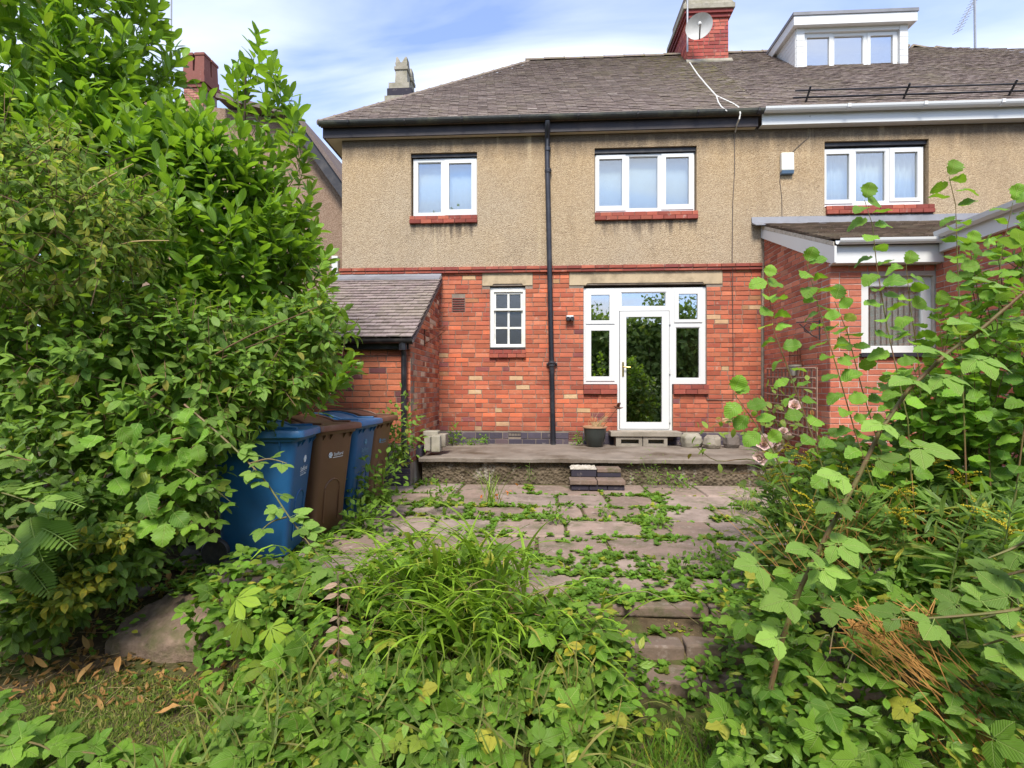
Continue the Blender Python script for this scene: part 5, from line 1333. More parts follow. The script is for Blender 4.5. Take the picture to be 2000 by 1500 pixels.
# rusty wire obelisk and scroll bracket on the extension wall
ob = thing('wire_obelisk', 'rusty pointed wire plant support against the extension side wall', 'plant support', (XS-.1, 7.3, 1.3))
yo = 7.35; c = Vector((XS-.10, yo, 0)); zb, zt = P(1535, 712, yo).z, P(1535, 655, yo).z
ow = MB()
for k in range(10):
    a = 2*math.pi*k/10; ow.tube([c+Vector((.075*math.cos(a), .075*math.sin(a), zb)), c+Vector((.065*math.cos(a), .065*math.sin(a), zb+(zt-zb)*.65)), c+Vector((0, 0, zt))], .006, 4)
ow.build('wires', MT['rust'], ob)
for f_ in (0., .33, .65): MB().tube([c+Vector((.074*math.cos(t), .074*math.sin(t), zb+(zt-zb)*f_)) for t in np.linspace(0, 6.283, 17)], .007, 4).build('hoop', MT['rust'], ob)
pt = tag(MB().lathe([(.05, 0), (.075, .12), (.085, .125), (.085, .15), (.07, .15)], (XS-.10, yo, zb-.155), 16).build('flower_pot', MT['block'], None, smooth=True), 'small pale flower pot on the trellis below the rusty obelisk', 'flower pot')
sb = thing('scroll_bracket', 'black iron scroll bracket projecting from the extension side wall', 'bracket', (XS, 7.0, 1.9))
yb = 6.9; z0 = P(1560, 640, yb).z
pts = [Vector((XS-.005, yb, z0+.10)), Vector((XS-.005, yb, z0-.16))]
m_ = MB().tube(pts, .010, 6).tube([Vector((XS-.01, yb, z0+.08)), Vector((XS-.30, yb, z0+.07))], .008, 6)
m_.tube([Vector((XS-.14, yb, z0-.02))+Vector((math.cos(t), 0, math.sin(t)))*(.09-.009*t) for t in np.linspace(0, 8, 26)], .006, 5)
m_.tube([Vector((XS-.02, yb, z0-.14)), Vector((XS-.10, yb, z0-.10)), Vector((XS-.26, yb, z0+.05))], .007, 5)
m_.build('ironwork', MT['black'], sb)

# stones of the low bank wall under the laurel and the flat stone
kd = [((205, 262), 1088, 1140, 3.75), ((263, 330), 1085, 1142, 3.8), ((331, 390), 1090, 1132, 3.8), ((225, 300), 1055, 1088, 3.85), ((301, 372), 1052, 1085, 3.9)]
lbs = ['dark stone lowest at the left of the little wall under the laurel', 'dark stone in the middle of the bottom row of the little wall under the laurel', 'dark stone next to the bin wheel in the little wall under the laurel', 'dark stone on the upper row, left, of the little wall under the laurel', 'dark stone on the upper row, right, of the little wall under the laurel']
for i, (((a, b), y0, y1, yy), lb) in enumerate(zip(kd, lbs)): stone(a, b, y0, y1, yy, lb, 20+i, 'rock', None, .3, 'stones of the low bank wall')
stone(222, 278, 1166, 1192, 3.22, 'rounded dark stone lying at the left edge of the big flat stone', 31, 'rock')
def flat_stone():
    poly = [PZ(*q) for q in ((205, 1255, -.22), (250, 1205, -.15), (330, 1158, -.05), (436, 1146, -.02), (510, 1160, -.03), (480, 1205, -.11), (400, 1255, -.2), (300, 1268, -.235))]
    c = sum(poly, Vector())/8; n = 40; rings = []
    for r_, dz in ((1.0, -.10), (1.0, -.015), (.985, .0), (.93, .012), (.8, .018), (.6, .02), (.4, .022), (.2, .02), (.03, .02)):
        ring = []
        for k in range(n):
            t = k/n*8; a = poly[int(t) % 8]; b = poly[(int(t)+1) % 8]; q = a.lerp(b, t % 1)
            q = c+(q-c)*(r_*(1+.03*math.sin(k*1.9)+.02*math.sin(k*4.7)))
            z = dz+(.010*math.sin(q.x*17+q.y*9)+.008*math.sin(q.x*31-q.y*27)+.004*rng.normal()) if dz > -.05 else dz
            ring.append((q.x, q.y, q.z+z))
        rings.append(ring)
    o = MB().loft(rings).build('flat_stone', MT['flatrock'], None, smooth=True)
    tag(o, 'big flat brownish stone slab on the bank in front of the bins', 'stone')
flat_stone()

# ================================================================== leaves
def leaf(n=6, W=.18, p=1.0, fold=.18, curl=-.15, serr=0., tip=1.0, wave=0., a=1.0, seed=0, petiole=.0):
    """a leaf lying along +x, 1 long; W half width; p sharpness; a where it is widest"""
    r = np.random.default_rng(seed); v = []; uv = []
    L_ = 1-petiole
    for i in range(n+1):
        t = i/n; wv = W*math.sin(math.pi*t**a)**p if 0 < t < 1 else 0
        if serr and 0 < t < 1: wv *= 1+serr*(1 if i % 2 else -1)
        x = petiole+t*L_; z = curl*t*t+wave*math.sin(t*9+seed)
        v += [(x-(serr*.04 if i % 2 else 0), -wv, z+fold*wv+wave*r.uniform(-1, 1)), (x, 0, z), (x-(serr*.04 if i % 2 else 0), wv, z+fold*wv+wave*r.uniform(-1, 1))]
        uv += [(t, .5-wv/W*.5 if W else .5), (t, .5), (t, .5+wv/W*.5)]
    f = []
    for i in range(n):
        b = i*3
        if i == 0: f += [(b+1, b+3, b+4), (b+1, b+4, b+5)]
        elif i == n-1: f += [(b, b+4, b+1), (b+1, b+4, b+2)]
        else: f += [(b, b+3, b+4, b+1), (b+1, b+4, b+5, b+2)]
    # drop the doubled end points by keeping them; they are degenerate vertices only
    if petiole:
        k = len(v); v += [(0, -.008, .0), (0, .008, .0), (petiole+.03, 0, .004)]; uv += [(0, .5)]*3; f.append((k, k+2, k+1))
    return np.array(v, float), f, np.array(uv, float)
def combo(parts):
    """parts: (leaf, origin, angle about z, pitch, scale)"""
    V = []; F = []; U = []; n = 0
    for (v, f, u), o, az, pt, s in parts:
        m = np.array(Matrix.Rotation(az, 3, 'Z') @ Matrix.Rotation(pt, 3, 'Y'))
        V.append((v*s)@m.T+np.array(o)); U.append(u); F += [tuple(i+n for i in q) for q in f]; n += len(v)
    return np.concatenate(V), F, np.concatenate(U)
K4 = [(0, 0, 0), (1, 0, -.1), (.5, .25, 0), (.5, -.25, 0)]
Kind('laurel', [leaf(6, .19, .58, .22, c, 0, a=1.15, seed=i, petiole=.06) for i, c in enumerate((-.10, -.2, .03, -.15))], [(0, 0, 0), (1, 0, -.1), (.5, .17, 0), (.5, -.17, 0)])
Kind('pointed', [leaf(6, .20, 1.15, .3, c, 0, a=.85, seed=i, wave=.012, petiole=.05) for i, c in enumerate((-.2, -.38, -.1, -.28))], K4)
Kind('ovate', [leaf(6, .25, .85, .22, c, 0, a=.9, seed=i, wave=.01, petiole=.06) for i, c in enumerate((-.12, -.25, -.05, -.3))], K4)
Kind('hazel', [leaf(10, .43, .62, f_, c, .10, a=.98, seed=i, wave=.04, petiole=.12) for i, (c, f_) in enumerate(((-.12, .25), (-.3, .1), (.08, .35), (-.45, .2), (-.2, .5)))], [(0, 0, 0), (1, 0, -.1), (.5, .44, 0), (.5, -.44, 0)])
bl = [leaf(9, .37, .82, f_, c*1.6, .07, a=.8, seed=i, wave=.016, petiole=.05) for i, (c, f_) in enumerate(((-.08, .10), (-.16, .05), (.0, .14), (-.2, .08)))]
def tri(i, five=False):
    b = bl[i % 4]; c = bl[(i+1) % 4]; j = .12*(i-1.5)
    ps = [((0, 0, 0), None)]
    L_ = [(b, (.30, 0, 0), 0+j*.3, .08, .62), (c, (.28, .01, 0), R(74)+j, .12, .52), (b, (.28, -.01, 0), R(-74)+j, .12, .52)]
    if five: L_ += [(c, (.22, .01, 0), R(125), .2, .42), (b, (.22, -.01, 0), R(-125), .2, .42)]
    v, f, u = combo(L_); k = len(v)
    v = np.r_[v, [(0, -.007, 0), (0, .007, 0), (.32, .006, 0), (.32, -.006, 0)]]; u = np.r_[u, [(0, .5)]*4]
    return v, f+[(k, k+3, k+2, k+1)], u
Kind('bramble', [tri(i, i == 3) for i in range(4)], [(0, 0, 0), (.95, 0, -.1), (.35, .5, 0), (.35, -.5, 0)])
Kind('strap', [], [(0, 0, 0), (.5, 0, .4), (1, 0, .2), (.5, .02, .4)])
def strap(i):
    r = np.random.default_rng(i+50); n = 9; v = []; uv = []; bend = (1.5, 2.1, 1.3, .8, 2.8, 1.9)[i]; th = R((58, 74, 45, 66, 80, 52)[i]); x = z = 0
    for k in range(n+1):
        t = k/n; w_ = .0185*(1-.15*t)*(1-t**4)+.0005; v += [(x, -w_, z+.004), (x, 0, z), (x, w_, z+.004)]; uv += [(t, .1), (t, .5), (t, .9)]
        x += math.cos(th)/n; z += math.sin(th)/n; th -= bend/n*(1.7*t)+.02
    f = [q for k in range(n) for q in ((k*3, k*3+3, k*3+4, k*3+1), (k*3+1, k*3+4, k*3+5, k*3+2))]
    return np.array(v), f, np.array(uv)
KINDS['strap'].var = [strap(i) for i in range(6)]
Kind('blade', [leaf(3, .035, .5, .1, c, a=.6, seed=i) for i, c in enumerate((-.2, -.5, -.05, .2))], [(0, 0, 0), (1, 0, 0), (.5, .03, 0), (.5, -.03, 0)])
Kind('lance', [leaf(5, .075, .8, .2, c, a=.85, seed=i, wave=.01) for i, c in enumerate((-.15, -.35, -.05, -.25))], [(0, 0, 0), (1, 0, -.2), (.5, .08, 0), (.5, -.08, 0)])
wl = [leaf(4, .34, .7, .15, c, .1, a=.95, seed=i) for i, c in enumerate((-.15, -.3))]
def weedv(i):
    r = np.random.default_rng(90+i); ps = []
    for k in range(7):
        a = 2*math.pi*k/7+r.uniform(-.4, .4); ps.append((wl[k % 2], (0, 0, r.uniform(0, .12)), a, -r.uniform(.15, .95), r.uniform(.5, 1.)))
    for k in range(3): ps.append((wl[k % 2], (r.uniform(-.1, .1), r.uniform(-.1, .1), .25), r.uniform(0, 6), -r.uniform(.3, 1.1), r.uniform(.35, .6)))
    return combo(ps)
Kind('weed', [weedv(i) for i in range(6)], [(-1, 0, 0), (1, 0, .3), (0, 1, .3), (0, -1, 0)])
cl = leaf(7, .20, .9, .16, -.2, .06, a=1.6, seed=3)
Kind('chestnut', [combo([(cl, (.25, 0, 0), R(a), .15, s) for a, s in ((0, .8), (42, .72), (-42, .72), (88, .52), (-88, .52))])], [(0, 0, 0), (1, 0, 0), (.4, .6, 0), (.4, -.6, 0)])
fp = leaf(4, .16, .7, .1, -.1, .12)
def frond(i):
    ps = []
    n = 17
    for k in range(n):
        t = (k+1)/n; x = t; z = .5*t-.55*t*t; s = .26*math.sin(math.pi*min(1, (t*.86+.14)))**.8+.015
        for sg in (-1, 1): ps.append((fp, (x, 0, z), sg*R(72), .15, s))
    v, f, u = combo(ps); st_ = []
    k0 = len(v); vs = []
    for k in range(n+1):
        t = k/n; z = .5*t-.55*t*t; vs += [(t, -.006, z), (t, .006, z)]
    f += [(k0+2*k, k0+2*k+2, k0+2*k+3, k0+2*k+1) for k in range(n)]
    return np.r_[v, vs], f, np.r_[u, [(0, .5)]*len(vs)]
Kind('frond', [frond(0)], [(0, 0, 0), (1, 0, 0), (.5, .25, .1), (.5, -.25, .1)])
pet = leaf(4, .46, .5, .5, .25, a=.8)
def rosev(i):
    ps = []
    for ring, (n, tilt, s) in enumerate(((6, -.35, 1.), (6, -.8, .85), (5, -1.15, .65), (4, -1.4, .5))):
        for k in range(n): ps.append((pet, (0, 0, .05*ring), 2*math.pi*(k+.5*(ring % 2))/n+i, tilt, s*.55))
    return combo(ps)
Kind('rosehead', [rosev(i) for i in range(2)], [(-.5, 0, .2), (.5, 0, .2), (0, .5, .2), (0, -.5, .2)])
def sprayv(i):
    r = np.random.default_rng(i); V = []; F = []; n = 0
    for k in range(26):
        t = r.uniform(0, 1); c = np.array([t, r.normal(0, .05), .12*t*(1-t)*4-.15*t*t+r.uniform(0, .06)]); s = r.uniform(.025, .05)
        o = np.array([(1, 0, 0), (-1, 0, 0), (0, 1, 0), (0, -1, 0), (0, 0, 1), (0, 0, -1)])*s
        V.append(o+c); F += [tuple(q+n for q in f) for f in ((0, 2, 4), (2, 1, 4), (1, 3, 4), (3, 0, 4), (2, 0, 5), (1, 2, 5), (3, 1, 5), (0, 3, 5))]; n += 6
    return np.concatenate(V), F, np.zeros((n, 2))
Kind('spray', [sprayv(i) for i in range(4)], [(0, 0, 0), (1, 0, 0), (.5, .1, .1), (.5, -.1, .1)])
Kind('deadleaf', [leaf(6, .19, .75, .5, c, 0, seed=i, wave=.05) for i, c in enumerate((.5, -.7, .2, .9))], K4)

def tints(n, yellow=.06, lo=0., hi=1.):
    y = np.where(rng.random(n) < yellow, rng.uniform(.3, 1, n), rng.uniform(0, .08, n))
    return np.c_[rng.uniform(lo, hi, n), rng.random(n), y]
def unit(a): return a/np.maximum(np.linalg.norm(a, axis=1, keepdims=True), 1e-9)
def E(px, py, Y, rpx, rpy, ry):
    c = P(px, py, Y); t = Y/((px-1000)/FPX*sY+cY); return (np.array(c), np.array([rpx*t/FPX, ry, rpy*t/FPX]))
def blob_points(blobs, n, inner=0., back=.35, zmin=-9., shell=(.86, 1.05)):
    """points on the outside of a clump made of ellipsoids, with their outward directions"""
    w_ = np.array([b[1][0]*b[1][2]+b[1][0]*b[1][1]+b[1][1]*b[1][2] for b in blobs]); w_ /= w_.sum()
    out = []; nrm = []
    cam_ = np.array([0, 0, CZ])
    while sum(map(len, out)) < n:
        m = n; bi = rng.choice(len(blobs), m, p=w_); C = np.array([b[0] for b in blobs])[bi]; Rr = np.array([b[1] for b in blobs])[bi]
        d = unit(rng.normal(size=(m, 3))); rad = rng.uniform(*shell, m) if not inner else rng.uniform(inner, .92, m)
        p = C+d*Rr*rad[:, None]; nn = unit(d/Rr)
        ok = p[:, 2] > zmin
        if not inner:
            for k, b in enumerate(blobs):
                q = (((p-b[0])/b[1])**2).sum(1); ok &= (q > .80) | (bi == k)
        facing = (nn*unit(cam_-p)).sum(1) > -.25
        ok &= facing | (rng.random(m) < back)
        out.append(p[ok]); nrm.append(nn[ok])
    return np.concatenate(out)[:n], np.concatenate(nrm)[:n]
def shoots(p, n, k, length, up=.5, out=.8, jit=.5, spread=(78, 28), leaf_len=(.08, .12), droop=.15, nup=.35, start=.15):
    """leafy shoots: leaf matrices and the stem lines"""
    S = len(p); d = unit(n*out+np.array([0, 0, up])+rng.normal(size=(S, 3))*jit*.5); Ls = rng.uniform(*length, S)
    base = p-d*(Ls*.75)[:, None]
    t = np.linspace(start, 1, k)[None]+rng.uniform(-.03, .03, (S, k)); phi = (np.arange(k)*2.4)[None]+rng.uniform(0, 6.28, (S, 1))
    a = np.cross(d, np.array([.13, .31, .94])); a = unit(a); b = np.cross(d, a)
    rad = a[:, None]*np.cos(phi)[..., None]+b[:, None]*np.sin(phi)[..., None]
    sp = np.radians(spread[0]+(spread[1]-spread[0])*t)+rng.uniform(-.2, .2, (S, k))
    ld = d[:, None]*np.cos(sp)[..., None]+rad*np.sin(sp)[..., None]+rng.normal(size=(S, k, 3))*.12; ld[..., 2] -= droop*rng.uniform(.2, 1.4, (S, k))
    pos = base[:, None]+d[:, None]*(t*Ls[:, None])[..., None]
    nh = d[:, None]+np.array([0, 0, nup])+rng.normal(size=(S, k, 3))*.25
    sz = rng.uniform(*leaf_len, (S, k))*(1-.35*np.clip(t-.75, 0, 1)*3*.5)
    M = frames(pos.reshape(-1, 3), ld.reshape(-1, 3), nh.reshape(-1, 3), sz.ravel())
    return M, base, base+d*Ls[:, None], d
def stems_mesh(a, b, r, name, mat, parent):
    """thin three-sided stems joined into one part"""
    a = np.asarray(a, float); b = np.asarray(b, float); n = len(a)
    if not n: return
    d = unit(b-a); x = unit(np.cross(d, np.array([.3, .2, .93]))); y = np.cross(d, x); V = np.zeros((n, 6, 3))
    for k in range(3):
        o = x*math.cos(k*2.094)+y*math.sin(k*2.094); V[:, k] = a+o*r; V[:, 3+k] = b+o*r*.6
    idx = np.arange(n)[:, None, None]*6+np.array([(0, 1, 4, 3), (1, 2, 5, 4), (2, 0, 3, 5)])[None]
    me = bpy.data.meshes.new(name); me.from_pydata(V.reshape(-1, 3).tolist(), [], idx.reshape(-1, 4).tolist()); me.materials.append(mat); me.update()
    o = bpy.data.objects.new(name, me); link(o, parent); o['kind'] = 'stuff'; return o
def branch(parent, pts, r0, r1, mat='bark', name='branch', n=7):
    if 3 <= len(pts) <= 5:
        c = [Vector(q) for q in pts]; sm = []
        for i in range(len(c)-1):
            a0, a1, a2, a3 = c[max(i-1, 0)], c[i], c[i+1], c[min(i+2, len(c)-1)]
            for s in (0, .25, .5, .75): sm.append(.5*((2*a1)+(a2-a0)*s+(2*a0-5*a1+4*a2-a3)*s*s+(3*a1-a0-3*a2+a3)*s**3))
        pts = sm+[c[-1]]
    m = len(pts); return MB().tube(pts, list(np.linspace(r0, r1, m)), n).build(name, MT[mat], parent, smooth=True)
def bush(name, label, cat, blobs, nsh, k, length, kind, mat, leaf_len, loc, fill=0, fill_mat=None, yellow=.05, group=None, limit=300, twig='greenstem', zmin=-9., back=.35, stem_r=.003, extra=None, fill_size=None, **kw):
    t = thing(name, label, cat, loc, group)
    p, n = blob_points(blobs, nsh, back=back, zmin=zmin)
    if extra is not None: p = np.r_[p, extra[0]]; n = np.r_[n, extra[1]]
    M, a, b, d = shoots(p, n, k, length, leaf_len=leaf_len, **kw)
    pieces(t, 'leaf', 'foliage', kind, M, rng.integers(0, len(KINDS[kind].var), len(M)), tints(len(M), yellow), LM[mat], limit)
    stems_mesh(a, b, stem_r, 'twigs', MT[twig], t)
    if fill:
        p, n = blob_points(blobs, fill, inner=.35, zmin=zmin)
        fs_ = fill_size or leaf_len
        M = frames(p, unit(rng.normal(size=(fill, 3))+n*.4), n+rng.normal(size=(fill, 3))*.6, rng.uniform(fs_[0], fs_[1]*1.15, fill))
        pieces(t, 'leaf', 'inner_foliage', kind, M, rng.integers(0, len(KINDS[kind].var), fill), tints(fill, .02, 0, .5), LM[fill_mat or mat], 0)  # inner leaves take only darker tints, shade put into their colour
    return t

# ================================================================== left side: laurel and shrubs
LB = [E(-60, 500, 4.9, 240, 330, 1.2), E(0, 130, 4.7, 300, 330, 1.3), E(195, 300, 4.8, 150, 185, 1.1), E(260, 480, 4.9, 320, 250, 1.2), E(430, 360, 5.0, 105, 130, .7),
      E(490, 540, 5.0, 110, 190, .7), E(550, 690, 5.0, 95, 110, .6), E(330, 690, 4.9, 260, 160, 1.)]
ex_p = []; ex_n = []
for (x, y) in ((500, 95), (520, 130), (480, 150), (540, 170), (470, 200), (560, 200), (515, 215), (250, 30), (580, 235), (575, 270), (455, 160), (600, 390), (610, 470), (640, 560), (655, 640), (670, 710), (650, 760), (585, 330), (675, 730), (625, 520)):
    for _ in range(2):
        q = P(x+rng.uniform(-8, 8), y+rng.uniform(-8, 8), 5.0+rng.uniform(-.2, .2)); ex_p.append(q); ex_n.append((rng.uniform(-.2, .4) if y < 300 else .8, -.2, .9 if y < 300 else .3))
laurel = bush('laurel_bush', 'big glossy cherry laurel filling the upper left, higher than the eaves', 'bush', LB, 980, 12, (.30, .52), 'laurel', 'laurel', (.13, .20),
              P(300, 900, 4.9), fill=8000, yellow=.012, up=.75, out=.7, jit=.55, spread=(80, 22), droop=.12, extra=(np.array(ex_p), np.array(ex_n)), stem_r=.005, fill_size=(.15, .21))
for (x0, x1, y1) in ((230, 120, 60), (300, 330, 180), (380, 480, 150), (420, 560, 520), (330, 300, 420), (280, 60, 300)):
    b0 = P(x0, 1080, 4.9); b0.z = 0; tp = P(x1, y1, 4.9); mid = b0.lerp(tp, .45)+Vector((rng.uniform(-.2, .2), .1, .3))
    branch(laurel, [b0, b0.lerp(mid, .5)+Vector((.03, 0, .05)), mid, mid.lerp(tp, .6)+Vector((0, .1, .08)), tp], .035, .008)
DB = [E(30, 330, 3.2, 150, 110, .5), E(60, 470, 3.1, 200, 140, .55), E(190, 430, 3.3, 120, 110, .4)]
dz = bush('flowering_shrub', 'arching shrub with yellow-edged pointed leaves in front of the laurel at far left', 'shrub', DB, 250, 11, (.25, .5), 'pointed', 'deutzia', (.055, .095),
          P(40, 900, 3.2), fill=900, fill_mat='privet', yellow=.5, up=.1, out=.9, droop=.55, spread=(62, 40), jit=.9, twig='twig', nup=.7)
for (a, b) in (((-60, 700), (260, 320)), ((-40, 760), (230, 480)), ((60, 640), (330, 470)), ((-80, 600), (120, 260))):
    p0, p1 = P(*a, 3.2), P(*b, 3.1); branch(dz, [p0, p0.lerp(p1, .35)+Vector((0, 0, .12)), p0.lerp(p1, .7)+Vector((0, -.05, .13)), p1], .010, .003, 'straw')
PB = [E(180, 700, 3.5, 260, 110, .6), E(420, 740, 3.7, 190, 90, .5), E(560, 660, 3.9, 120, 50, .3), E(330, 640, 3.6, 150, 60, .4), E(250, 810, 3.4, 250, 80, .5), E(600, 610, 4.1, 60, 35, .25), E(420, 830, 3.6, 90, 50, .3)]
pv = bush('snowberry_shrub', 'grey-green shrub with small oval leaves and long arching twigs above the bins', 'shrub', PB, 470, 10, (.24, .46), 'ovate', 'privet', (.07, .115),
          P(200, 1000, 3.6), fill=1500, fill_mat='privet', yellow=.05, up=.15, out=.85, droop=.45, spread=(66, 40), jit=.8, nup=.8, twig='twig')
for (a, b) in (((-30, 930), (430, 700)), ((20, 1000), (560, 650)), ((-60, 860), (310, 560)), ((100, 990), (500, 800)), ((60, 980), (620, 600)), ((0, 650), (110, 990))):
    p0, p1 = P(*a, 3.3), P(*b, 3.5); branch(pv, [p0, p0.lerp(p1, .35)+Vector((0, 0, .14)), p0.lerp(p1, .7)+Vector((0, -.05, .12)), p1], .012, .003, 'twig')
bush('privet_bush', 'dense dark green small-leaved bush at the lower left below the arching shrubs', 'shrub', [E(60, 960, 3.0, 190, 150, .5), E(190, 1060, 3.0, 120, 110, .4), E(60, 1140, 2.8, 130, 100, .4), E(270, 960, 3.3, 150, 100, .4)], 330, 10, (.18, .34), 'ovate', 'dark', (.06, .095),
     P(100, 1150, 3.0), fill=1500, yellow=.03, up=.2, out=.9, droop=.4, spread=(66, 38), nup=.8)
bush('variegated_shrub', 'low shrub with yellow and brown edged leaves at the left of the flat stone', 'shrub', [E(205, 1045, 2.75, 50, 22, .15), E(150, 1130, 2.7, 60, 35, .18), E(130, 1165, 2.65, 50, 30, .15)], 60, 8, (.12, .22), 'ovate', 'yellowleaf', (.045, .07),
     P(150, 1200, 2.75), yellow=.6, up=.2, droop=.45, nup=.6)
# big round leaves hanging over the bank
hz = thing('hazel_sapling', 'young hazel with large round crinkled leaves hanging over the little stone wall', 'sapling', P(300, 1100, 3.0))
pp_ = []; 
for (x, y) in ((235, 845), (250, 875), (190, 860), (300, 905), (240, 965), (285, 945), (320, 985), (330, 945), (265, 905), (210, 920), (150, 900), (345, 870), (380, 880), (300, 860), (330, 1010), (180, 830), (400, 850), (360, 800), (260, 800), (285, 1000), (250, 1020)):
    for _ in range(3): pp_.append(P(x+rng.uniform(-22, 22), y+rng.uniform(-22, 22), 2.9+rng.uniform(-.12, .2)))
n_ = len(pp_); d_ = np.c_[rng.normal(0, .7, n_), rng.normal(-.3, .5, n_), rng.normal(-.5, .35, n_)]
pieces(hz, 'leaf', 'foliage', 'hazel', frames(np.array(pp_), d_, np.c_[rng.normal(0, .3, n_), -np.ones(n_)*.8, np.ones(n_)*.9], rng.uniform(.09, .15, n_)), rng.integers(0, 4, n_), tints(n_, .12), LM['hazel'])
for (a, b) in (((120, 1150), (250, 840)), ((180, 1130), (330, 980)), ((200, 1100), (380, 870))): branch(hz, [P(*a, 3.1), P((a[0]+b[0])/2, (a[1]+b[1])/2-20, 3.0), P(*b, 2.95)], .010, .003, 'twig')

def bramble(name, label, canes, kind='bramble', mat='bramble', size=(.13, .18), step=.085, yellow=.06, cat='bramble', cane_r=.006, flip=.5, group=None, face=.35, loc=None):
    """canes: lists of points; compound leaves stand along them"""
    t = thing(name, label, cat, loc or canes[0][0], group); pos = []; dr = []; nh = []
    for c in canes:
        c = [Vector(q) for q in c]
        if len(c) == 2: c = [c[0], c[0].lerp(c[1], .5)+Vector((0, 0, (c[1]-c[0]).length*.12)), c[1]]
        sm = []
        for i in range(len(c)-1):
            a0 = c[max(i-1, 0)]; a1, a2 = c[i], c[i+1]; a3 = c[min(i+2, len(c)-1)]
            for s in np.linspace(0, 1, 6)[:-1]:
                sm.append(.5*((2*a1)+(a2-a0)*s+(2*a0-5*a1+4*a2-a3)*s*s+(3*a1-a0-3*a2+a3)*s**3))
        sm.append(c[-1]); branch(t, sm, cane_r, cane_r*.35, 'cane', 'cane', 6)
        tot = 0; nxt = step*.5; sg = 1
        for q0, q1 in zip(sm, sm[1:]):
            l = (q1-q0).length; dd = (q1-q0).normalized()
            while nxt < tot+l:
                pt_ = q0.lerp(q1, (nxt-tot)/l); side = dd.cross(Vector((0, -face, 1))).normalized()*sg
                for _ in range(2 if rng.random() < .3 else 1):
                    pos.append(pt_); dr.append(side*.9+dd*rng.uniform(.1, .7)+Vector((rng.normal(0, .3), -.2+rng.normal(0, .3), rng.normal(.1, .25)))); nh.append(Vector((rng.normal(0, .25), -face+rng.normal(0, .25), 1)))
                    sg = -sg
                nxt += step*rng.uniform(.7, 1.3)
            tot += l
    n = len(pos); pieces(t, 'leaf', 'foliage', kind, frames(np.array(pos), np.array(dr), np.array(nh), rng.uniform(*size, n)), rng.integers(0, len(KINDS[kind].var), n), tints(n, yellow), LM[mat])
    return t
def carpet(t, blobs, n, kind, mat, size, yellow=.09, sname='foliage', limit=300, face=.3, out=.5, zmin=-.34, back=.3, shell=(.62, 1.10), pname='leaf', lift=.3):
    p, nn = blob_points(blobs, n, back=back, zmin=zmin, shell=shell)
    d = rng.normal(size=(n, 3))*np.array([1, 1, .35])+nn*lift+np.array([0, -.15, -.05]); h = nn*out+np.array([0, -face, .9])+rng.normal(size=(n, 3))*.42
    pieces(t, pname, sname, kind, frames(p, d, h, rng.uniform(*size, n)), rng.integers(0, len(KINDS[kind].var), n), tints(n, yellow), LM[mat], limit)
def pts(Y, *q): return [P(x, y, Y if not hasattr(Y, '__len__') else Y[i]) for i, (x, y) in enumerate(q)]

bramble('bramble_cane', 'long thorny bramble stem with pale leaves arching across the nearest blue bin', [pts([3.0, 3.0, 2.95, 2.9, 2.8, 2.75], (360, 790), (430, 850), (510, 930), (565, 1010), (610, 1070), (660, 1130)), pts([2.95, 2.9], (560, 1010), (500, 1045)), pts([2.95, 2.95], (490, 905), (560, 905))], mat='pale', size=(.11, .15), step=.085, cane_r=.007)
bramble('bramble_patch', 'pale bramble leaves spilling in at the extreme left edge beside the ferns', [pts(2.3, (-120, 850), (-20, 880), (60, 900)), pts(2.2, (-120, 960), (-10, 960), (70, 985)), pts(2.2, (-120, 1040), (-10, 1030), (40, 1060)), pts(2.3, (-120, 1120), (0, 1120), (60, 1100)), pts(2.3, (-60, 800), (30, 770)), pts(2.25, (-100, 1170), (20, 1180))], mat='pale', size=(.12, .17), step=.06)
bramble('bramble_patch', 'bramble leaves low in the bottom left corner on the mossy lawn', [pts([2.05, 2.05, 2.05], (-80, 1420), (20, 1440), (120, 1470)), pts(1.98, (-60, 1470), (60, 1450), (130, 1490)), pts(2.02, (60, 1520), (150, 1470), (260, 1490)), pts(2.1, (-60, 1380), (20, 1400))], size=(.10, .15), step=.05, mat='bramble')
bramble('bramble_patch', 'bramble leaves hanging in front of the laurel by the nearest bin, over the bin wheel', [pts(3.0, (260, 880), (330, 940), (400, 970)), pts(3.0, (290, 930), (350, 990), (390, 1040)), pts(3.05, (340, 900), (400, 940), (450, 980)), pts(3.0, (400, 1000), (420, 1040)), pts(3.1, (330, 860), (420, 870))], size=(.10, .15), step=.06, mat='bramble')
fern = thing('fern', 'pale fern fronds arching out from under the shrubs at the far left', 'fern', P(60, 1020, 2.5))
fr_ = [((60, 985), (1, -.2, .05), .36), ((50, 1030), (1, -.3, -.15), .40), ((30, 1060), (.9, -.3, -.3), .34), ((60, 1010), (.7, -.5, -.5), .32), ((40, 1090), (.8, -.2, -.6), .3)]
pieces(fern, 'frond', 'fronds', 'frond', frames(np.array([P(*a, 2.55) for a, _, _ in fr_]), np.array([b for _, b, _ in fr_], float), np.array([[0, -.5, 1.]]*5), np.array([c for _, _, c in fr_])), [0]*5, tints(5, 0), LM['fern'])

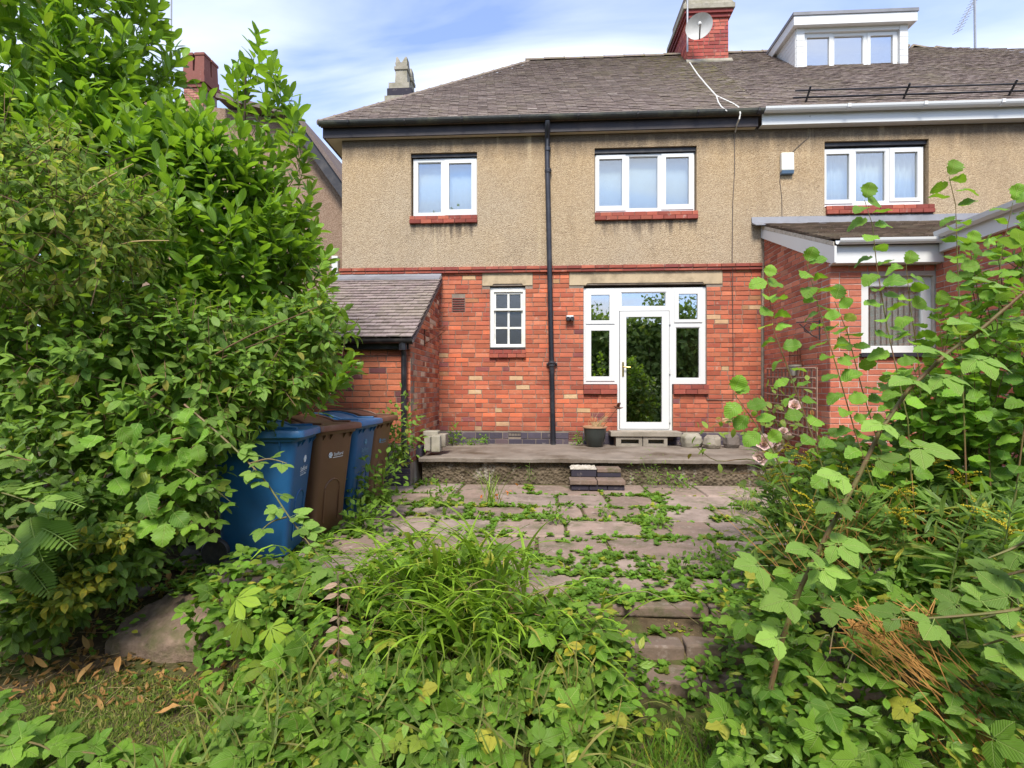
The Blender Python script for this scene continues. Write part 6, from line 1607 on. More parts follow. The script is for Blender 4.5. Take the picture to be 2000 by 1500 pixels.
# ================================================================== middle: strap leaves and brambles on the bank
cro = thing('strap_leaf_clump', 'sprawling clump of long bright strap leaves on the bank in the middle foreground', 'plant', P(880, 1250, 2.9))
def straps(t, base, n, az, lens, spread=.25, mat='strap', lean=0.):
    """az: (mean direction, half spread)"""
    M = []
    for _ in range(n):
        b = Vector(base)+Vector((rng.normal(0, spread), rng.normal(0, spread*.6), 0)); a = az[0]+rng.uniform(-az[1], az[1]); l = rng.uniform(*lens)
        x = np.array([math.cos(a), math.sin(a), lean]); x /= np.linalg.norm(x); z = np.array([0, 0, 1.])-x*x[2]; z /= np.linalg.norm(z); y = np.cross(z, x)
        rot = np.c_[x, y, z]; m = np.eye(4); m[:3, :3] = rot*np.array([l, rng.uniform(.7, 1.25)*max(l, .5), l]); m[:3, 3] = b; M.append(m)
    return M
M = []
gz = lambda p_: (p_.x, p_.y, ground_z(p_.x, p_.y)-.02)
b1 = gz(PZ(890, 1180, -.08)); b2 = gz(PZ(790, 1200, -.09)); b3 = gz(PZ(1010, 1250, -.15))
M += straps(cro, b1, 60, (R(240), 2.4), (.45, .75)); M += straps(cro, b1, 60, (R(200), .9), (.55, .9)); M += straps(cro, b1, 50, (R(300), .8), (.5, .85)); M += straps(cro, b2, 30, (R(30), .9), (.5, .75)); M += straps(cro, b3, 40, (R(-60), 1.2), (.45, .75)); M += straps(cro, b2, 30, (R(250), .7), (.5, .8))
b4 = gz(PZ(900, 1280, -.2)); b5 = gz(PZ(1010, 1310, -.25)); M += straps(cro, b4, 110, (R(265), 1.3), (.45, .8), .2); M += straps(cro, b5, 60, (R(310), .9), (.45, .75), .15); M += straps(cro, b4, 40, (R(180), .6), (.5, .8), .2)
pieces(cro, 'leaf', 'foliage', 'strap', M, rng.integers(0, 6, len(M)), tints(len(M), .12), LM['strap'])
CB = [E(640, 1240, 2.75, 160, 80, .35), E(690, 1200, 2.85, 110, 50, .25), E(1060, 1240, 2.75, 130, 50, .25), E(1120, 1270, 2.65, 130, 80, .3), E(560, 1180, 2.95, 120, 45, .25), E(820, 1350, 2.45, 170, 45, .22), E(1100, 1340, 2.5, 100, 50, .22)]
mound = thing('bramble_mound', 'mound of bramble tangled through the strap leaves on the bank in the middle foreground', 'bramble', P(850, 1300, 2.7))
carpet(mound, CB, 380, 'bramble', 'bramble', (.07, .165), .09)
carpet(mound, [E(850, 1105, 3.15, 170, 40, .2), E(930, 1190, 2.95, 130, 40, .2), E(760, 1150, 3.05, 90, 40, .2), E(870, 1260, 2.65, 160, 50, .2)], 150, 'bramble', 'bramble', (.07, .15), .1, pname='bramble_leaf', sname='bramble_leaves')
carpet(mound, CB, 900, 'ovate', 'weed', (.03, .065), .14, sname='undergrowth', limit=0, pname='small_leaf')
carpet(mound, CB, 500, 'pointed', 'lance', (.04, .09), .25, sname='mixed_leaves', limit=0, pname='small_leaf')
for k in range(26):
    a = P(rng.uniform(520, 1180), rng.uniform(1130, 1300), 2.75); b = a+Vector((rng.uniform(-.5, .5), rng.uniform(-.35, .05), rng.uniform(-.12, .14)))
    branch(mound, [a, a.lerp(b, .5)+Vector((0, 0, .10)), b], .004, .0015, 'cane', 'cane', 5)
FB = [E(560, 1450, 2.15, 150, 80, .3), E(760, 1430, 2.2, 200, 90, .3), E(1020, 1420, 2.25, 190, 80, .3), E(900, 1500, 2.05, 260, 70, .25), E(420, 1530, 2.0, 170, 50, .25)]
fb = thing('bramble_patch', 'spread of bramble leaves along the bottom edge of the garden in the nearest foreground', 'bramble', P(760, 1500, 2.15))
carpet(fb, FB, 470, 'bramble', 'bramble', (.06, .155), .09)
carpet(fb, FB, 1100, 'ovate', 'weed', (.025, .055), .14, sname='undergrowth', limit=0, pname='small_leaf')
carpet(fb, FB, 700, 'pointed', 'lance', (.035, .08), .25, sname='mixed_leaves', limit=0, pname='small_leaf')
carpet(fb, FB, 500, 'strap', 'grass', (.12, .3), .4, sname='dry_blades', limit=0, pname='blade', lift=1.)
for k in range(20):
    a = P(rng.uniform(350, 1150), rng.uniform(1380, 1470), 2.2); b = a+Vector((rng.uniform(-.4, .4), rng.uniform(-.25, .1), rng.uniform(-.1, .12))); branch(fb, [a, a.lerp(b, .5)+Vector((0, 0, .08)), b], .004, .0015, 'cane', 'cane', 5)
HB = [E(500, 1120, 3.1, 110, 40, .25), E(450, 1200, 2.9, 80, 60, .25), E(470, 1310, 2.6, 70, 60, .25)]
hedge_ = thing('woodland_seedlings', 'loose green and yellowing seedlings and creepers between the flat stone and the bramble mound', 'plant', P(450, 1250, 2.8))
carpet(hedge_, HB, 420, 'ovate', 'weed', (.04, .085), .16)
carpet(hedge_, [E(90, 1262, 2.9, 110, 25, .15), E(240, 1225, 3.0, 60, 25, .12), E(60, 1215, 2.9, 90, 40, .2)], 160, 'ovate', 'weed', (.03, .06), .15, limit=0, sname='low_weeds', pname='small_leaf')
carpet(hedge_, HB, 60, 'bramble', 'bramble', (.09, .13), .1, limit=100, pname='bramble_leaf', sname='bramble_leaves')
cs = thing('chestnut_seedling', 'yellow-green palmate horse chestnut seedling beside the flat stone', 'seedling', P(470, 1230, 2.6))
q_ = [(480, 1190), (520, 1215), (560, 1240), (545, 1290), (555, 1340), (450, 1170), (600, 1260), (530, 1400)]; n_ = len(q_)
pieces(cs, 'leaf', 'leaves', 'chestnut', frames(np.array([P(*q, 2.5) for q in q_]), np.c_[rng.normal(0, .8, n_), rng.normal(-.5, .3, n_), rng.normal(-.2, .3, n_)], np.array([[0, -.7, .8]]*n_), rng.uniform(.14, .2, n_)), [0]*n_, tints(n_, .1), LM['chestnut'])
for q in q_: branch(cs, [Vector(gz(P(q[0]+10, 1290, 2.6))), P(*q, 2.5)], .004, .002, 'cane', 'stalk', 5)
wp = thing('withered_plant', 'upright withered stalk with pinkish drooping leaf pairs in front of the bramble mound', 'plant', P(662, 1370, 2.3))
branch(wp, pts(2.35, (664, 1390), (662, 1280), (660, 1180), (661, 1130)), .003, .002, 'twig', 'stalk', 5)
pw = []; dw = []
for (y, s) in ((1315, .085), (1288, .075), (1250, .06), (1225, .055), (1205, .045), (1160, .035), (1140, .03)):
    for sg in (-1, 1): pw.append(P(662, y, 2.35)); dw.append((sg, -.2, -.25))
    pw.append(P(662, y, 2.35)); dw.append((.1, -.5, .8))
pieces(wp, 'leaf', 'leaves', 'pointed', frames(np.array(pw), np.array(dw, float), np.array([[0, -.6, .8]]*len(pw)), rng.uniform(.05, .085, len(pw))), rng.integers(0, 4, len(pw)), tints(len(pw), .1), LM['pink'])
yl = thing('yellowing_seedling', 'small seedling with yellow leaves scorched brown at the tips at the centre bottom', 'seedling', P(1120, 1380, 2.35))
q_ = [(1095, 1285), (1120, 1270), (1150, 1278), (1165, 1300), (1110, 1300), (1135, 1305), (1085, 1275), (1140, 1265), (1120, 1320)]; n_ = len(q_)
pieces(yl, 'leaf', 'leaves', 'ovate', frames(np.array([P(*q, 2.4) for q in q_]), np.c_[rng.normal(0, 1, n_), rng.normal(-.3, .3, n_), rng.normal(.2, .4, n_)], np.array([[0, -.7, .8]]*n_), rng.uniform(.06, .085, n_)), rng.integers(0, 4, n_), np.c_[rng.random(n_), rng.random(n_), rng.uniform(.4, 1, n_)], LM['yellowleaf'])
branch(yl, pts([2.45, 2.4, 2.4], (1130, 1400), (1122, 1340), (1120, 1285)), .004, .002, 'cane', 'stalk', 5)
# rush with orange flowers by the terrace
rs = thing('montbretia', 'tuft of thin upright leaves with orange flowers standing on the patio near the terrace wall', 'plant', PZ(965, 985, 0))
M = straps(rs, PZ(962, 985, 0), 26, (0, 3.14), (.3, .55), .06); M = [m for m in M]
for m in M: m[:3, 1] *= .4
pieces(rs, 'leaf', 'foliage', 'strap', M, [3]*len(M), tints(len(M), 0), LM['strap'])
q_ = [(992, 958), (990, 964), (966, 970), (974, 980), (977, 984), (970, 972), (1012, 950), (940, 975)]; n_ = len(q_)*3
pieces(rs, 'petal', 'petals', 'pointed', frames(np.array([P(x+rng.uniform(-3, 3), y+rng.uniform(-3, 3), 5.9) for x, y in q_ for _ in range(3)]), rng.normal(size=(n_, 3)), rng.normal(size=(n_, 3)), rng.uniform(.04, .06, n_)), rng.integers(0, 4, n_), tints(n_, .2), LM['orange'])

# weeds in the joints of the patio, along the terrace and on the steps
wpos = []; wsz = []
for (a, b) in JOINTS:
    a, b = np.array(a), np.array(b); l = np.linalg.norm(b-a); dens = 95 if abs(a[1]-b[1]) < .01 else 70
    for _ in range(int(l*dens)):
        q = a+(b-a)*rng.random()+rng.normal(0, .022, 2); x, y = q
        f = .5+.5*math.sin(x*3.1+y*1.7)*math.cos(y*2.3-x*1.2)
        if rng.random() > .12+1.0*f**1.6: continue
        if y > 6.0 and rng.random() < .5: continue
        wpos.append((x, y, -.015)); wsz.append(rng.uniform(.02, .07)*(.5+.8*f))
for _ in range(150):
    (a, b) = JOINTS[int(rng.integers(0, len(JOINTS)))]; c_ = np.array(a)+rng.normal(0, .08, 2); r_ = rng.uniform(.04, .15)
    if c_[1] > 6.3: continue
    for _ in range(int(r_*160)): wpos.append((c_[0]+rng.normal(0, r_), c_[1]+rng.normal(0, r_*.5), .0)); wsz.append(rng.uniform(.02, .06))
for _ in range(110): wpos.append((rng.uniform(.2, 1.9), rng.uniform(3.2, 3.8), .0)); wsz.append(rng.uniform(.025, .07))
for (y_, z_) in ((3.17, -.12), (2.93, -.22), (2.8, -.22), (2.66, -.3), (3.02, -.12)):
    for _ in range(70): wpos.append((rng.uniform(.25, 1.7), y_+rng.normal(0, .03), z_)); wsz.append(rng.uniform(.02, .06))
wpos = np.array(wpos); n_ = len(wpos)
jw = tag(bpy.data.objects.new('joint_weeds', None), 'low bright green weeds growing in the joints of the patio stones', 'weeds'); COL.objects.link(jw)
def weeds(t, pos, size, yellow=.1, mat='weed', limit=0, sname='weeds', pname='weed', kind='weed'):
    n = len(pos); a = rng.uniform(0, 6.28, n)
    pieces(t, pname, sname, kind, frames(np.asarray(pos, float), np.c_[np.cos(a), np.sin(a), rng.normal(0, .1, n)], np.c_[rng.normal(0, .15, n), rng.normal(-.1, .15, n), np.ones(n)], size), rng.integers(0, len(KINDS[kind].var), n), tints(n, yellow), LM[mat], limit)
jw['kind'] = 'stuff'
weeds(jw, wpos, np.array(wsz))
def clump(label, px, py, z, rad, h, n, mat='weed', size=(.03, .06), kind='ovate', yellow=.1, group=None, cat='weed', name='weed_clump', Y=None):
    c = P(px, py, Y) if Y else PZ(px, py, z)
    if Y: z = c.z
    t = thing(name, label, cat, c, group); b = [(np.array([c.x, c.y, z+h*.3]), np.array([rad, rad*.7, h*.75]))]
    p, nn = blob_points(b, n, zmin=z-.02, back=.8, shell=(.2, 1.05))
    d = nn*.8+rng.normal(size=(n, 3))*.6; hh = np.c_[rng.normal(0, .3, n), rng.normal(-.4, .2, n), np.ones(n)]
    pieces(t, 'leaf', 'foliage', kind, frames(p, d, hh, rng.uniform(*size, n)), rng.integers(0, len(KINDS[kind].var), n), tints(n, yellow), LM[mat])
    stems_mesh(np.repeat([[c.x, c.y, z-.01]], min(n, 14), 0), p[:14], .002, 'stalks', MT['greenstem'], t)
    return t
clump('tall airy weed growing against the terrace wall right of the brick step', 1270, 945, 0, .30, .45, 170, 'weed', (.025, .05), 'lance', Y=6.75)
clump('bright low weed at the foot of the terrace wall, right of the tall airy weed', 1320, 948, 0, .28, .18, 90, Y=6.7)
clump('weed tuft at the foot of the terrace wall near its left end', 835, 947, 0, .25, .10, 80, Y=6.8)
clump('spindly weed in front of the pale patch of the terrace wall', 1035, 940, 0, .14, .35, 40, 'weed', (.025, .05), 'lance', Y=6.75)
clump('fern-like green tuft beside the air brick and the dark plant pot', 1130, 866, TZ, .10, .18, 60, Y=8.4)
clump('small green weed at the foot of the brick wall left of the drainpipe', 918, 866, TZ, .16, .10, 60, Y=8.4)
clump('smaller weed close to the wall base between the low weed and the drainpipe', 945, 862, TZ, .09, .13, 40, Y=8.45)
clump('bramble seedling climbing the inner corner of lean-to and house wall', 884, 868, TZ, .14, .32, 60, 'bramble', (.05, .09), Y=8.3)
clump('tall leafy weed growing beside the farthest bin under the downpipe', 775, 905, 0, .34, .85, 380, 'privet', (.05, .09), 'ovate', .12, Y=6.2)
clump('leafy clump at the foot of the second blue bin', 735, 990, 0, .30, .55, 300, 'bramble', (.05, .09), 'ovate', .1, Y=5.0)
clump('dark leafy clump beside the brown bin on the patio edge', 712, 1045, 0, .25, .3, 200, 'bramble', (.05, .09), 'ovate', .08, Y=4.5)
clump('small creeper at the foot of the brown bin with white logo', 640, 1070, 0, .12, .10, 50, Y=4.15)
clump('grassy weed with seed heads at the right end of the patio', 1460, 985, 0, .25, .18, 110, 'lance', (.05, .09), 'lance', .3, Y=5.4)
clump('dry reddish weed on the patio in front of the right-hand plants', 1470, 1040, 0, .22, .2, 90, 'lance', (.04, .08), 'lance', .7, Y=4.6)
clump('round-leaved weed sprouting between two middle patio stones', 1180, 1000, 0, .10, .1, 30, Y=5.2)
clump('leafy weed on the joint at the right of the middle patio', 1290, 1030, 0, .13, .12, 45, Y=4.8)
clump('weed standing in the crossing joint in the middle of the patio', 1085, 1010, 0, .16, .12, 60, Y=4.9)
clump('weed spreading over the near patio stones beside the steps', 1390, 1090, 0, .22, .10, 90, Y=3.85)
clump('leaning strawberry-like weed by the dark step edge', 1330, 1120, 0, .15, .12, 50, Y=3.6)
clump('nettle-like weed at the left end of the patio behind the strap leaves', 865, 985, 0, .2, .25, 100, 'bramble', (.04, .08), Y=5.2)
# ground elder on both sides of the steps
ge = thing('ground_elder', 'bright ground elder covering the bank to the right of the steps', 'ground cover', PZ(1480, 1250, -.2)); ge['kind'] = 'stuff'
GB = [E(1470, 1200, 2.9, 100, 60, .3), E(1500, 1290, 2.6, 110, 60, .25), E(1420, 1340, 2.55, 80, 30, .2), E(1220, 1370, 2.5, 110, 40, .2), E(1180, 1300, 2.6, 90, 50, .2), E(1520, 1120, 3.3, 90, 40, .3)]
carpet(ge, GB, 1100, 'ovate', 'weed', (.035, .065), .12, limit=0)
# lawn
gp = []
while len(gp) < 34000:
    x, y = rng.uniform(-2.7, 2.2), rng.uniform(1.85, 3.0)
    if y > 2.75-.25*(x > -.2): continue
    f = .5+.5*math.sin(x*4.3+1)*math.cos(y*5.1+x)
    if rng.random() < .35+.65*f: gp.append((x, y, ground_z(x, y)-.004))
gp = np.array(gp); n_ = len(gp)
lawn = tag(bpy.data.objects.new('lawn_grass', None), 'short mossy lawn grass in the foreground', 'grass', kind='stuff'); COL.objects.link(lawn)
pieces(lawn, 'blade', 'grass_blades', 'blade', frames(gp, np.c_[rng.normal(0, .55, n_), rng.normal(0, .55, n_), np.ones(n_)*.75], np.c_[rng.normal(0, 1, n_), -np.ones(n_), rng.normal(0, .4, n_)], np.c_[rng.uniform(.018, .05, n_), rng.uniform(.03, .07, n_)*1.3, rng.uniform(.02, .06, n_)]), rng.integers(0, 4, n_), tints(n_, .3), LM['grass'], 0)
tp = np.array([(x, y, ground_z(x, y)) for x, y in zip(rng.uniform(.2, 1.3, 420), rng.uniform(1.95, 2.5, 420))])
weeds(lawn, tp, rng.uniform(.012, .032, 420), .2, sname='clover')
tp = np.array([(x, y, ground_z(x, y)) for x, y in zip(rng.uniform(-2.4, -.9, 260), rng.uniform(1.95, 2.9, 260))])
weeds(lawn, tp, rng.uniform(.012, .032, 260), .2, sname='clover')
gg = []
for _ in range(500):
    x, y = rng.uniform(.35, 1.2), rng.uniform(2.0, 2.35); gg.append((x, y, ground_z(x, y)))
gg = np.array(gg); n_ = len(gg)
pieces(lawn, 'blade', 'long_grass', 'blade', frames(gg, np.c_[rng.normal(0, .5, n_), rng.normal(0, .5, n_), np.ones(n_)], np.c_[rng.normal(0, 1, n_), -np.ones(n_), rng.normal(0, .4, n_)], np.c_[rng.uniform(.06, .13, n_), rng.uniform(.08, .12, n_), rng.uniform(.06, .1, n_)]), rng.integers(0, 4, n_), tints(n_, .15), LM['weed'], 0)
# fallen leaves
def dead(px, py, z, az, s, label, group=None, tin=(.5, .5, .3)):
    v, f, u = KINDS['deadleaf'].var[int(rng.integers(0, 4))]; c = PZ(px, py, z+.012); a = R(az)
    m = frames(np.array([c]), np.array([[math.cos(a), math.sin(a), rng.uniform(-.02, .08)]]), np.array([[rng.normal(0, .15), -.15, 1]]), np.array([s]))[0]
    lo_ = np.concatenate([np.array(q) for q in f]); le = np.array([len(q) for q in f])
    me = make_mesh('fallen_leaf', v, lo_, le, u, np.tile(tin, (len(v), 1)), LM['dead'], True); o = bpy.data.objects.new('fallen_leaf', me); link(o, None); o.matrix_basis = Matrix(m.tolist()); tag(o, label, 'leaf', group)
dead(112, 1392, -.32, 80, .07, 'upright curled orange dead leaf alone on the mossy lawn')
dead(300, 1395, -.31, 25, .115, 'large flat orange-brown dead leaf lying on the lawn, farthest right', None, (.7, .6, .2))
dead(228, 1460, -.32, 65, .11, 'pale brown dead leaf standing in the foreground of the lawn', None, (.8, .7, .3))
dead(82, 1406, -.32, 60, .05, 'small beige dead leaf beside the upright curled one on the lawn', None, (.9, .9, .9))
G = 'dead leaves in the litter'
for (x, y, z) in ((70, 1325, -.30), (110, 1315, -.29), (150, 1300, -.28), (180, 1290, -.27), (200, 1310, -.29), (130, 1285, -.27), (90, 1300, -.29), (175, 1270, -.25), (240, 1285, -.27), (60, 1300, -.29), (265, 1295, -.28)):
    dead(x+rng.uniform(-8, 8), y+rng.uniform(-5, 5), z, rng.uniform(0, 360), rng.uniform(.055, .11), 'long curled orange-brown dead leaf in the litter where lawn meets bank', G, (rng.random(), rng.random(), rng.random()*.5))
G = 'dead leaves by the bin wheel'
for (x, y) in ((295, 1135), (310, 1142), (330, 1133), (350, 1125), (372, 1130), (345, 1148), (385, 1120), (400, 1142), (425, 1128), (440, 1120), (455, 1128), (470, 1122), (485, 1130), (360, 1110)):
    dead(x, y, -.04, rng.uniform(0, 360), rng.uniform(.05, .09), 'orange dead laurel leaf heaped between the flat stone and the bin wheel', G, (rng.random(), rng.random(), rng.random()*.4))
lp = []
for _ in range(1300):
    x, y = rng.uniform(-3.1, -1.1), rng.uniform(2.45, 3.6); lp.append((x, y, ground_z(x, y)+.006))
lp = np.array(lp); n_ = len(lp)
lit = tag(bpy.data.objects.new('leaf_litter', None), 'brown leaf litter and twigs on the bank under the shrubs', 'leaf litter', kind='stuff'); COL.objects.link(lit)
pieces(lit, 'leaf', 'litter', 'deadleaf', frames(lp, np.c_[rng.normal(size=(n_, 2)), rng.normal(0, .15, n_)], np.c_[rng.normal(0, .3, (n_, 2)), np.ones(n_)], rng.uniform(.025, .07, n_)), rng.integers(0, 4, n_), np.c_[rng.random(n_)*.6, rng.random(n_)*.6, rng.random(n_)*.3], LM['dead'], 0)
a_ = lp[:200]; stems_mesh(a_, a_+np.c_[rng.normal(0, .1, (200, 2)), rng.uniform(0, .03, 200)], .002, 'litter_twigs', MT['straw'], lit)

# ================================================================== right side
def hazel(label, stems, Y, step=.075, size=(.075, .108), mat='hazel', group='hazel shoots on the right'):
    t = thing('hazel_shoot', label, 'hazel', stems[0][0], group); pos = []; dr = []; nh = []
    for c in stems:
        c = [Vector(q)+Vector((0, rng.uniform(-.03, .03), 0)) for q in c]; sm = []
        for i in range(len(c)-1):
            for s in np.linspace(0, 1, 5)[:-1]: sm.append(c[i].lerp(c[i+1], s))
        sm.append(c[-1]); branch(t, sm, .004, .0015, 'cane', 'stem', 6); tot = 0; nxt = .04; sg = 1; Lt = sum((b-a).length for a, b in zip(sm, sm[1:]))
        for q0, q1 in zip(sm, sm[1:]):
            l = (q1-q0).length; dd = (q1-q0).normalized()
            while nxt < tot+l:
                side = dd.cross(Vector((0, -1, .2))).normalized()*sg
                pos.append(q0.lerp(q1, (nxt-tot)/l)); dr.append(side+Vector((rng.normal(0, .15), rng.normal(-.3, .5), rng.normal(.15, .2)))); nh.append(Vector((rng.normal(0, .45), -.35+rng.normal(0, .5), .9))); sg = -sg
                nxt += step*rng.uniform(.5, 1.05)*(1-.35*nxt/Lt)
            tot += l
        pos.append(sm[-1]); dr.append(Vector((.3, -.2, 1))); nh.append(Vector((0, -1, .3)))
    n = len(pos); pieces(t, 'leaf', 'foliage', 'hazel', frames(np.array(pos), np.array(dr), np.array(nh), rng.uniform(*size, n)), rng.integers(0, 5, n), tints(n, .04), LM[mat])
H_ = [('leftmost tall hazel shoot, rising in front of the house corner', [(1620, 960), (1585, 860), (1545, 740), (1510, 640), (1497, 545)], 2.75),
      ('short hazel shoot low at the left, by the terrace end', [(1545, 960), (1505, 880), (1470, 820), (1432, 768)], 2.7),
      ('hazel shoot leaning left in front of the extension side wall', [(1720, 980), (1680, 860), (1630, 720), (1600, 600), (1575, 515)], 2.8),
      ('tall hazel shoot crossing the white fascia of the extension', [(1790, 980), (1765, 820), (1735, 640), (1715, 520), (1700, 440), (1690, 390)], 2.75),
      ('hazel shoot in front of the extension window', [(1820, 980), (1805, 840), (1790, 700), (1775, 590), (1768, 520)], 2.9),
      ('hazel shoot just left of the extension window', [(1760, 990), (1720, 880), (1680, 760), (1652, 650), (1625, 590)], 2.95),
      ('tallest hazel shoot, its top leaves above the upstairs window sill', [(1890, 990), (1885, 800), (1878, 620), (1868, 500), (1866, 400), (1855, 345)], 2.7),
      ('hazel shoot near the right edge with its tip over the pebbledash', [(1930, 990), (1935, 800), (1950, 620), (1958, 500), (1968, 400)], 2.75),
      ('hazel shoot filling in between the two tallest shoots', [(1900, 990), (1905, 820), (1915, 680), (1905, 560), (1890, 480)], 2.95),
      ('hazel shoot at the extreme right edge', [(1990, 990), (2000, 800), (2010, 640), (1990, 520)], 2.6),
      ('hazel shoot between the window shoot and the tallest one', [(1850, 990), (1845, 820), (1838, 700), (1830, 600)], 3.05)]
for lb, q, Y in H_: hazel(lb, [pts(Y, *q)], Y)
bush('hazel_bush', 'dense dark hazel and bramble undergrowth in front of the extension wall', 'bush', [E(1850, 900, 3.3, 200, 120, .5), E(1960, 820, 3.3, 120, 160, .5), E(1700, 980, 3.4, 170, 90, .4), E(1900, 1030, 3.1, 200, 100, .4)], 150, 7, (.25, .4), 'hazel', 'hazeldark', (.08, .13),
     P(1850, 1150, 3.3), fill=500, yellow=.03, up=.4, out=.7, droop=.25, nup=.9, twig='twig')
bush('hazel_bush', 'bright hazel growth crowding the right edge in front of the extension corner', 'bush', [E(1960, 680, 2.9, 90, 150, .35), E(1880, 800, 3.0, 110, 90, .35), E(2020, 540, 2.9, 60, 90, .3)], 85, 7, (.2, .36), 'hazel', 'hazel', (.065, .10),
     P(1960, 1150, 2.9), yellow=.03, up=.7, out=.6, droop=.2, nup=.9, twig='twig')
bush('hazel_bush', 'small mixed leaves between the rose and the thick bramble cane', 'bush', [E(1660, 950, 3.2, 110, 60, .3), E(1580, 1000, 3.1, 80, 60, .3)], 90, 8, (.14, .26), 'ovate', 'weed', (.035, .065),
     P(1620, 1100, 3.2), yellow=.08, up=.6, out=.7, droop=.2, nup=.8)
# the thick cane
YB = 1.75
cane = [P(1505, 1345, YB+.06), P(1530, 1240, YB+.05), P(1565, 1145, YB+.03), P(1620, 1035, YB), P(1670, 945, YB), P(1720, 840, YB), P(1775, 760, YB), P(1850, 690, YB-.02), P(1920, 640, YB-.05), P(2030, 545, YB-.1)]
gb = thing('thick_bramble_cane', 'very thick reddish-green thorny bramble cane with large pale leaves rising diagonally at the right', 'bramble', cane[0])
sm = []
for i in range(len(cane)-1):
    for s in np.linspace(0, 1, 5)[:-1]: sm.append(cane[i].lerp(cane[i+1], s))
sm.append(cane[-1]); branch(gb, sm, .0085, .005, 'cane', 'cane', 9)
th = MB()
for i in range(0, len(sm)-1):
    for _ in range(4):
        q = sm[i].lerp(sm[i+1], rng.random()); a = rng.uniform(0, 6.28); dd = (sm[i+1]-sm[i]).normalized(); x = dd.cross(Vector((0, 1, 0))).normalized(); y = dd.cross(x)
        o = x*math.cos(a)+y*math.sin(a); th.tube([q+o*.005, q+o*.016-dd*.006], [.0028, .0004], 4)
th.build('thorns', MT['rust'], gb)['kind'] = 'stuff'
q_ = [((1500, 1105), (-1, -.4, .15), .20), ((1560, 1170), (-1, -.3, .0), .20), ((1580, 1110), (.9, -.5, .1), .17), ((1590, 1180), (1, -.4, -.05), .18), ((1535, 1245), (-1, -.4, .1), .17), ((1600, 1080), (-.8, -.4, .3), .20), ((1610, 1065), (1, -.3, .15), .20),
      ((1660, 935), (-1, -.4, .25), .19), ((1655, 985), (-1, -.3, .05), .17), ((1690, 900), (.9, -.4, .2), .16), ((1740, 830), (-1, -.4, .1), .17), ((1760, 870), (1, -.5, -.1), .22), ((1800, 745), (-1, -.4, .15), .19), ((1815, 735), (.9, -.3, -.1), .19), ((1850, 690), (-.9, -.3, .2), .18), ((1880, 700), (1, -.4, -.15), .20), ((1910, 640), (-.9, -.4, .3), .19), ((1945, 630), (1, -.3, .05), .19), ((1990, 580), (-.8, -.4, .4), .20), ((1985, 610), (1, -.5, -.2), .18), ((1960, 560), (-1, -.3, .3), .17), ((2000, 500), (-.6, -.5, .6), .18)]
n_ = len(q_); pieces(gb, 'leaf', 'leaves', 'bramble', frames(np.array([P(*a, YB-.02) for a, _, _ in q_]), np.array([b for _, b, _ in q_], float), np.c_[rng.normal(0, .2, n_), -np.ones(n_)*.55, np.ones(n_)], np.array([c for _, _, c in q_])*.76), rng.integers(0, 4, n_), tints(n_, .02, .3, 1), LM['pale'])
gb2 = bramble('bramble_patch', 'stout bramble stems with big pale leaves reaching in from the right edge at mid height', [pts(1.75, (2120, 1160), (1990, 1190), (1850, 1205), (1740, 1210)), pts(1.7, (2120, 1230), (2000, 1240), (1920, 1260)), pts(1.9, (2100, 1080), (1980, 1120), (1900, 1130)), pts(1.8, (2100, 1000), (2000, 1060), (1930, 1090)), pts(1.7, (2120, 1330), (2010, 1310), (1950, 1290))], mat='pale', size=(.12, .165), step=.085, cane_r=.007)
RBB = [E(1600, 1230, 2.4, 160, 90, .3), E(1800, 1300, 2.2, 220, 120, .3), E(1640, 1380, 2.1, 180, 100, .3), E(1900, 1420, 1.95, 200, 110, .3), E(1540, 1470, 2.0, 130, 60, .25), E(1780, 1490, 1.9, 220, 60, .25), E(1900, 1180, 2.5, 200, 100, .3)]
rb_ = thing('bramble_thicket', 'thicket of mid-green bramble leaves filling the lower right corner', 'bramble', P(1750, 1450, 2.1))
carpet(rb_, RBB, 520, 'bramble', 'bramble', (.07, .165), .07)
carpet(rb_, RBB, 1400, 'ovate', 'weed', (.025, .055), .12, sname='undergrowth', limit=0, pname='small_leaf')
carpet(rb_, RBB, 700, 'pointed', 'lance', (.04, .085), .2, sname='mixed_leaves', limit=0, pname='small_leaf')
for k in range(26):
    a = P(rng.uniform(1500, 2000), rng.uniform(1200, 1430), 2.15); b = a+Vector((rng.uniform(-.4, .4), rng.uniform(-.25, .1), rng.uniform(-.15, .15))); branch(rb_, [a, a.lerp(b, .5)+Vector((0, 0, .10)), b], .005, .002, 'cane', 'cane', 5)
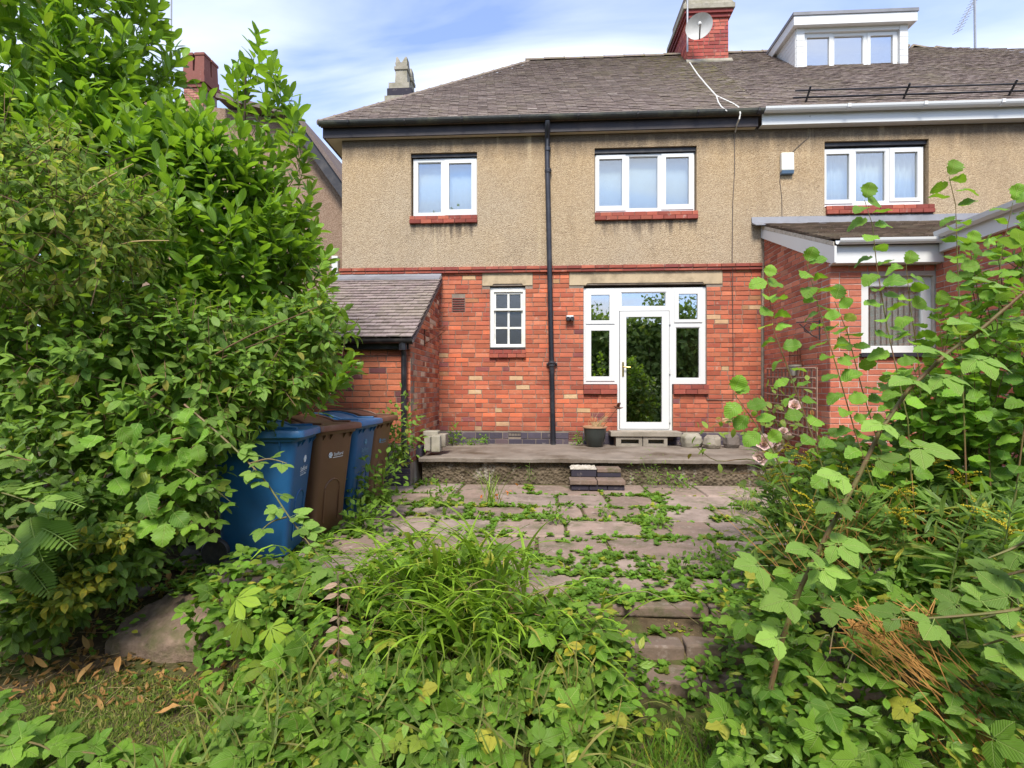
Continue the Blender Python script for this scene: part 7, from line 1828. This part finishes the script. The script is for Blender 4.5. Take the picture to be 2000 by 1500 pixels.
# goldenrod
def goldenrod(px, py0, py1, Y, lean, label, flowers=True):
    t = thing('goldenrod', label, 'goldenrod', P(px, py0, Y), 'goldenrod on the right'); b0 = P(px, py0, Y); b1 = P(px+lean, py1, Y-.05); ctr = b0.lerp(b1, .5)+Vector((-lean*.0003, 0, .02))
    branch(t, [b0, ctr, b1], .004, .002, 'greenstem', 'stem', 5); n = 46; s = rng.uniform(.12, 1, n); p = np.array([((b0*(1-k)+ctr*k)*(1-k)+(ctr*(1-k)+b1*k)*k) for k in s]); a = np.arange(n)*2.4
    pieces(t, 'leaf', 'foliage', 'lance', frames(p, np.c_[np.cos(a), np.sin(a), rng.uniform(.2, .9, n)], np.c_[rng.normal(0, .2, n), -np.ones(n)*.3, np.ones(n)], rng.uniform(.10, .17, n)*(1.1-.5*s)), rng.integers(0, 4, n), tints(n, .05), LM['lance'])
    if flowers:
        k = 9; a = rng.uniform(0, 6.28, k); p = np.array([b0.lerp(b1, x) for x in rng.uniform(.86, 1.02, k)])
        pieces(t, 'flower_spray', 'sprays', 'spray', frames(p, np.c_[np.cos(a), np.sin(a)*.6-.2, rng.uniform(.1, .9, k)], np.c_[np.zeros(k), np.zeros(k), np.ones(k)], rng.uniform(.06, .13, k)), rng.integers(0, 4, k), tints(k, .1), LM['gold'])
GR = [(1560, 1090, 880, 3.2, -45, 'leftmost goldenrod with pale spray, beside the rose'), (1600, 1080, 900, 3.1, -20, 'goldenrod just right of the leftmost one, behind the thick cane'), (1650, 1090, 930, 3.0, 10, 'goldenrod close behind the middle of the thick cane'), (1700, 1100, 900, 3.0, 20, 'goldenrod right behind the thick cane with a full yellow head'),
      (1740, 1100, 960, 2.8, 15, 'short goldenrod among grasses at the centre of the right-hand plants'), (1800, 1110, 890, 2.9, 25, 'goldenrod under the hazel shoots left of the tall one'), (1860, 1120, 930, 2.8, 20, 'tall goldenrod with drooping yellow head near the right edge'), (1890, 1160, 1000, 2.5, 40, 'goldenrod with bending head over the big pale bramble leaves'),
      (1940, 1180, 1040, 2.4, 30, 'goldenrod nearest the right edge with small yellow heads'), (1620, 1130, 985, 2.8, -35, 'low goldenrod in front of the patio end'), (1520, 1100, 930, 3.2, -15, 'slender goldenrod leaning over the patio stones'), (1770, 1130, 1000, 2.6, -15, 'low goldenrod with sparse flowers in the middle of the grasses')]
for a in GR: goldenrod(*a)
for (px, y0, y1, Y, le, lb) in ((1530, 1080, 860, 3.4, -55, 'willowherb stem with narrow leaves at the right end of the terrace'), (1850, 1180, 960, 2.3, 70, 'willowherb with long narrow leaves in front of the goldenrod'), (1950, 1200, 930, 2.2, 40, 'tall willowherb with long narrow leaves at the right edge'), (1700, 1110, 960, 2.7, -10, 'willowherb among the goldenrod behind the thick cane'), (1960, 1490, 1300, 1.9, 60, 'willowherb sprouting in the bottom right corner')):
    goldenrod(px, y0, y1, Y, le, lb, False)
# lance and grass undergrowth
ug = thing('right_undergrowth', 'tangle of narrow leaves and browned stalks under the goldenrod at the right', 'undergrowth', P(1700, 1150, 2.9)); ug['kind'] = 'stuff'
carpet(ug, [E(1620, 1060, 3.0, 130, 90, .35), E(1760, 1060, 2.8, 150, 90, .3), E(1900, 1080, 2.6, 150, 90, .3)], 900, 'lance', 'lance', (.08, .17), .2, limit=0, lift=1.2)
carpet(ug, [E(1620, 1080, 3.1, 150, 90, .35), E(1800, 1060, 2.9, 220, 90, .3)], 700, 'ovate', 'hazeldark', (.05, .08), .1, limit=0, sname='low_leaves')
# rose
rose = thing('rose_bush', 'straggly rose with pink blooms and reddish young leaves at the right end of the terrace', 'rose', P(1530, 960, 3.9))
YRo = 3.9
for q in ([(1600, 1010), (1560, 930), (1530, 860), (1548, 800)], [(1590, 1000), (1540, 930), (1490, 880), (1430, 820), (1385, 838)], [(1600, 1000), (1560, 900), (1500, 800), (1470, 770)], [(1590, 1000), (1520, 920), (1495, 880)], [(1580, 1000), (1545, 900), (1528, 850)], [(1600, 980), (1600, 880), (1580, 780)], [(1560, 960), (1480, 900), (1400, 900), (1360, 872)], [(1560, 980), (1500, 930), (1420, 925)]):
    branch(rose, pts(YRo, *q), .006, .002, 'cane', 'stem', 5)
q_ = []
for (x, y, k, s) in ((1440, 830, 14, 22), (1475, 800, 12, 22), (1390, 850, 7, 14), (1365, 872, 5, 10), (1500, 780, 10, 25), (1540, 830, 14, 30), (1570, 800, 10, 25), (1520, 900, 16, 30), (1560, 930, 18, 35), (1480, 850, 10, 20), (1590, 880, 12, 28), (1410, 930, 4, 12), (1470, 930, 8, 22), (1540, 770, 8, 20)):
    q_ += [(x+rng.normal(0, s), y+rng.normal(0, s*.7)) for _ in range(k)]
n_ = len(q_); tn = tints(n_, .05); tn[:14, 2] = rng.uniform(.3, 1, 14)
pieces(rose, 'leaf', 'foliage', 'ovate', frames(np.array([P(x, y, YRo+rng.uniform(-.15, .15)) for x, y in q_]), rng.normal(size=(n_, 3)), np.c_[rng.normal(0, .4, n_), -np.ones(n_)*.6, np.ones(n_)], rng.uniform(.05, .085, n_)), rng.integers(0, 4, n_), tn, LM['rose'])
fl_ = [((1492, 868), .115, 0.), ((1512, 866), .10, 0.02), ((1490, 892), .10, 0.), ((1551, 795), .085, 0.), ((1530, 845), .06, 1.), ((1538, 860), .085, .0)]
pieces(rose, 'flower', 'flowers', 'rosehead', frames(np.array([P(*a, 3.0) for a, _, _ in fl_]), rng.normal(size=(6, 3)), np.array([[-.3, -.8, .5]]*6), np.array([b for _, b, _ in fl_])), rng.integers(0, 2, 6), np.array([(rng.uniform(.5, 1), .9, c) for _, _, c in fl_]), LM['petal'])
# dry stalks
dsk = thing('dry_stalks', 'leaning bundle of dry orange-brown flower stalks in the lower right', 'dry stalks', P(1900, 1480, 1.85))
A_ = []; B_ = []
for k in range(52):
    a = P(rng.uniform(1840, 2030), rng.uniform(1440, 1540), 1.85+rng.uniform(-.08, .1)); b = P(rng.uniform(1640, 1830), rng.uniform(1190, 1290), 2.0+rng.uniform(-.1, .1))
    c = a.lerp(b, .5)+Vector((rng.normal(0, .03), 0, rng.normal(.02, .03))); A_ += [a, c]; B_ += [c, b]
    for _ in range(5): A_.append(b); B_.append(b+Vector((rng.normal(-.02, .03), rng.normal(0, .03), rng.uniform(.0, .05))))
stems_mesh(np.array(A_), np.array(B_), .0022, 'stalks', MT['drystem'], dsk)
dk = tag(bpy.data.objects.new('dry_grass', None), 'fine browned grass stalks among the right-hand plants', 'grass', kind='stuff'); COL.objects.link(dk)
A_ = []; B_ = []
for k in range(260):
    a = P(rng.uniform(1520, 1960), rng.uniform(1060, 1200), 2.8+rng.uniform(-.2, .3)); b = a+Vector((rng.normal(-.05, .15), rng.normal(0, .1), rng.uniform(.12, .4))); A_.append(a); B_.append(b)
stems_mesh(np.array(A_), np.array(B_), .0018, 'stalks', MT['drystem'], dk)

# ================================================================== the trees at the far end of the garden, mirrored in the glass
def tree(label, x, y, h, r, kindsz=(.16, .28), n=2600):
    t = thing('garden_tree', label, 'tree', (x, y, -.3), 'trees at the far end of the garden')
    bl_ = [(np.array([x+rng.normal(0, r*.35), y+rng.normal(0, r*.3), h*f]), np.array([r*s, r*s, h*.22])) for f, s in ((.32, .95), (.5, 1.), (.68, .85), (.85, .55), (.45, .9))]
    p, nn = blob_points(bl_, n, back=1., shell=(.6, 1.08)); pieces(t, 'leaf', 'crown', 'ovate', frames(p, unit(rng.normal(size=(n, 3))), nn+rng.normal(size=(n, 3))*.5, rng.uniform(*kindsz, n)), rng.integers(0, 4, n), tints(n, .02), LM['treeleaf'], 0)
    branch(t, [Vector((x, y, -.35)), Vector((x+.1, y, h*.35)), Vector((x, y+.1, h*.8))], .16, .03, 'bark', 'trunk', 9)
for a in (('broad tree behind the camera, left of the garden', -5.2, -7., 9.2, 2.3), ('bushy tree behind the camera, centre left', -1.2, -8., 5.6, 2.2), ('bushy tree behind the camera, centre right', 2.4, -8., 5.2, 2.2), ('bushy tree behind the camera, right', 6.2, -8., 5.6, 2.3), ('broad tree behind the camera, far right', 10., -7.5, 7., 2.4), ('bushy tree behind the camera, far left', -9.5, -6.5, 6.5, 2.2)): tree(*a)
hg = thing('garden_hedge', 'tall dense hedge across the far end of the garden behind the camera', 'hedge', (1, -6.5, -.3))
nh_ = 9000; hp_ = np.c_[rng.uniform(-11, 13, nh_), rng.uniform(-7.2, -6.0, nh_), rng.uniform(-.3, 4.9, nh_)]; hp_[:, 2] += .5*np.sin(hp_[:, 0]*1.3)*(hp_[:, 2]/5)
box('hedge_sky_block', LM['treeleaf'], hg, -11, 13, -7.0, -6.75, -.3, 4.3)  # solid box added inside the hedge to shut sky gaps out of reflections
pieces(hg, 'leaf', 'foliage', 'ovate', frames(hp_, unit(rng.normal(size=(nh_, 3))), np.c_[rng.normal(0, .6, nh_), np.ones(nh_), rng.normal(.4, .5, nh_)], rng.uniform(.24, .42, nh_)), rng.integers(0, 4, nh_), tints(nh_, .02), LM['treeleaf'], 0)
for x in np.arange(-10, 12.5, 1.5): branch(hg, [Vector((x, -6.6, -.4)), Vector((x+.1, -6.6, 2)), Vector((x, -6.5, 4))], .06, .02, 'bark', 'stem', 6)
flush()
